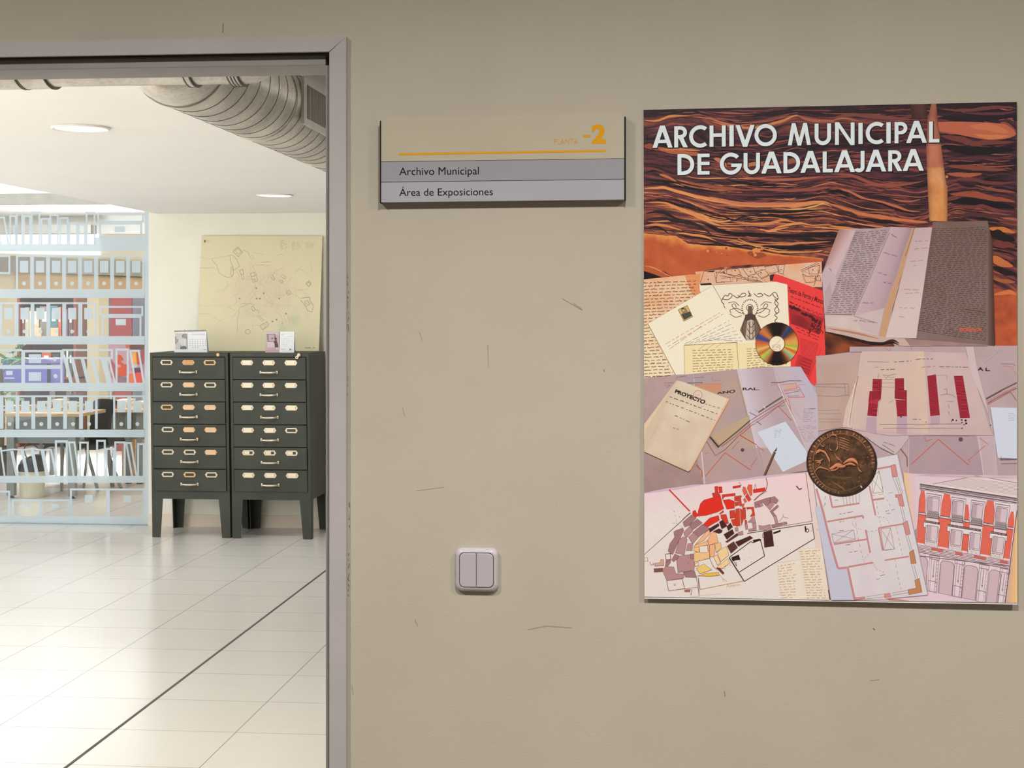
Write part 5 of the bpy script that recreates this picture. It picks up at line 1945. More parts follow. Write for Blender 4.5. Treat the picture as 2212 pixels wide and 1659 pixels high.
P.poly(S3((770, 985), (860, 970), (850, 990), (790, 990)), (34, 22, 22))
for x, y in ((790, 1072), (1095, 970), (1270, 985), (1390, 995), (1295, 1045), (965, 990), (1980, 965)):
    P.disc(*S3((x, y))[0], 1.4, brn)

# old letter at far left
P.patch(P2((100, 225), (735, 160), (460, 1280), (100, 1322)), 18, 24, lambda s, t, u, v: lerp3((232, 176, 136), (238, 218, 180), max(0, min(1, 0.1 + 1.2 * t + fbm(u * 0.02, v * 0.03, 3.0)))))
P.patch(P2((560, 180), (735, 160), (725, 420), (640, 380)), 6, 8, lambda s, t, u, v: (226, 146, 96))
P.up()
for j in range(30):
    y = 255 + j * 36
    xr = 690 - max(0, (y - 430)) * 0.36 if y < 700 else max(170, 165 + (y - 720) * 0.52)
    if y > 430:
        xr = min(xr, 660 - (y - 430) * 1.75) if y < 715 else min(150 + (y - 715) * 0.52, 430)
    if xr > 130:
        a, b_ = P2((108, y + 10), (xr, y - 14 + (660 - xr) * 0.03))
        P.scribble(a[0], a[1], b_[0], b_[1], 1.5, (86, 54, 44), 1.15, 1.9)

# cream sheets
CR1 = (238, 228, 204)
P.poly(P2((725, 275), (860, 268), (875, 285), (1690, 240), (1705, 260), (1730, 930), (1210, 1100), (1000, 520), (730, 360)), (238, 226, 202))
P.poly(P2((730, 272), (850, 262), (870, 285), (740, 290)), (40, 28, 26))
P.line(P2((875, 285), (1690, 243)), 0.8, (150, 110, 84))
P.line(P2((875, 290), (950, 420), (1010, 540)), 0.9, (120, 84, 60))
# ornamental engraving on the right sheet
eng = (74, 54, 46)
P.up()
for pts in ([(980, 440), (1010, 400), (1040, 410), (1060, 380), (1090, 400), (1060, 440), (1020, 450), (980, 440)], [(1100, 400), (1150, 430), (1200, 380), (1240, 385), (1230, 410), (1180, 420), (1150, 400)],
            [(1270, 350), (1280, 400), (1260, 410), (1300, 405), (1285, 380)], [(1330, 380), (1380, 420), (1430, 400), (1400, 380), (1370, 390)], [(1440, 380), (1500, 410), (1550, 370), (1580, 380), (1600, 440), (1560, 420), (1540, 390)],
            [(1600, 440), (1560, 480), (1590, 530), (1610, 580), (1560, 620), (1590, 650), (1560, 690), (1610, 715)], [(1560, 440), (1600, 500), (1560, 560), (1590, 610)], [(980, 440), (970, 470), (1000, 500)]):
    P.line(smooth(P2(*pts), 4), 1.6, eng, same=True)
P.up()
for k in range(26):
    a = math.radians(360 * k / 26)
    P.line(P2((1285 + 78 * math.cos(a), 545 + 88 * math.sin(a)), (1285 + 96 * math.cos(a), 545 + 104 * math.sin(a))), 2.2, (128, 96, 78), same=True)
P.ring(*P2((1285, 540))[0], 6.5, 8, (110, 84, 70))
P.poly(P2((1265, 520), (1310, 520), (1320, 620), (1260, 620)), (110, 86, 74))
for sx in (-1, 1):
    for pts in ([(0, 0), (70, -20), (140, -90), (110, -110), (90, -70)], [(20, -30), (90, -60), (160, -40), (150, -10)], [(30, 20), (100, 40), (160, 0)], [(60, -90), (110, -130), (180, -120)]):
        P.line(smooth([P2((1285 + sx * (60 + x), 605 + y))[0] for x, y in pts], 4), 1.5, (104, 76, 62))
P.poly(P2((1230, 640), (1350, 640), (1420, 790), (1360, 900), (1250, 905), (1175, 790)), (196, 178, 158))
P.poly(P2((1230, 640), (1260, 650), (1235, 890), (1175, 790)), (118, 92, 78))
P.poly(P2((1350, 640), (1325, 650), (1345, 890), (1420, 790)), (118, 92, 78))
for pts in ([(1260, 700), (1300, 760), (1340, 700)], [(1255, 770), (1300, 830), (1345, 770)], [(1250, 840), (1300, 890), (1350, 840)], [(1280, 690), (1280, 890)], [(1320, 690), (1320, 890)], [(1235, 660), (1200, 790), (1250, 900)], [(1345, 660), (1395, 790), (1350, 900)]):
    P.line(smooth(P2(*pts), 3), 1.3, eng)
P.poly(P2((1230, 620), (1290, 600), (1350, 620), (1340, 690), (1300, 670), (1240, 690)), (84, 62, 54))
# left sheet with stamp
P.poly(P2((150, 715), (860, 300), (1220, 910), (1140, 920), (560, 950), (560, 1280), (460, 1285)), (240, 230, 206))
P.line(P2((150, 715), (460, 1285)), 1.2, (150, 120, 96))
P.line(P2((150, 715), (860, 300)), 0.7, (190, 164, 138))
P.poly(P2((483, 560), (590, 508), (655, 640), (550, 695)), (214, 178, 120))
P.outline(P2((490, 563), (588, 515), (648, 638), (552, 687)), 0.8, (90, 66, 40))
P.poly(P2((520, 610), (620, 580), (640, 630), (555, 675)), (72, 74, 64))
P.disc(*P2((545, 560))[0], 4.4, (70, 60, 54))
P.poly(P2((520, 560), (575, 545), (600, 590), (540, 605)), (150, 124, 84))
P.disc(*P2((548, 568))[0], 2.2, (206, 184, 150))
for (a, b_) in (((345, 945), (960, 590)), ((375, 970), (1005, 600)), ((390, 1000), (760, 735))):
    a, b_ = P2(a, b_)
    P.up()
    P.scribble(a[0], a[1], b_[0], b_[1], 0.7, (198, 116, 92), 0.9, 2.0)
for k in range(7):
    a, b_ = P2((560 + k * 55, 945 - k * 8), (1060 + k * 25, 680 + k * 38))
    P.up()
    P.scribble(a[0], a[1], b_[0], b_[1], 0.5, (128, 116, 116), 0.85, 2.4)
# small open booklet
P.poly(P2((552, 958), (820, 930), (1138, 925), (1150, 945), (1380, 915), (1700, 910), (1775, 1190), (1400, 1200), (560, 1282)), (238, 220, 172))
P.line(P2((552, 958), (1138, 925), (1160, 1215)), 1.0, (150, 112, 66))
P.line(P2((552, 958), (562, 1280)), 1.0, (190, 140, 84))
P.page(P2((650, 1000), (1105, 990), (1100, 1235), (650, 1262)), 9, 1.1, (136, 92, 56), 1.0, 1.7)
P.page(P2((1250, 985), (1700, 970), (1710, 1170), (1255, 1225)), 9, 1.1, (136, 92, 56), 1.0, 1.7, ragged=0.05)
for pts in ([(720, 1000), (800, 940)], [(790, 1010), (900, 930)], [(900, 985), (990, 920)]):
    P.line(P2(*pts), 0.7, (170, 130, 80))

# red handbill
RED = (232, 64, 62)
P.poly(P2((1540, 165), (1600, 170), (2095, 350), (2125, 1050), (2010, 1410), (1740, 1200), (1700, 270)), RED)
P.poly(P2((1505, 180), (1560, 165), (1535, 240), (1510, 240)), (60, 34, 32))
P.poly(P2((1700, 280), (1535, 240), (1560, 170), (1600, 170), (1760, 230)), RED)
dk = (92, 18, 30)
P.text('Teatro de Perros y Monos', P2((1715, 310), (2110, 440), (2090, 520), (1700, 375)), dk, offset=0.02)
for (x0, y0, x1, y1, w) in ((1740, 415, 2090, 545, 2.6), (1720, 470, 2100, 620, 1.5), (1730, 480, 2100, 640, 1.0), (1800, 760, 2060, 870, 2.4), (1815, 800, 2060, 905, 1.4)):
    a, b_ = P2((x0, y0), (x1, y1))
    P.up()
    P.scribble(a[0], a[1], b_[0], b_[1], w * 0.5, dk, 1.1, 1.5)
P.poly(P2((1715, 500), (2105, 655), (2060, 840), (1735, 715)), (168, 42, 46))
for k in range(16):
    x = 1730 + k * 22
    y = 530 + k * 11
    P.disc(*P2((x + RP.uniform(-6, 6), y + RP.uniform(-18, 18)))[0], RP.uniform(2, 4.2), (70, 20, 28))
for k in range(8):
    P.streak(P2((1735, 620 + k * 12), (1850, 640 + k * 14), (1960, 720 + k * 10)), 1.2, (90, 24, 30))
for k in range(26):
    x, y = RP.uniform(1950, 2080), RP.uniform(690, 800)
    P.line(smooth(P2((x, y), (x + RP.uniform(-30, 30), y + 25), (x + RP.uniform(-30, 30), y + 45)), 3), 1.3, (76, 20, 28))
P.up()
for j in range(24):
    y = 880 + j * 17
    x0 = 1845 - max(0, j - 12) * 4
    x1 = 2050 - j * 4
    a, b_ = P2((x0, y), (x1, y + 62))
    P.line([a, b_], 0.9, (150, 34, 42), same=True)
for j in range(16):
    a, b_ = P2((1820 - j * 3, 1060 + j * 11), (1985 - j * 3, 1120 + j * 11))
    P.line([a, b_], 1.0, (140, 30, 38))
P.line(P2((2080, 990), (1940, 1300)), 1.0, (196, 44, 48))

# compact disc
cx, cy = P2((1586, 940))[0]
R0, R1 = 17.2, 45.5
CDS = [(0, (214, 160, 72)), (8, (150, 176, 70)), (16, (222, 196, 70)), (24, (196, 92, 52)), (34, (214, 176, 88)), (44, (112, 170, 150)), (52, (176, 100, 48)), (62, (90, 44, 24)), (74, (26, 16, 14)), (105, (24, 15, 14)), (112, (78, 42, 24)),
       (122, (190, 108, 56)), (132, (150, 176, 90)), (140, (196, 190, 80)), (150, (190, 96, 52)), (162, (216, 190, 96)), (172, (206, 130, 64)), (180, (206, 100, 54)), (188, (190, 88, 54)), (196, (52, 66, 134)), (206, (60, 74, 140)), (212, (190, 96, 50)),
       (222, (206, 124, 64)), (234, (150, 96, 50)), (244, (60, 36, 24)), (256, (20, 14, 14)), (286, (22, 14, 14)), (296, (74, 40, 26)), (304, (60, 76, 92)), (312, (40, 54, 110)), (322, (92, 60, 40)), (334, (190, 108, 56)), (346, (216, 150, 80)), (360, (214, 160, 72))]
P.disc(cx, cy, R1 + 1.2, (60, 36, 30))
P.up()
for k in range(180):
    a0, a1 = 2 * k, 2 * k + 2
    c = ramp(CDS, a0 + 1)
    p, q = math.radians(a0), math.radians(a1)
    P.poly([(cx + R1 * math.cos(p), cy + R1 * math.sin(p)), (cx + R1 * math.cos(q), cy + R1 * math.sin(q)), (cx + R0 * math.cos(q), cy + R0 * math.sin(q)), (cx + R0 * math.cos(p), cy + R0 * math.sin(p))], c, True)
P.disc(cx, cy, R0, (238, 226, 196))
P.ring(cx, cy, R0 - 1, R0 + 0.6, (120, 66, 40))
for k in range(4):
    P.up()
    P.scribble(cx - 11, cy + 3 + k * 3, cx + 10, cy + 2 + k * 3, 0.7, (150, 104, 64), 0.8, 1.6)
P.line([(cx - 3, cy + 3), (cx + 8, cy - 9)], 0.8, (190, 150, 110))

# ---------------------------------------------------------------- open manuscript book
def pg(c0, c1, sc=0.03):
    return lambda s, t, u, v: lerp3(c0, c1, max(0, min(1, 0.5 + 1.2 * fbm(u * sc, v * sc, 7.0) + 0.15 * (t - 0.5))))


P.poly(P3((340, 168), (520, 160), (1100, 150), (860, 960), (780, 1255), (205, 1140), (180, 620)), (186, 164, 168))
P.patch(P3((340, 165), (510, 180), (230, 800), (165, 620)), 10, 20, lambda s, t, u, v: lerp3((150, 96, 84), (206, 176, 180), max(0, min(1, 0.25 + 0.9 * s + 0.4 * t))))
P.poly(P3((230, 520), (165, 620), (200, 1140), (250, 1140), (330, 700)), (196, 172, 180))
P.patch(P3((505, 175), (865, 140), (480, 1050), (190, 1040)), 24, 40, pg((164, 142, 146), (190, 168, 168)))
P.poly(P3((250, 700), (190, 800), (196, 1045), (300, 1045)), (182, 160, 162))
P.patch(P3((865, 140), (1100, 150), (860, 960), (490, 1040)), 20, 36, lambda s, t, u, v: lerp3(lerp3((196, 170, 176), (178, 150, 160), s), (150, 116, 122), max(0, (s - 0.6) * 1.6 * (1 - 0.5 * t))))
P.patch(P3((195, 1035), (490, 1040), (800, 1260), (200, 1145)), 16, 10, pg((200, 180, 172), (210, 190, 186)))
P.patch(P3((490, 1040), (850, 950), (790, 1262), (560, 1180)), 16, 14, pg((196, 172, 174), (204, 182, 178)))
# gutter
gut = [(1105, 150), (1060, 290), (1010, 450), (960, 640), (900, 800), (850, 960), (790, 1260)]
for i in range(len(gut) - 1):
    (x0, y0), (x1, y1) = gut[i], gut[i + 1]
    P.patch(P3((x0 - 26 - i * 5, y0), (x0 + 8 + i * 5, y0), (x1 + 12 + i * 5, y1), (x1 - 30 - i * 5, y1)), 6, 4, lambda s, t, u, v: lerp3((184, 154, 150), (200, 152, 104), math.sin(math.pi * s) ** 1.5))
P.line(P3((1105, 150), (1060, 290), (1010, 440)), 1.0, (130, 70, 48))
P.line(P3((970, 640), (940, 740)), 0.8, (120, 72, 44))
P.patch(P3((1108, 150), (1300, 145), (1125, 1270), (810, 1262)), 16, 36, lambda s, t, u, v: lerp3((188, 160, 164), (212, 190, 186), max(0, min(1, 0.2 + t * 0.9 + 0.2 * s))))
P.patch(P3((1290, 90), (1845, 80), (1850, 1340), (1120, 1275)), 30, 44, lambda s, t, u, v: lerp3(lerp3((116, 88, 80), (136, 110, 110), min(1, t * 1.4)), (122, 100, 90), max(0, min(1, 0.4 + fbm(u * 0.02, v * 0.02, 2.2) * 1.6))))
P.patch(P3((1845, 90), (1895, 300), (1920, 1345), (1845, 1340)), 6, 30, lambda s, t, u, v: lerp3((118, 92, 84), (74, 44, 40), s))
ink_b = (74, 56, 58)
P.page(P3((500, 195), (850, 160), (500, 1010), (200, 1020)), 38, 0.9, (92, 70, 76), 0.95, 1.7, indent=0.02, ragged=0.03)
P.page(P3((1290, 150), (1840, 130), (1830, 1300), (1130, 1195)), 56, 1.0, ink_b, 1.1, 1.7, bow=1.5)
P.up()
for (x0, y0, x1, y1) in ((870, 215, 920, 250), (790, 400, 930, 440), (730, 600, 860, 640), (580, 910, 690, 910), (490, 1085, 720, 1110), (790, 700, 870, 715), (240, 560, 270, 600)):
    a, b_ = P3((x0, y0), (x1, y1))
    P.scribble(a[0], a[1], b_[0], b_[1], 1.6, (120, 76, 80), 0.9, 2.2)
for (x0, y0, x1, y1) in ((1110, 290, 1240, 280), (1100, 365, 1240, 352), (1065, 490, 1210, 480), (1090, 535, 1130, 532), (1000, 770, 1160, 780), (1010, 815, 1150, 805), (945, 960, 1120, 965), (945, 1045, 1020, 1060)):
    a, b_ = P3((x0, y0), (x1, y1))
    P.scribble(a[0], a[1], b_[0], b_[1], 1.5, (156, 122, 116), 0.9, 2.2)
P.line(P3((850, 200), (740, 450), (630, 720), (490, 1040)), 0.8, (120, 74, 76))
P.line(P3((490, 1045), (730, 1115)), 0.8, (110, 80, 80))
P.line(P3((200, 1025), (470, 1030)), 0.9, (90, 66, 64))
P.up()
for k in range(5):
    a, b_ = P3((1560, 1165 + k * 8), (1790, 1165 + k * 7))
    P.scribble(a[0], a[1], b_[0], b_[1], 0.8, (206, 92, 64), 1.1, 1.8)
P.line(P3((1600, 970), (1830, 1010)), 0.9, (60, 44, 44))
# lower page edges of the book
P.poly(smooth(P3((200, 1140), (500, 1190), (800, 1258), (1000, 1270), (1300, 1300), (1350, 1345), (940, 1345), (860, 1300), (700, 1310), (400, 1240), (205, 1200)), 3), (196, 168, 158))
P.streak(P3((205, 1165), (500, 1215), (750, 1275)), 4, (176, 120, 96))
P.streak(P3((210, 1205), (500, 1280), (720, 1325), (860, 1310), (950, 1340)), 6, (40, 24, 24))
P.streak(P3((790, 1310), (880, 1290), (950, 1325)), 5, (60, 40, 40))
P.patch(P3((1000, 1268), (1840, 1335), (1840, 1348), (1060, 1346)), 14, 4, pg((150, 116, 112), (166, 134, 128)))

# ---------------------------------------------------------------- folded plan and project booklet (middle left)
def lilac(c0, c1, k=0.02):
    return lambda s, t, u, v: lerp3(c0, c1, max(0, min(1, 0.5 + 1.3 * fbm(u * k, v * k, 3.3))))


LIL, LIL2, TAN_ = (178, 156, 164), (198, 180, 190), (190, 158, 142)
P.patch(P4((98, 190), (470, 160), (780, 1375), (98, 1460)), 18, 30, lambda s, t, u, v: lerp3((182, 154, 152), (160, 132, 128), max(0, min(1, t * 0.9 + fbm(u * 0.02, v * 0.02, 1.1)))))
P.patch(P4((470, 160), (1145, 90), (1410, 1230), (770, 1375)), 26, 36, lambda s, t, u, v: lerp3((172, 152, 158), (190, 158, 138), max(0, min(1, 0.25 + 0.5 * t + fbm(u * 0.015, v * 0.015, 6.1)))))
P.patch(P4((1145, 90), (1555, 65), (1925, 1000), (1425, 1290)), 26, 36, lambda s, t, u, v: lerp3((208, 196, 210), (182, 160, 164), min(1, s * 1.5 + 0.2 * t)))
P.poly(P4((1545, 65), (1850, 62), (2045, 390), (2045, 1000), (1915, 1000)), (192, 172, 182))
P.patch(P4((1555, 65), (1850, 62), (2045, 390), (2045, 1000)), 16, 26, lambda s, t, u, v: lerp3((196, 176, 182), (188, 178, 198), max(0, min(1, s + fbm(u * 0.02, v * 0.02, 2.0)))))
P.poly(P4((1545, 70), (1640, 370), (1925, 1000), (2045, 1000), (1900, 700), (1760, 560)), (196, 178, 188))
P.poly(P4((1925, 1000), (1410, 960), (1430, 1290), (1960, 1220)), (182, 156, 156))
P.patch(P4((740, 1000), (1400, 960), (1455, 1285), (780, 1375)), 20, 12, lilac((184, 154, 148), (176, 150, 154)))
P.poly(P4((740, 1010), (755, 1005), (790, 1370), (775, 1372)), (206, 190, 196))
P.line(P4((775, 1372), (1450, 1285), (1960, 1215)), 1.4, (120, 96, 104))
# folds
P.poly(P4((1140, 95), (1170, 92), (1320, 760), (1285, 690)), (206, 188, 190))
P.streak(P4((1150, 100), (1240, 430), (1310, 760), (1420, 1220)), 2.6, (222, 206, 204))
P.streak(P4((1130, 140), (1220, 470), (1290, 760)), 3, (160, 128, 112))
P.streak(P4((1540, 70), (1640, 360), (1800, 700), (1920, 1000)), 3, (226, 210, 206))
P.streak(P4((1590, 160), (1680, 420), (1790, 640)), 4, (182, 140, 116))
P.line(P4((660, 150), (680, 400)), 1.0, (206, 190, 192))
# drawing on the plan
dkl, red_ = (96, 74, 76), (206, 104, 74)
for pts, w, c in (([(470, 165), (470, 230)], 0.8, (170, 110, 90)), ([(480, 180), (580, 165)], 0.8, dkl), ([(660, 185), (780, 175)], 0.7, dkl), ([(860, 165), (875, 218), (960, 212)], 1.0, (200, 112, 84)),
                  ([(330, 243), (470, 240)], 0.9, (170, 110, 90)), ([(590, 245), (760, 240)], 1.8, (106, 92, 96)), ([(670, 262), (965, 250), (970, 270)], 1.0, (206, 116, 84)), ([(330, 270), (400, 265), (360, 300)], 1.0, (150, 96, 80)),
                  ([(1450, 90), (1310, 250)], 0.6, (196, 180, 186)), ([(1640, 90), (1880, 240)], 0.6, (176, 160, 170)),
                  ([(1520, 240), (1620, 238), (1730, 218), (1860, 220)], 1.8, (110, 100, 110)), ([(1520, 268), (1580, 260), (1640, 360)], 0.9, (200, 110, 90)), ([(1640, 262), (1800, 245), (1810, 300), (1660, 325)], 1.1, (208, 108, 84)),
                  ([(1660, 335), (1840, 315)], 1.0, (200, 104, 84)), ([(1670, 365), (1840, 330)], 0.9, dkl), ([(1830, 262), (1890, 262)], 0.9, red_), ([(1820, 270), (1895, 400), (1710, 405)], 1.2, (206, 100, 78)),
                  ([(1700, 390), (1830, 385)], 0.8, dkl), ([(1710, 410), (1745, 560)], 1.1, (206, 100, 78)),
                  ([(1380, 570), (1500, 490), (1650, 395)], 3.2, (96, 88, 78)), ([(940, 945), (1120, 800), (1290, 655)], 3.4, (86, 74, 62)), ([(970, 950), (1150, 815), (1300, 690)], 1.2, (150, 84, 74)),
                  ([(1300, 655), (1450, 560), (1690, 420)], 1.4, (140, 84, 84)), ([(1300, 690), (1460, 590), (1690, 440)], 1.4, (170, 96, 88)), ([(1320, 710), (1480, 600), (1600, 500)], 1.1, (150, 84, 78)),
                  ([(1170, 830), (1320, 700)], 1.6, (190, 84, 72)), ([(840, 840), (940, 960)], 3.6, (70, 54, 44)), ([(820, 850), (930, 985)], 1.4, (170, 140, 130)), ([(805, 890), (900, 1050), (1010, 985), (1160, 830)], 1.2, (126, 82, 76)),
                  ([(1170, 820), (1360, 930)], 1.6, (206, 70, 56)), ([(1360, 940), (1440, 1000)], 1.2, (200, 84, 66)), ([(1600, 500), (1750, 660)], 1.4, (206, 84, 70)), ([(790, 1280), (1010, 1018)], 1.5, (206, 84, 56)),
                  ([(1010, 1018), (1300, 1215)], 1.5, (200, 84, 60)), ([(1300, 1165), (1365, 1075)], 1.2, (196, 92, 74)), ([(1295, 1160), (1310, 1185)], 1.0, (196, 92, 74)), ([(1280, 570), (1360, 610)], 1.4, (110, 96, 96)),
                  ([(1360, 670), (1415, 710)], 1.2, (90, 76, 76)), ([(1380, 560), (1340, 540)], 1.0, (150, 130, 132)), ([(1080, 985), (1165, 885)], 0.8, (130, 112, 112)), ([(690, 1150), (750, 1220), (755, 1290)], 1.6, (176, 84, 54)),
                  ([(780, 1030), (835, 1015)], 0.9, (170, 120, 90)), ([(870, 810), (1060, 795)], 0.6, (190, 160, 130)), ([(1440, 500), (1455, 525)], 2.0, (222, 208, 206)), ([(1600, 505), (1670, 490)], 0.8, (120, 90, 96))):
    P.line(P4(*pts), w, c)
P.poly(P4((690, 268), (960, 255), (975, 330), (960, 350), (800, 340), (700, 300)), (200, 144, 112))
P.poly(P4((1680, 268), (1795, 252), (1805, 298), (1690, 318)), (206, 164, 150))
P.poly(P4((940, 940), (1120, 795), (1285, 655), (1270, 620), (880, 830)), (186, 160, 128))
P.poly(P4((880, 820), (850, 840), (940, 935), (1000, 890)), (176, 154, 118))
P.poly(P4((860, 820), (1280, 600), (1285, 655), (1100, 800), (950, 930)), (188, 162, 134))
P.text('ANO', P4((915, 345), (1125, 315), (1120, 352), (920, 368)), (40, 32, 34), offset=0.03)
P.text('RAL.', P4((1205, 295), (1390, 295), (1392, 322), (1205, 325)), (52, 44, 52), offset=0.03)
P.disc(*P4((1203, 988))[0], 4.0, (84, 72, 84))
P.page(P4((1880, 520), (2030, 525), (2030, 680), (1870, 680)), 8, 0.5, (140, 124, 150), 0.7, 1.8, ragged=0.4)
P.page(P4((1800, 720), (2040, 700), (2040, 900), (1890, 900)), 11, 0.5, (150, 134, 156), 0.7, 1.8, ragged=0.3)
P.line(P4((1945, 530), (2015, 528)), 1.2, (110, 96, 116))
# small blue white card
P.poly(P4((1370, 790), (1680, 672), (1915, 1000), (1935, 1100), (1650, 1232)), (206, 211, 224))
for k in range(5):
    a, b_ = P4((1555, 770 + k * 20), (1640 - k * 5, 765 + k * 18))
    P.up()
    P.scribble(a[0], a[1], b_[0], b_[1], 0.7, (150, 156, 172), 0.8, 1.8)
# project booklet
P.poly(P4((98, 700), (470, 215), (545, 230), (1065, 425), (750, 990), (600, 1230), (98, 1010)), (210, 188, 164))
P.patch(P4((480, 215), (1060, 425), (600, 1225), (100, 1005)), 22, 26, lambda s, t, u, v: lerp3((224, 206, 184), (204, 182, 156), max(0, min(1, 0.2 + 0.55 * t + fbm(u * 0.02, v * 0.02, 8.8) + 0.4 * max(0, 0.12 - s) * 8))))
P.poly(P4((480, 215), (98, 705), (98, 900), (130, 760), (300, 480)), (222, 196, 164))
P.poly(P4((1040, 415), (1065, 425), (620, 1225), (595, 1220), (700, 1060), (900, 690)), (226, 178, 142))
P.line(P4((1062, 425), (620, 1225)), 1.0, (176, 116, 84))
P.line(P4((98, 1010), (600, 1232), (625, 1215)), 1.8, (120, 84, 56))
P.text('PROYECTO', P4((462, 312), (800, 440), (775, 482), (448, 352)), (30, 24, 24), offset=0.05)
P.ring(*P4((707, 375))[0], 8.6, 10.0, (186, 146, 130))
P.scribble(*P4((675, 380))[0], *P4((740, 375))[0], 0.8, (196, 150, 136), 0.9, 1.6)
for a, b_, w in (((790, 475), (980, 535), 1.2), ((395, 395), (930, 590), 1.5), ((350, 450), (900, 660), 1.5), ((450, 605), (635, 685), 1.4), ((430, 740), (495, 765), 1.2)):
    a, b_ = P4(a, b_)
    P.up()
    P.scribble(a[0], a[1], b_[0], b_[1], 1.0, (62, 50, 46), w * 0.75, 1.5, word=(3, 7), gap=3)
# pencil
P.line(P4((1420, 1330), (1440, 1285)), 5.0, (70, 40, 34))
P.line(P4((1430, 1310), (1560, 1010)), 4.8, (116, 82, 58))
P.line(P4((1440, 1318), (1572, 1012)), 1.6, (56, 38, 30))
P.poly(P4((1545, 1015), (1580, 1000), (1590, 955)), (70, 50, 40))
P.disc(*P4((1418, 1335))[0], 3.0, (150, 96, 92))

# ---------------------------------------------------------------- theatre plan and papers (middle right)
P.patch(P5((520, 40), (2143, 38), (2143, 1300), (480, 1300)), 40, 40, lilac((178, 156, 158), (188, 164, 168)))
P.poly(P5((190, 130), (640, 105), (470, 820), (220, 860), (212, 520)), (188, 160, 152))
P.patch(P5((190, 200), (640, 180), (470, 820), (216, 860)), 12, 18, lilac((180, 150, 138), (190, 164, 154)))
P.poly(P5((640, 105), (630, 90), (600, 320), (480, 640), (450, 820), (540, 830)), (210, 184, 176))
P.line(P5((600, 330), (540, 620), (515, 800)), 1.6, (150, 108, 86))
P.line(P5((570, 400), (520, 700), (505, 820)), 3.0, (218, 194, 180))
for pts, w in (([(195, 405), (505, 400)], 1.2), ([(195, 425), (480, 440)], 1.0), ([(470, 400), (480, 510), (520, 515)], 0.9), ([(505, 400), (510, 510)], 0.8), ([(200, 515), (390, 525), (500, 510)], 1.0), ([(320, 400), (320, 420)], 0.8),
               ([(215, 660), (420, 655)], 0.7), ([(218, 690), (430, 690)], 0.7), ([(220, 740), (440, 745)], 0.8), ([(225, 770), (430, 772)], 0.7), ([(850, 50), (910, 80), (918, 42)], 0.8), ([(520, 92), (905, 85)], 0.6), ([(1120, 40), (1120, 80)], 0.8)):
    P.line(P5(*pts), w, (140, 112, 116))
# tracing paper sheet
P.patch(P5((640, 85), (1240, 85), (1285, 900), (540, 840)), 22, 26, lambda s, t, u, v: lerp3((204, 178, 172), (214, 186, 168), max(0, min(1, 0.4 + fbm(u * 0.02, v * 0.02, 4.2) + 0.5 * math.exp(-((s - 0.95) / 0.08) ** 2)))))
P.poly(P5((540, 830), (700, 840), (1285, 885), (1285, 905), (640, 915), (560, 880)), (200, 172, 176))
P.patch(P5((1240, 90), (1650, 100), (1905, 900), (1285, 900)), 20, 26, lambda s, t, u, v: lerp3((206, 180, 176), (196, 168, 168), max(0, min(1, 0.5 + fbm(u * 0.02, v * 0.02, 2.7)))))
P.poly(P5((1645, 38), (1720, 38), (1750, 220), (1900, 800), (1905, 900), (1870, 700), (1700, 300)), (204, 184, 184))
P.streak(P5((1240, 90), (1262, 500), (1283, 900)), 4.2, (228, 208, 194))
P.streak(P5((1255, 140), (1290, 560), (1300, 860)), 4, (180, 146, 126))
P.line(P5((560, 845), (900, 905), (1290, 900), (1905, 902)), 1.2, (150, 122, 122))
gy = (112, 88, 96)
rb, rd = (176, 46, 62), (116, 20, 40)


def striped(q, n):
    P.poly(P5(*q), rb)
    P.up()
    for k in range(n):
        t = (k + 0.5) / n
        a = [q[0][i] * (1 - t) + q[3][i] * t for i in (0, 1)]
        b_ = [q[1][i] * (1 - t) + q[2][i] * t for i in (0, 1)]
        a, b_ = P5(a, b_)
        P.line([a, b_], 1.35, rd, same=True)


striped([(743, 352), (833, 355), (828, 470), (738, 470)], 9)
striped([(712, 472), (828, 470), (822, 550), (700, 580)], 8)
striped([(703, 578), (795, 575), (782, 718), (690, 710)], 11)
P.poly(P5((822, 548), (795, 576), (790, 600), (700, 585), (705, 560)), rb)
striped([(958, 348), (1046, 346), (1048, 462), (958, 462)], 9)
striped([(956, 462), (1074, 462), (1074, 560), (956, 545)], 8)
striped([(966, 555), (1074, 560), (1075, 715), (980, 718)], 12)
striped([(1272, 325), (1356, 308), (1395, 705), (1302, 715)], 28)
striped([(1530, 325), (1618, 322), (1688, 732), (1592, 735)], 28)
for q in ([(686, 722), (782, 722), (778, 880), (672, 868)], [(978, 720), (1076, 718), (1076, 896), (974, 885)], [(1305, 718), (1395, 708), (1392, 795), (1305, 800)]):
    P.poly(P5(*q), (186, 156, 170))
for pts, w in (([(832, 360), (955, 360)], 0.6), ([(830, 392), (955, 392)], 0.6), ([(830, 430), (955, 435)], 0.6), ([(800, 300), (795, 350)], 0.8), ([(840, 315), (900, 320), (970, 305)], 0.9), ([(860, 330), (870, 350), (890, 330), (930, 345), (960, 330)], 0.7),
               ([(825, 550), (800, 590), (792, 700)], 0.6), ([(960, 550), (975, 580)], 0.6), ([(905, 585), (940, 560)], 0.8), ([(690, 185), (900, 190)], 0.8), ([(1340, 320), (1465, 318), (1465, 360)], 0.6),
               ([(1400, 510), (1460, 500), (1520, 510), (1545, 535)], 0.8), ([(1465, 450), (1465, 505)], 0.8), ([(1430, 455), (1460, 450)], 0.7), ([(1460, 570), (1530, 575)], 0.8), ([(1480, 600), (1485, 640)], 0.8), ([(1480, 665), (1485, 700), (1495, 705)], 0.8),
               ([(810, 795), (1605, 790)], 1.0), ([(840, 832), (1280, 835), (1620, 830)], 0.8)):
    P.line(P5(*pts), w, gy)
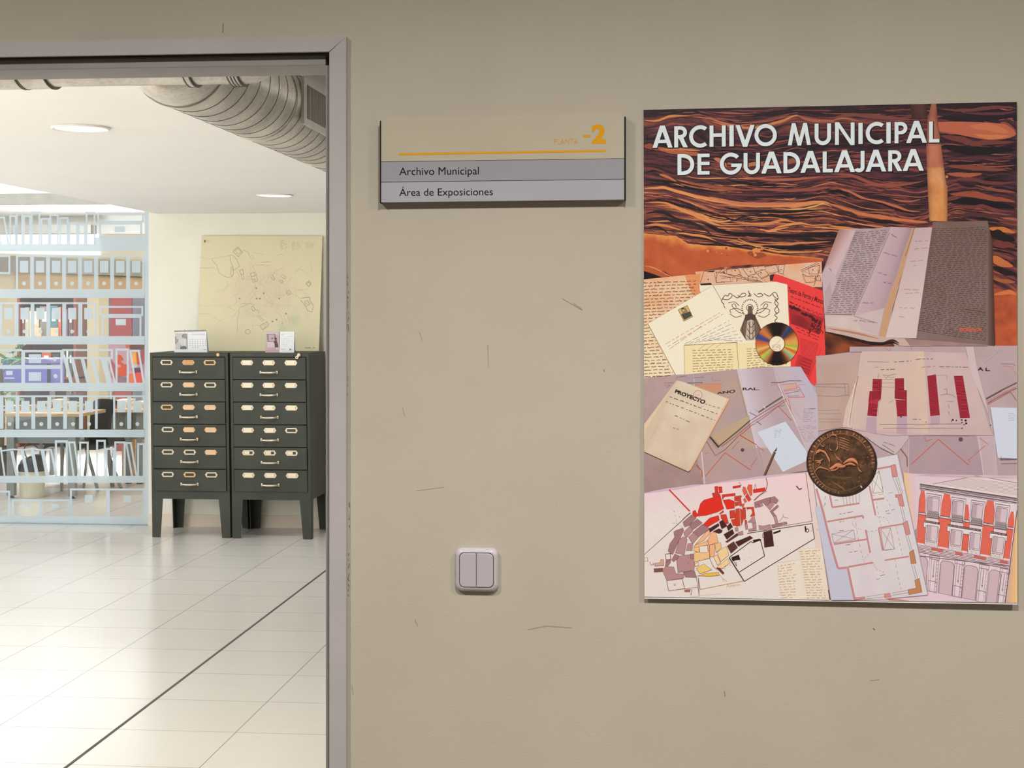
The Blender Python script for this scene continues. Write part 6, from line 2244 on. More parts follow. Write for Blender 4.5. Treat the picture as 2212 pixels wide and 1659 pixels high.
for x0, y0, x1, y1, w in ((950, 190, 1120, 178, 1.2), (1160, 163, 1340, 155, 1.3), (820, 262, 975, 260, 1.5), (1220, 240, 1350, 228, 0.9), (1390, 235, 1690, 240, 1.2), (1130, 745, 1220, 748, 1.2), (760, 240, 830, 238, 0.6)):
    a, b_ = P5((x0, y0), (x1, y1))
    P.up()
    P.scribble(a[0], a[1], b_[0], b_[1], 0.7, (100, 78, 84), w, 1.5)
for x, y, r in ((1520, 752, 2.2), (1555, 757, 1.6), (1608, 752, 1.8), (1645, 757, 2.4), (1610, 778, 1.6), (1650, 785, 2.2), (1630, 797, 1.4), (1610, 832, 1.4), (1505, 765, 1.2), (1262, 772, 1.0), (1888, 802, 1.2), (1018, 722, 1.6)):
    P.disc(*P5((x, y))[0], r, (44, 26, 32))
P.text('A L.', P5((1762, 235), (1885, 250), (1885, 275), (1762, 270)), (60, 44, 52), offset=0.03)
for pts, w, c in (([(1990, 208), (2100, 208), (2130, 225)], 1.2, (120, 100, 112)), ([(2010, 225), (2120, 240)], 1.0, (190, 110, 96)), ([(2090, 245), (2140, 310)], 0.9, (196, 120, 96)), ([(1845, 545), (2000, 460), (2143, 390)], 3.0, (104, 84, 80)),
                  ([(1855, 560), (2000, 485), (2143, 420)], 2.0, (196, 160, 160)), ([(1858, 585), (2000, 505), (2143, 440)], 1.4, (170, 96, 88)), ([(1858, 600), (2080, 475), (2140, 560)], 1.2, (190, 120, 100)), ([(1830, 190), (1990, 60)], 0.7, (206, 186, 190))):
    P.line(P5(*pts), w, c)
# sheet with red roof lines
P.patch(P5((1095, 925), (1750, 905), (1820, 1290), (1090, 1275)), 20, 12, lilac((178, 152, 156), (170, 146, 156)))
P.patch(P5((1750, 905), (1930, 905), (1960, 1300), (1820, 1290)), 8, 12, lilac((194, 174, 182), (186, 162, 166)))
P.line(P5((1095, 930), (1088, 1275), (1820, 1292)), 1.4, (206, 188, 198))
P.line(P5((1770, 910), (1820, 1290)), 2.0, (206, 186, 196))
for pts, w in (([(1115, 1185), (1380, 940)], 1.8), ([(1380, 940), (1675, 1190)], 1.8), ([(1675, 1140), (1835, 1000)], 1.3), ([(1665, 1140), (1695, 1165)], 1.0), ([(1780, 925), (1865, 990)], 1.2), ([(1245, 918), (1265, 960), (1320, 935)], 1.4)):
    P.line(P5(*pts), w, (196, 96, 74))
P.disc(*P5((1598, 940))[0], 4.8, (96, 78, 86))
P.poly(P5((680, 915), (1090, 905), (1090, 930), (1015, 1030), (960, 1090), (780, 1000)), (196, 176, 178))
P.line(P5((690, 930), (830, 1030), (955, 1090)), 1.0, (120, 96, 96))
P.scribble(*P5((850, 965))[0], *P5((960, 1005))[0], 1.0, (96, 78, 80), 0.9, 2)
P.line(P5((835, 990), (950, 1065)), 1.0, (84, 66, 66))
P.line(P5((1015, 1030), (1075, 1110), (1080, 1200)), 1.8, (150, 96, 66))
P.poly(P5((1888, 628), (2143, 635), (2143, 1128), (1958, 1118)), (206, 210, 226))
for k in range(4):
    a, b_ = P5((2060, 690 + k * 22), (2140, 690 + k * 20))
    P.up()
    P.scribble(a[0], a[1], b_[0], b_[1], 0.8, (150, 154, 176), 0.8, 2)
P.line(P5((1980, 1135), (2143, 1130)), 2.2, (120, 100, 116))
P.line(P5((1990, 1178), (2143, 1175)), 2.0, (130, 104, 120))
P.line(P5((1990, 1105), (1990, 1140)), 0.9, (110, 90, 104))
P.patch(P5((1150, 1285), (2143, 1290), (2143, 1340), (1150, 1340)), 20, 4, lilac((206, 180, 188), (220, 190, 190)))

# ---------------------------------------------------------------- painted town plan (lower left)
PNK, CRM = (232, 206, 208), (228, 220, 208)
P.poly(P6((100, 228), (745, 130), (1820, 5), (1890, 100), (1960, 560), (2010, 900), (2075, 1358), (108, 1322)), (228, 216, 208))
P.patch(P6((100, 228), (745, 130), (760, 620), (100, 700)), 10, 10, lambda s, t, u, v: lerp3((232, 204, 208), (228, 218, 210), max(0, min(1, t * 1.4 + 0.4 * fbm(u * 0.02, v * 0.02, 1)))))
P.patch(P6((745, 130), (1820, 5), (1950, 620), (760, 620)), 20, 12, lambda s, t, u, v: lerp3((234, 204, 206), (228, 212, 206), max(0, min(1, t * 1.1 - 0.3 * max(0, s - 0.4) + 0.3 * fbm(u * 0.02, v * 0.02, 1)))))
P.streak(P6((100, 225), (420, 175), (745, 128)), 6, (206, 178, 196))
P.streak(P6((760, 130), (1300, 60), (1820, 0)), 5, (210, 178, 194))
P.poly(P6((1810, 0), (1860, 0), (1900, 110), (1960, 560), (2010, 900), (2075, 1358), (2000, 1358)), (226, 204, 196))
P.line(P6((1820, 0), (1850, 220), (1890, 520)), 1.2, (140, 92, 104))
P.line(P6((1905, 130), (1950, 480), (2000, 800), (2060, 1180), (2080, 1350)), 1.4, (196, 160, 164))
rd1, rd2, org, mv, mv2, yel1, yel2, ochr, brn1, dkb = (222, 46, 34), (206, 62, 40), (222, 96, 62), (160, 118, 122), (180, 136, 136), (236, 190, 132), (240, 204, 150), (230, 182, 76), (70, 36, 34), (48, 22, 24)


def bl(c, *pts, e=(120, 70, 70), w=0.6):
    mx_, my_ = sum(p[0] for p in pts) / len(pts), sum(p[1] for p in pts) / len(pts)
    q = P6(*[(mx_ + (x - mx_) * 1.07, my_ + (y - my_) * 1.07) for x, y in pts])
    P.poly(q, c)
    P.outline(q, w, e)


# surrounding walls and roads
P.line(P6((105, 875), (600, 430)), 1.8, (110, 70, 66))
P.line(P6((370, 185), (590, 415)), 3.2, (206, 60, 46))
for pts, w, c in (([(1010, 905), (1240, 735), (1260, 750), (1340, 720), (1385, 890), (1110, 1065), (1010, 905)], 1.8, (56, 40, 36)), ([(1110, 1065), (1170, 1160), (1915, 705)], 1.8, (76, 52, 46)), ([(1915, 705), (1890, 545), (1200, 650)], 1.6, (72, 46, 42)),
                  ([(1215, 632), (1890, 520)], 1.0, (104, 70, 64)), ([(1165, 1155), (700, 1245)], 1.5, (186, 140, 84)), ([(700, 1245), (680, 1120), (690, 1310)], 1.2, (120, 86, 74)), ([(1005, 910), (1165, 1160)], 1.2, (96, 72, 60)),
                  ([(345, 1150), (365, 1260), (670, 1222)], 1.2, (140, 100, 84)), ([(345, 1150), (510, 1130), (535, 1235)], 1.2, (140, 100, 84)), ([(660, 1120), (690, 1310)], 1.0, (120, 86, 74)), ([(600, 1325), (930, 1288)], 0.8, (206, 180, 150)),
                  ([(1270, 300), (1310, 260), (1400, 190), (1415, 120), (1400, 60)], 2.0, (150, 110, 104)), ([(1280, 300), (1330, 250), (1410, 200)], 1.0, (110, 70, 74)), ([(1540, 525), (1580, 475), (1640, 490)], 1.0, (160, 120, 116)), ([(1580, 475), (1585, 445)], 0.9, (150, 110, 106)),
                  ([(440, 540), (400, 545)], 0.7, (176, 130, 120)), ([(445, 500), (450, 545), (530, 600)], 0.7, (176, 130, 120)), ([(590, 430), (510, 500)], 0.8, (140, 90, 90)), ([(900, 1080), (940, 1130), (985, 1160)], 0.8, (176, 150, 120)), ([(940, 1130), (950, 1165)], 0.8, (176, 150, 120)),
                  ([(1520, 965), (1750, 930)], 0.7, (206, 160, 140)), ([(1745, 820), (1985, 800)], 0.8, (206, 160, 140)), ([(1745, 820), (1775, 1000), (1850, 1350)], 0.6, (206, 170, 150)), ([(1515, 970), (1560, 1340)], 0.6, (206, 170, 150)),
                  ([(1890, 545), (1915, 705)], 1.2, (84, 54, 50))):
    P.line(P6(*pts), w, c)
# red quarters
bl(rd1, (855, 155), (885, 150), (890, 215), (860, 225))
bl(rd1, (893, 158), (930, 155), (935, 215), (905, 220))
bl(rd2, (830, 222), (900, 215), (898, 232), (832, 240))
bl(rd1, (835, 240), (910, 235), (912, 250), (838, 262))
bl(rd1, (935, 240), (1065, 225), (1070, 250), (960, 262), (940, 290))
bl(rd1, (1050, 150), (1125, 140), (1128, 160), (1052, 172))
P.line(P6((1110, 105), (1140, 140), (1090, 150)), 0.8, (150, 60, 60))
bl(org, (1160, 155), (1180, 165), (1200, 215), (1170, 245), (1150, 190))
bl(org, (1215, 135), (1250, 140), (1250, 240), (1235, 250), (1200, 170))
bl(rd1, (1265, 185), (1385, 165), (1390, 200), (1270, 220))
P.line(P6((1275, 180), (1285, 125), (1300, 180)), 0.8, (150, 70, 70))
bl(rd2, (1180, 260), (1205, 225), (1240, 290), (1215, 310))
bl(org, (1160, 290), (1175, 275), (1195, 310), (1175, 325))
bl(rd1, (710, 335), (745, 300), (850, 270), (910, 260), (930, 350), (945, 385), (880, 420), (760, 455), (680, 460), (690, 400))
bl(rd1, (625, 415), (650, 405), (665, 440), (690, 450), (650, 480), (620, 445))
bl(rd1, (945, 300), (1010, 290), (1060, 310), (1060, 380), (985, 390), (960, 330))
bl(rd2, (1065, 260), (1135, 248), (1138, 265), (1068, 280))
bl(rd2, (1065, 285), (1130, 275), (1140, 350), (1120, 360), (1110, 305), (1068, 305))
bl(rd2, (1070, 320), (1105, 312), (1112, 350), (1072, 360))
bl(rd2, (905, 440), (945, 405), (950, 425), (915, 445))
bl(rd2, (920, 455), (975, 450), (1000, 540), (970, 550), (925, 490))
bl(rd2, (1015, 412), (1065, 405), (1070, 480), (1020, 490))
bl(rd2, (1080, 395), (1115, 390), (1125, 560), (1085, 570), (1070, 480))
bl(rd2, (1125, 390), (1145, 400), (1165, 480), (1140, 560), (1130, 480))
bl(rd2, (1150, 380), (1180, 378), (1185, 490), (1168, 500))
bl(rd2, (1030, 505), (1075, 500), (1080, 565), (1050, 565))
bl(rd2, (1195, 375), (1265, 372), (1280, 460), (1230, 470), (1255, 430), (1245, 390), (1200, 395))
bl(rd2, (1175, 510), (1195, 510), (1195, 550), (1178, 555))
bl(rd1, (735, 555), (800, 490), (890, 462), (900, 510), (780, 580))
bl(org, (1145, 340), (1170, 335), (1160, 365), (1142, 370))
# mauve quarters
bl(mv, (1280, 320), (1380, 285), (1440, 270), (1435, 320), (1400, 360), (1370, 325), (1285, 345))
bl(mv, (1450, 270), (1490, 260), (1530, 300), (1505, 335), (1445, 320))
bl(mv2, (1410, 365), (1440, 325), (1485, 345), (1440, 400))
bl(mv, (1280, 345), (1325, 340), (1330, 370), (1280, 378))
bl(mv2, (1330, 342), (1355, 335), (1370, 355), (1335, 368))
bl(mv, (1445, 415), (1520, 350), (1532, 370), (1475, 420), (1505, 460), (1480, 470))
bl(mv2, (1480, 470), (1508, 462), (1528, 540), (1500, 548))
bl(mv2, (1325, 565), (1360, 570), (1385, 570), (1440, 555), (1450, 600), (1335, 615))
bl(mv, (1460, 560), (1580, 535), (1580, 560), (1470, 585))
bl(mv, (1590, 530), (1620, 528), (1622, 552), (1592, 558))
bl(mv2, (1250, 480), (1275, 475), (1290, 540), (1205, 530), (1230, 510))
bl(mv2, (1255, 545), (1290, 540), (1297, 590), (1262, 595))
bl(mv2, (1215, 605), (1290, 595), (1292, 615), (1218, 630))
bl(mv2, (1070, 590), (1100, 585), (1105, 625), (1075, 630))
bl(mv2, (1175, 555), (1200, 550), (1205, 600), (1185, 610))
bl(mv, (520, 530), (610, 455), (655, 490), (575, 565), (540, 580))
bl(mv, (585, 560), (670, 500), (720, 540), (620, 610))
bl(mv, (625, 640), (720, 560), (800, 600), (690, 680), (650, 690))
bl(mv2, (525, 640), (590, 575), (620, 620), (550, 700))
bl(mv2, (580, 690), (630, 645), (680, 690), (620, 760))
bl(mv, (420, 640), (440, 625), (510, 600), (520, 625), (470, 730), (410, 865), (365, 830), (380, 760), (430, 690))
bl(mv2, (440, 850), (480, 720), (520, 690), (560, 715), (530, 870))
bl(mv2, (570, 760), (620, 760), (615, 830), (555, 830))
bl(mv, (400, 930), (430, 870), (480, 890), (420, 950))
bl(mv2, (455, 930), (500, 890), (590, 880), (635, 960), (630, 1035), (470, 1060))
bl(mv, (595, 870), (635, 868), (632, 920), (600, 915))
bl(mv, (325, 1040), (340, 930), (390, 925), (385, 960))
bl(mv2, (305, 1040), (340, 1005), (420, 1010), (440, 1075), (520, 1080), (520, 1120), (350, 1145))
bl(mv, (525, 1065), (635, 1050), (660, 1115), (550, 1112))
bl((126, 80, 78), (212, 1025), (300, 1020), (300, 1055), (215, 1060))
bl((206, 160, 140), (220, 965), (275, 960), (280, 930), (312, 930), (312, 990), (222, 995))
P.outline(P6((333, 870), (385, 862), (388, 920), (340, 960)), 1.4, (130, 84, 76))
P.outline(P6((105, 910), (140, 905), (145, 945), (108, 948)), 1.0, (170, 130, 120))
P.line(P6((165, 950), (175, 985), (205, 985), (200, 960)), 1.2, (150, 110, 104))
bl((160, 104, 90), (535, 1250), (590, 1245), (592, 1270), (540, 1272))
P.line(P6((590, 1245), (612, 1250), (605, 1305), (600, 1290)), 1.2, (150, 100, 96))
# dark brown quarters
bl(brn1, (795, 600), (890, 545), (900, 570), (810, 635))
bl(brn1, (905, 530), (940, 510), (985, 570), (930, 600))
bl(brn1, (840, 630), (900, 600), (935, 620), (925, 640), (900, 650))
bl(brn1, (985, 580), (1020, 540), (1045, 580), (1000, 620))
bl(brn1, (955, 660), (1040, 610), (1060, 650), (985, 710))
bl((92, 52, 46), (975, 735), (1090, 650), (1105, 670), (990, 745))
bl((92, 52, 46), (990, 785), (1055, 740), (1095, 800), (1030, 858))
bl(brn1, (1080, 740), (1225, 680), (1255, 700), (1110, 785))
bl(brn1, (1375, 640), (1460, 622), (1480, 780), (1385, 795))
P.poly(P6((1475, 640), (1555, 612), (1555, 632), (1480, 658)), dkb)
P.poly(P6((1260, 720), (1335, 705), (1350, 720), (1265, 742)), dkb)
P.poly(P6((1030, 905), (1110, 875), (1128, 930), (1080, 935), (1045, 950)), dkb)
P.line(P6((1060, 950), (1085, 1000), (1080, 950)), 1.0, dkb)
P.poly(P6((1808, 575), (1822, 572), (1832, 620), (1815, 640)), dkb)
P.ring(*P6((1838, 620))[0], 2.6, 4.2, (84, 50, 46))
P.outline(P6((1362, 655), (1380, 652), (1382, 695), (1365, 698)), 1.0, (84, 50, 46))
bl((110, 60, 50), (875, 1020), (900, 1005), (955, 1070), (940, 1085))
P.line(P6((1720, 145), (1755, 185), (1780, 170)), 2.6, (110, 60, 66))
bl(mv2, (1105, 640), (1150, 625), (1155, 660), (1120, 670))
# yellow quarters
bl((238, 180, 130), (650, 770), (760, 640), (790, 615), (800, 650), (740, 720), (660, 760))
bl((238, 176, 130), (785, 720), (815, 650), (860, 640), (890, 740), (800, 770))
bl((238, 180, 130), (640, 780), (775, 730), (780, 770), (645, 800))
bl(yel1, (635, 800), (690, 795), (690, 850), (635, 835))
bl((238, 172, 130), (780, 780), (855, 770), (850, 890), (805, 895))
bl(yel1, (860, 765), (915, 750), (925, 800), (870, 850))
bl(yel1, (640, 855), (695, 850), (795, 840), (800, 910), (640, 950))
bl((230, 216, 204), (695, 790), (775, 780), (780, 850), (700, 850))
bl(yel2, (885, 850), (975, 790), (1000, 880), (920, 945))
bl(yel2, (845, 900), (880, 880), (915, 960), (885, 985))
bl(yel2, (880, 1010), (990, 920), (1010, 965), (935, 1020))
bl((234, 198, 112), (665, 1020), (740, 975), (770, 1000), (820, 1035), (700, 1075))
bl(ochr, (680, 1100), (760, 1075), (890, 1065), (895, 1095), (800, 1105), (720, 1100))
bl(yel2, (640, 970), (680, 960), (685, 990), (650, 1000))
P.line(P6((800, 770), (800, 910)), 1.2, (160, 100, 80))
P.line(P6((800, 910), (840, 1000), (880, 1035)), 1.0, (160, 120, 96))
for k in range(60):
    x, y = RP.uniform(380, 1250), RP.uniform(300, 1050)
    P.disc(*P6((x, y))[0], RP.uniform(0.5, 0.9), (120, 70, 66))
P.text('Poniente', P6((985, 1195), (1125, 1175), (1122, 1205), (985, 1228)), (206, 160, 96))
lst = (176, 136, 104)
P.poly(P6((1745, 820), (1990, 800), (2075, 1355), (1830, 1350)), (232, 216, 196))
P.poly(P6((1515, 970), (1750, 930), (1810, 1350), (1560, 1350)), (232, 218, 200))
P.page(P6((1755, 830), (1985, 815), (2070, 1350), (1840, 1350)), 19, 1.3, lst, 1.0, 2.0, ragged=0.25, word=(3, 8))
P.page(P6((1520, 985), (1740, 950), (1745, 1345), (1560, 1350)), 13, 1.3, lst, 1.0, 2.0, ragged=0.35, word=(3, 8))
P.line(P6((2062, 1250), (2078, 1350)), 2.4, (110, 70, 60))
P.scribble(*P6((1870, 625))[0], *P6((1970, 605))[0], 1.2, (200, 140, 140), 0.8, 2)
P.outline(P6((345, 1150), (510, 1130), (535, 1235), (365, 1260)), 1.0, (150, 108, 90))
P.disc(*P6((430, 1195))[0], 2.2, (170, 110, 90))
P.disc(*P6((430, 1195))[0], 1.2, (228, 210, 196))

# ---------------------------------------------------------------- house plan and facade (lower right)
P.patch(P7((1040, 270), (1160, 290), (1180, 800), (1100, 900)), 6, 20, lambda s, t, u, v: lerp3((232, 192, 140), (220, 190, 200), max(0, min(1, s * 1.3))))
P.poly(P7((1150, 290), (2145, 330), (2145, 1540), (330, 1510), (1180, 1400)), (220, 196, 204))
P.patch(P7((2130, 700), (2147, 700), (2147, 1545), (2040, 1540)), 6, 20, lambda s, t, u, v: lerp3((214, 170, 150), (240, 196, 130), s))
P.poly(P7((1190, 380), (2147, 520), (2030, 1540), (1790, 1530), (1290, 1400)), (224, 206, 212))
P.poly(P7((1310, 1400), (1790, 1535), (1270, 1520), (1230, 1470)), (224, 198, 210))
P.poly(P7((880, 1500), (1000, 1505), (1120, 1522), (900, 1515)), (196, 120, 84))
ln, br_ = (112, 84, 92), (222, 104, 86)
# roof
P.poly(P7((1330, 385), (1750, 305), (2145, 375), (2145, 530), (1200, 395)), (226, 208, 206))
P.line(P7((1330, 385), (1750, 305), (2145, 375)), 1.0, ln)
for k in range(9):
    t = (k + 1) / 10
    P.line(P7((1680 - 330 * t, 320 + 70 * t), (2145, 375 + 130 * t)), 0.6, (150, 122, 130), same=(k > 0))


def fl_(x, y):
    """facade frame: x 0..1 along the row, y pixels below the cornice"""
    return (1200 + 945 * x - y * 0.055 - 0.075 * y * x, 392 + 140 * x + y + y * x * 0.04)


def fq(x0, y0, x1, y1):
    return P7(fl_(x0, y0), fl_(x1, y0), fl_(x1, y1), fl_(x0, y1))


def frow(y, w, c):
    P.line(P7(*[fl_(t, y) for t in np.linspace(0, 1, 6)]), w, c)


for y, w in ((-6, 2.4), (4, 1.2), (14, 1.6), (26, 0.7), (34, 1.8), (46, 0.7)):
    frow(y, w, (84, 66, 72))
# brick piers (upper storey then lower storey)
for x0, x1 in ((0.0, 0.07), (0.235, 0.335), (0.465, 0.53), (0.68, 0.785), (0.935, 1.0)):
    top = 50 if x1 - x0 > 0.066 else 120
    mid = (x0 + x1) / 2
    P.poly(P7(fl_(x0 + 0.02, top), fl_(x1 - 0.02, top), fl_(x1, top + 90), fl_(x1, 265), fl_(x0, 265), fl_(x0, top + 90)), br_)
for x0, x1 in ((0.0, 0.085), (0.215, 0.345), (0.475, 0.545), (0.68, 0.80), (0.93, 1.0)):
    P.poly(fq(x0, 285, x1, 560), br_)
for x0, x1 in ((0.0, 1.0),):
    P.poly(fq(x0, 560, x1, 600), (226, 206, 210))
for k in range(260):
    x, y = RP.random(), RP.uniform(60, 560)
    for x0, x1 in ((0.0, 0.07), (0.235, 0.335), (0.68, 0.785), (0.935, 1.0)):
        if x0 < x < x1 - 0.02:
            a, b_ = P7(fl_(x, y), fl_(x + 0.018, y + RP.uniform(-8, 8)))
            P.line([a, b_], 0.6, (240, 130, 110), same=(k > 0))
frow(265, 1.6, ln)
frow(285, 1.6, ln)
# upper windows
for xa, xb in ((0.09, 0.215), (0.345, 0.47), (0.55, 0.67), (0.80, 0.925)):
    P.poly(fq(xa - 0.012, 70, xb + 0.012, 275), (226, 210, 214))
    P.outline(fq(xa - 0.012, 70, xb + 0.012, 275), 0.7, ln)
    P.poly(fq(xa, 104, xb - 0.006, 235), (196, 170, 178))
    P.outline(fq(xa, 104, xb - 0.006, 235), 0.9, (96, 74, 80))
    P.poly(fq(xa + 0.055, 106, xb - 0.008, 233), (212, 190, 198))
    for k in range(9):
        P.line(P7(fl_(xa + 0.004, 115 + k * 13), fl_(xa + 0.05, 115 + k * 13)), 0.5, (140, 108, 116), same=(k > 0))
    P.line(P7(fl_(xa - 0.01, 72), fl_(xb + 0.01, 72)), 1.4, (110, 88, 94))
    P.line(P7(fl_(xa, 92), fl_(xb, 92)), 1.2, (110, 88, 94))
    q = fq(xa, 238, xb, 300)
    P.poly(q, (206, 190, 190))
    P.up()
    for k in range(14):
        t = k / 13
        P.line(P7(fl_(xa + (xb - xa) * t, 240), fl_(xa + (xb - xa) * min(1, t + 0.12), 298)), 0.7, (92, 76, 80), same=True)
        P.line(P7(fl_(xa + (xb - xa) * t, 298), fl_(xa + (xb - xa) * min(1, t + 0.12), 240)), 0.7, (92, 76, 80), same=True)
    P.line(P7(fl_(xa - 0.01, 300), fl_(xb + 0.01, 300)), 1.2, (92, 70, 74))
# lower windows with cornices
for xa, xb in ((0.075, 0.225), (0.325, 0.66), (0.775, 0.935)):
    P.poly(fq(xa - 0.005, 332, xb + 0.005, 352), (80, 58, 56))
    P.up()
    for k in range(int((xb - xa) * 70)):
        t = xa + k / 70
        P.poly(fq(t, 338, t + 0.006, 346), (214, 190, 190), True)
    P.poly(fq(xa - 0.012, 352, xb + 0.012, 400), (228, 214, 216))
    P.outline(fq(xa - 0.012, 352, xb + 0.012, 400), 0.8, ln)
for xa, xb in ((0.10, 0.215), (0.355, 0.47), (0.56, 0.67), (0.805, 0.92)):
    P.poly(fq(xa - 0.014, 372, xb + 0.014, 575), (228, 214, 216))
    P.poly(fq(xa, 375, xb, 520), (200, 174, 182))
    P.outline(fq(xa, 375, xb, 520), 0.9, (96, 74, 80))
    P.poly(fq(xa + 0.05, 378, xb - 0.003, 518), (214, 194, 200))
    for k in range(9):
        P.line(P7(fl_(xa + 0.004, 390 + k * 14), fl_(xa + 0.045, 390 + k * 14)), 0.5, (140, 108, 116), same=(k > 0))
    P.line(P7(fl_(xa - 0.012, 375), fl_(xa - 0.012, 575)), 0.8, ln)
    P.line(P7(fl_(xb + 0.012, 375), fl_(xb + 0.012, 575)), 0.8, ln)
    P.up()
    for k in range(8):
        P.poly(fq(xa + 0.015 * k, 528, xa + 0.015 * k + 0.008, 538), (110, 84, 84), True)
    for k in range(9):
        P.line(P7(fl_(xa + 0.014 * k, 542), fl_(xa + 0.014 * k, 575)), 0.6, (150, 122, 128), same=(k > 0))
P.poly(fq(0.49, 410, 0.54, 540), br_)
for y, w in ((580, 0.8), (592, 0.8), (606, 0.8), (620, 0.8), (634, 0.8), (648, 1.2)):
    frow(y, w, (150, 118, 126))
for x0, x1 in ((0.16, 0.29), (0.42, 0.5), (0.62, 0.75), (0.9, 0.985)):
    P.poly(fq(x0, 584, x1, 604), (214, 96, 84))
# ground floor arcade
for xa, xb in ((0.03, 0.13), (0.27, 0.42), (0.53, 0.68), (0.80, 0.93)):
    y1 = 980 + 40 * xa
    q = [fl_(xa, 1000), fl_(xa, 720), fl_(xa + 0.02, 690), fl_((xa + xb) / 2, 684), fl_(xb - 0.02, 690), fl_(xb, 720), fl_(xb, 1000)]
    P.poly(P7(*q), (206, 178, 186))
    P.line(P7(*q), 1.0, ln)
    P.line(P7(fl_(xa + 0.01, 730), fl_(xa + 0.01, 990)), 0.6, (170, 140, 146))
for xc in (0.20, 0.475, 0.74, 0.965):
    for d in (-0.05, -0.028, 0.028, 0.05):
        P.line(P7(fl_(xc + d, 665), fl_(xc + d * 0.95, 1010)), 0.7, (160, 128, 136))
    P.line(P7(fl_(xc, 700), fl_(xc, 850)), 1.0, (170, 120, 126))
    P.poly(P7(fl_(xc - 0.008, 845), fl_(xc + 0.008, 845), fl_(xc, 870)), (150, 110, 116))
    P.outline(fq(xc - 0.05, 655, xc + 0.055, 690), 0.7, (150, 118, 126))
    P.outline(fq(xc - 0.05, 900, xc + 0.05, 1000), 0.7, (160, 128, 136))
    for k in range(8):
        P.line(P7(fl_(xc + 0.03, 700 + k * 35), fl_(xc + 0.05, 700 + k * 35)), 0.6, (160, 128, 136), same=(k > 0))
P.line(P7((1215, 420), (1165, 900), (1200, 1100), (1250, 1400)), 1.0, (150, 110, 120))
P.line(P7((2145, 640), (2085, 1100), (2030, 1540)), 1.3, (84, 60, 62))
P.line(P7((1200, 1080), (1350, 1100), (2080, 1180)), 1.0, (130, 100, 108))
P.streak(P7((1150, 300), (1500, 310), (2145, 330)), 4, (206, 170, 186))

# house plan sheet
hp = P7((210, 470), (790, 150), (985, 98), (1275, 1460), (570, 1515), (340, 1510), (180, 380))
P.poly(P7((170, 370), (300, 480), (985, 98), (1275, 1462), (870, 1500), (340, 1512)), (218, 211, 214))
P.patch(P7((190, 380), (760, 140), (1275, 1460), (345, 1510)), 24, 34, lambda s, t, u, v: lerp3((226, 220, 214), (212, 199, 206), max(0, min(1, 0.15 + 0.75 * t + 0.8 * fbm(u * 0.02, v * 0.02, 5.5)))))
P.poly(P7((760, 140), (985, 98), (1275, 1460), (1180, 1465)), (214, 207, 211))
P.poly(P7((185, 600), (250, 600), (400, 1210), (500, 1210), (570, 1512), (345, 1512)), (196, 194, 212))
P.line(P7((985, 98), (1278, 1460)), 1.6, (170, 140, 156))
P.line(P7((1278, 1462), (870, 1500)), 1.6, (176, 142, 150))
wl, wd = (206, 138, 134), (150, 84, 76)


def wallseg(pts, w, c=wl):
    P.line(P7(*pts), w + 1.0, wd)
    P.line(P7(*pts), w, c)


wallseg([(195, 430), (260, 650), (330, 940), (405, 1205), (500, 1195), (565, 1500)], 3.2)
wallseg([(325, 490), (350, 612), (615, 572)], 2.2)
wallseg([(710, 400), (770, 690)], 2.2)
wallseg([(740, 540), (855, 524)], 2.6)
wallseg([(300, 750), (648, 692), (650, 720)], 2.2)
wallseg([(365, 970), (690, 920)], 2.0)
wallseg([(675, 830), (718, 1050)], 2.2)
wallseg([(800, 812), (1040, 772)], 2.0)
wallseg([(800, 812), (840, 1030)], 2.2)
wallseg([(505, 1190), (745, 1148)], 2.4)
wallseg([(860, 1125), (1095, 1088)], 1.8)
wallseg([(770, 240), (915, 215), (960, 200)], 2.6)
wallseg([(560, 1500), (670, 1490)], 4.0)
for q in ([(918, 205), (965, 198), (985, 310), (935, 320)], [(962, 490), (1025, 483), (1050, 600), (1005, 598), (985, 515), (965, 515)], [(1035, 762), (1080, 742), (1108, 870), (1065, 880)]):
    P.poly(P7(*q), (206, 140, 136))
    P.outline(P7(*q), 0.8, wd)
for q in ([(1098, 1050), (1140, 1022), (1165, 1155), (1115, 1160)], [(1150, 1320), (1195, 1300), (1222, 1435), (1095, 1460), (1085, 1410), (1165, 1395)]):
    P.poly(P7(*q), (190, 132, 88))
    P.outline(P7(*q), 0.8, wd)
P.poly(P7((852, 1450), (910, 1440), (928, 1485), (852, 1495)), (206, 140, 136))
for a, b_ in (((940, 325), (1000, 480)), ((965, 320), (1020, 480)), ((985, 315), (1035, 478)), ((1010, 605), (1045, 750)), ((1030, 600), (1062, 745)), ((1065, 885), (1110, 1040)), ((1085, 880), (1125, 1030)), ((1120, 1165), (1160, 1310)), ((1140, 1160), (1180, 1305)), ((680, 1480), (850, 1452)), ((680, 1500), (850, 1480)), ((930, 1445), (1090, 1415)), ((930, 1465), (1090, 1440))):
    P.line(P7(a, b_), 0.7, (130, 96, 96))
for q in ([(730, 330), (805, 255), (845, 465), (745, 475)], [(345, 870), (555, 830), (575, 920), (365, 958)], [(820, 822), (915, 810), (955, 1018), (850, 1030)]):
    P.outline(P7(*q), 0.8, (140, 104, 96))
    P.line(P7(q[0], q[2]), 0.7, (150, 114, 104))
    P.line(P7(q[1], q[3]), 0.7, (150, 114, 104))
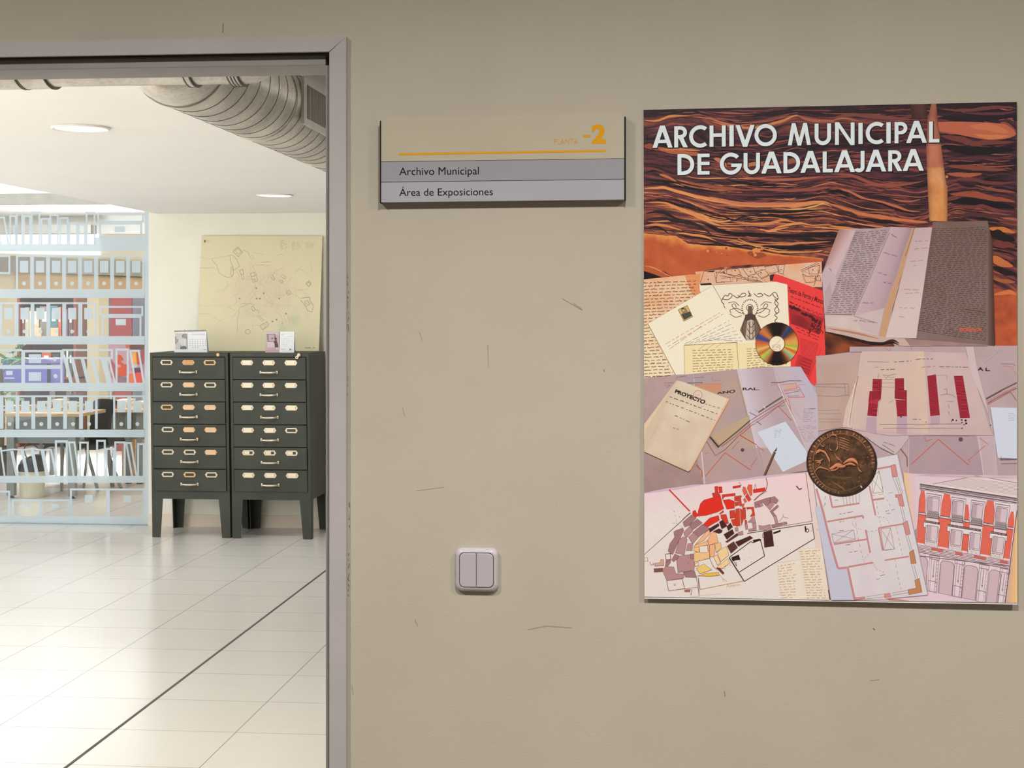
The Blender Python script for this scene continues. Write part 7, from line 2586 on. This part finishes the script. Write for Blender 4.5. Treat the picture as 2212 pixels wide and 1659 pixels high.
for pts in ([(570, 710), (600, 900), (640, 1080), (665, 1150)], [(780, 560), (800, 700), (830, 800)], [(970, 800), (1005, 960), (1035, 1090)], [(960, 1120), (990, 1290), (1020, 1420)], [(730, 500), (970, 462)], [(690, 850), (800, 832)], [(800, 260), (850, 460)], [(860, 500), (920, 610)], [(780, 700), (870, 715), (900, 770)], [(540, 760), (580, 810), (640, 828)], [(718, 1050), (660, 1110)], [(750, 1150), (780, 1210), (860, 1245)]):
    for i in range(len(smooth(P7(*pts), 6)) - 1):
        if i % 2 == 0:
            P.line(smooth(P7(*pts), 6)[i:i + 2], 0.8, (160, 112, 96), same=(i > 0))
for (x0, y0, x1, y1) in ((420, 678, 570, 650), (865, 650, 960, 630), (880, 672, 930, 665), (515, 1050, 600, 1035), (815, 1275, 875, 1262), (480, 978, 540, 968), (415, 752, 470, 742), (420, 840, 460, 834), (860, 1028, 920, 1018), (375, 545, 410, 538), (780, 1310, 820, 1302)):
    a, b_ = P7((x0, y0), (x1, y1))
    P.up()
    P.scribble(a[0], a[1], b_[0], b_[1], 0.9, (120, 84, 76), 0.9, 1.6)
for k in range(6):
    P.line(P7((450 + k * 32, 500 - k * 4), (465 + k * 30, 588 - k * 5)), 0.7, (150, 112, 104), same=(k > 0))
P.scribble(*P7((285, 500))[0], *P7((280, 540))[0], 0.9, (170, 120, 104), 0.8, 1.6)
P.line(P7((262, 605), (285, 565), (280, 590)), 0.8, (170, 120, 104))

# ---------------------------------------------------------------- bronze seal
cx, cy = P5((439, 1162))[0]
RS, RSy = 75.6, 72.4
P.disc(cx + 2.0, cy + 2.6, RS, (58, 40, 40), RSy, n=60)
P.up(0)
b0 = len(P.V)
NR, NA = 30, 120
for j in range(NR + 1):
    r = j / NR
    for i in range(NA):
        a = 2 * math.pi * i / NA
        u, v = cx + RS * r * math.cos(a), cy + RSy * r * math.sin(a)
        n = 0.5 + fbm(u * 0.05, v * 0.05, 3.0) + 0.7 * fbm(u * 0.16, v * 0.16, 7.0)
        c = lerp3((52, 34, 24), (122, 84, 56), max(0, min(1, n)))
        if v > cy + 12:
            c = lerp3(c, (66, 52, 36), 0.5)
        if r > 0.96:
            c = lerp3(c, (44, 28, 22), 0.7)
        P.V.append((u, v, P.layer))
        P.C.append(c)
for j in range(NR):
    for i in range(NA):
        k = (i + 1) % NA
        P.P.append((b0 + j * NA + i, b0 + j * NA + k, b0 + (j + 1) * NA + k, b0 + (j + 1) * NA + i))
        P.G.append(P.layer)
cop, cop2, hil = (190, 112, 76), (150, 88, 58), (214, 144, 104)
for i in range(44):
    a = math.radians(95 + 265 * i / 43)
    if RP.random() < 0.12:
        continue
    p = [(cx + RS * r * math.cos(a + d), cy + RSy * r * math.sin(a + d)) for r, d in ((0.86, RP.uniform(-0.02, 0.02)), (0.95, RP.uniform(-0.02, 0.02)))]
    P.line(p, RP.uniform(1.2, 2.2), RP.choice(((168, 116, 82), (146, 96, 66), (190, 136, 98))))
    if RP.random() < 0.6:
        q = [(cx + RS * r * math.cos(a + d), cy + RSy * r * math.sin(a + d)) for r, d in ((0.905, 0.0), (0.905, 0.045))]
        P.line(q, 1.3, (160, 108, 76))
P.ring(cx, cy, 60.5, 62.2, (150, 100, 70), 100, 330)
P.ring(cx, cy, 58.5, 60.0, (60, 38, 28), 100, 330)
for k in range(120):
    a, r = RP.uniform(0, 6.28), RS * RP.random() ** 0.5 * 0.93
    P.disc(cx + r * math.cos(a), cy + r * math.sin(a) * 0.96, RP.uniform(0.7, 2.2), RP.choice(((46, 30, 24), (84, 58, 40), (112, 78, 52), (60, 46, 30))), n=9)


def relief(pts, w, c=cop):
    P.streak([(p[0] + 1.2, p[1] + 1.8) for p in P5(*pts)], w + 1.5, (40, 22, 16))
    P.streak(P5(*pts), w, c)
    P.streak([(p[0] - 0.6, p[1] - w * 0.14) for p in P5(*pts)], w * 0.4, hil)


# a horse and its rider in relief
relief([(188, 1092), (200, 1062), (232, 1048), (268, 1062)], 6.5)
relief([(225, 1050), (275, 1060), (308, 1110), (328, 1165), (318, 1222)], 7.5)
relief([(318, 1228), (350, 1214), (400, 1186), (448, 1190)], 8)
relief([(380, 1200), (440, 1206), (500, 1192)], 7, cop2)
relief([(455, 1180), (500, 1146), (552, 1140), (592, 1170), (602, 1206)], 8)
relief([(470, 1192), (530, 1178), (580, 1196)], 6, cop2)
relief([(598, 1205), (612, 1240), (640, 1262)], 4, cop2)
relief([(420, 1212), (380, 1236), (330, 1245)], 4, cop2)
relief([(450, 1165), (410, 1120), (375, 1080)], 4, cop2)
relief([(310, 1170), (320, 1240)], 6, cop2)
relief([(170, 1275), (220, 1215), (300, 1230), (330, 1260)], 3, (150, 100, 68))
relief([(180, 1150), (230, 1150), (262, 1130)], 4, (140, 92, 62))
relief([(190, 1170), (240, 1165), (215, 1190)], 3, (140, 92, 62))
relief([(392, 920), (400, 960), (405, 1010), (385, 1050)], 7)
relief([(315, 890), (330, 960), (325, 1030), (350, 1050)], 3.5, (156, 104, 72))
relief([(330, 900), (380, 900), (400, 930)], 3, (156, 104, 72))
relief([(370, 1070), (400, 1120), (420, 1140)], 4, cop2)
for k in range(5):
    P.streak(P5((410, 920 + k * 22), (460, 930 + k * 24), (520, 955 + k * 24)), 1.7, (176, 124, 86))
relief([(520, 930), (522, 1080)], 3, (120, 80, 56))
relief([(230, 980), (262, 1010), (280, 990)], 3, (140, 92, 62))
for k in range(6):
    P.streak(P5((250 + k * 40, 1290 + k * 8), (330 + k * 40, 1310), (400 + k * 35, 1290 + k * 22)), RP.uniform(2, 4), RP.choice(((96, 70, 44), (120, 80, 46), (74, 54, 36))))
P.streak(P5((330, 1340), (430, 1400), (480, 1440)), 3.5, (136, 88, 50))
for k in range(9):
    P.line(P5((270 + k * 16, 1385 + k * 7), (278 + k * 16, 1420 + k * 6)), 1.4, (104, 74, 56))
P.line(P5((625, 1390), (640, 1410)), 2.2, (220, 206, 196))
P.streak(P5((300, 1440), (480, 1440), (640, 1370), (720, 1270)), 2, (104, 74, 52))

# ---------------------------------------------------------------- white title
TT = (230, 238, 240)


class Letter:
    """geometric capitals drawn in pixels; e swells the shape for the dark edge"""

    def __init__(self, x0, x1, base, slope, h, s, e, c):
        self.x0, self.w, self.h, self.s, self.e, self.c = x0, x1 - x0, h, s, e, c
        self.base, self.slope = base, slope

    def px(self, x, y):
        u = self.x0 + x
        return (u, self.base + self.slope * x - y)

    def poly(self, pts):
        P.poly([self.px(*p) for p in pts], self.c, True)

    def bar(self, x0, y0, x1, y1):
        e = self.e
        P.up(1)
        self.poly([(x0 - e, y0 - e), (x1 + e, y0 - e), (x1 + e, y1 + e), (x0 - e, y1 + e)])

    def diag(self, x0, y0, x1, y1, wx):
        e = self.e
        P.up(1)
        l = math.hypot(x1 - x0, y1 - y0)
        ex = e * l / abs(y1 - y0)
        k = (x1 - x0) / (y1 - y0)
        ya, yb = min(y0, y1) - e, max(y0, y1) + e
        xa, xb = x0 + (ya - y0) * k, x0 + (yb - y0) * k
        self.poly([(xa - ex, ya), (xa + wx + ex, ya), (xb + wx + ex, yb), (xb - ex, yb)])

    def arc(self, cx, cy, rx, ry, s, a0, a1):
        e = self.e
        P.up(1)
        n = 36
        for i in range(n):
            p, q = (math.radians(a0 + (a1 - a0) * k / n) for k in (i, i + 1))
            self.poly([(cx + (rx + e) * math.cos(p), cy + (ry + e) * math.sin(p)), (cx + (rx + e) * math.cos(q), cy + (ry + e) * math.sin(q)),
                       (cx + (rx - s - e) * math.cos(q), cy + (ry - s - e) * math.sin(q)), (cx + (rx - s - e) * math.cos(p), cy + (ry - s - e) * math.sin(p))])

    def draw(self, ch):
        w, h, s = self.w, self.h, self.s
        if ch == 'A':
            wx = s * 1.16
            m = w / 2
            self.diag(0, 0, m - wx * 0.5 - 0.4, h + 2, wx)
            self.diag(w - wx, 0, m - wx * 0.5 + 0.4, h + 2, wx)
            self.bar(w * 0.22, h * 0.22, w * 0.78, h * 0.22 + s * 0.86)
        elif ch == 'V':
            wx = s * 1.12
            m = w / 2
            self.diag(0, h, m - wx * 0.5, -1.5, wx)
            self.diag(w - wx, h, m - wx * 0.5, -1.5, wx)
        elif ch == 'I':
            self.bar(0, 0, w, h)
        elif ch == 'H':
            self.bar(0, 0, s, h)
            self.bar(w - s, 0, w, h)
            self.bar(0, h * 0.46, w, h * 0.46 + s * 0.9)
        elif ch == 'E':
            self.bar(0, 0, s, h)
            for y in (0, h * 0.45, h - s * 0.9):
                self.bar(0, y, w, y + s * 0.9)
        elif ch == 'L':
            self.bar(0, 0, s, h)
            self.bar(0, 0, w, s * 0.9)
        elif ch == 'N':
            self.bar(0, -1, s, h + 1)
            self.bar(w - s, -1, w, h + 1)
            self.diag(0, h + 2, w - s * 1.05, -2, s * 1.05)
        elif ch == 'M':
            self.diag(0, 0, w * 0.17, h + 1, s)
            self.diag(w - s, 0, w * 0.83 - s, h + 1, s)
            self.diag(w * 0.17, h + 2, w * 0.5 - s * 0.45, -1, s * 0.95)
            self.diag(w * 0.83 - s * 0.95, h + 2, w * 0.5 - s * 0.5, -1, s * 0.95)
        elif ch == 'U':
            r = w / 2
            self.bar(0, r * 0.9, s, h)
            self.bar(w - s, r * 0.9, w, h)
            self.arc(r, r - 1, r, r, s, 180, 360)
        elif ch == 'J':
            self.bar(w - s, w * 0.4, w, h)
            self.arc(w * 0.46, w * 0.5 - 1, w * 0.54, w * 0.5, s, 205, 360)
        elif ch == 'O':
            self.arc(w / 2, h / 2, w / 2, h / 2 + 1.2, s, 0, 360)
        elif ch == 'C':
            r = h / 2 + 1.2
            self.arc(r, h / 2, r, r, s, 52, 308)
        elif ch == 'G':
            r = h / 2 + 1.2
            self.arc(r, h / 2, r, r, s, 42, 360)
            self.bar(w * 0.54, h * 0.5 - s * 0.9, w - 0.5, h * 0.5)
        elif ch == 'D':
            self.bar(0, 0, s, h)
            r = h / 2
            k = w - r
            self.bar(0, 0, max(k, s), s * 0.92)
            self.bar(0, h - s * 0.92, max(k, s), h)
            self.arc(k, h / 2, r, r, s, -90, 90)
        elif ch in 'RP':
            self.bar(0, 0, s, h)
            r = h * 0.29
            k = min(w * 0.92, w) - r if ch == 'R' else w - r
            self.bar(0, h - s * 0.9, k, h)
            self.bar(0, h - 2 * r, k, h - 2 * r + s * 0.85)
            self.arc(k, h - r, r, r, s * 0.95, -90, 90)
            if ch == 'R':
                self.diag(w - s * 1.25, 0, s * 1.0, h - 2 * r + s * 0.4, s * 1.2)


L1 = [('A', 1409.4, 1452.7), ('R', 1456.5, 1486.3), ('C', 1488.6, 1525.8), ('H', 1532.8, 1567.6), ('I', 1575.6, 1585.0), ('V', 1588.8, 1630.2), ('O', 1629.7, 1678.1), ('M', 1701.8, 1751.6), ('U', 1759.7, 1795.2),
      ('N', 1803.7, 1846), ('I', 1854.2, 1863.5), ('C', 1870.1, 1908.1), ('I', 1914.7, 1924), ('P', 1932.4, 1960), ('A', 1957.5, 2002.3), ('L', 2006.8, 2029.2)]
L2 = [('D', 1463.5, 1499.6), ('E', 1506.6, 1532.8), ('G', 1555, 1600.6), ('U', 1606.3, 1641.6), ('A', 1644.3, 1688.5), ('D', 1692.3, 1728.4), ('A', 1729, 1772.6), ('L', 1777.2, 1799), ('A', 1801.8, 1847), ('J', 1846.0, 1867.5),
      ('A', 1869.7, 1914.5), ('R', 1918.7, 1949.5), ('A', 1949.9, 1995.6)]
PRT = P
P = Art(plane_y(lambda u, v: postY(u, v) - 0.0002), gain=1.0, step=1.0e-5)
P.base = 60
for e, c, dx, dy in ((1.5, (26, 12, 14), 0.8, 0.9), (0.0, TT, 0, 0)):
    for line, b0, sl, h in ((L1, 319.5, -0.0190, 45.8), (L2, 378.2, -0.0178, 45.2)):
        u0 = line[0][1]
        P.up(8)
        for ch, x0, x1 in line:
            Letter(x0 + dx, x1 + dx, b0 + sl * (x0 - u0) + dy, sl, h, 8.4, e, c).draw(ch)
M_print = printed('poster_print', 0.5, 0.3)
P.base = 30
P.build('title_lettering', M_print, po)
P = PRT
for i, (u, v, l) in enumerate(P.V):       # trim the print to the sheet
    k = (v - 237) / 1060.0
    u = min(max(u, 1390.2 + 2 * k), 2196.8 + 1.2 * k)
    s = (u - 1390) / 807.0
    P.V[i] = (u, min(max(v, 237.1 - 17 * s), 1290.2 + 12.0 * s), l)
P.build('collage_print', M_print, po)
print('ink levels', P.top)
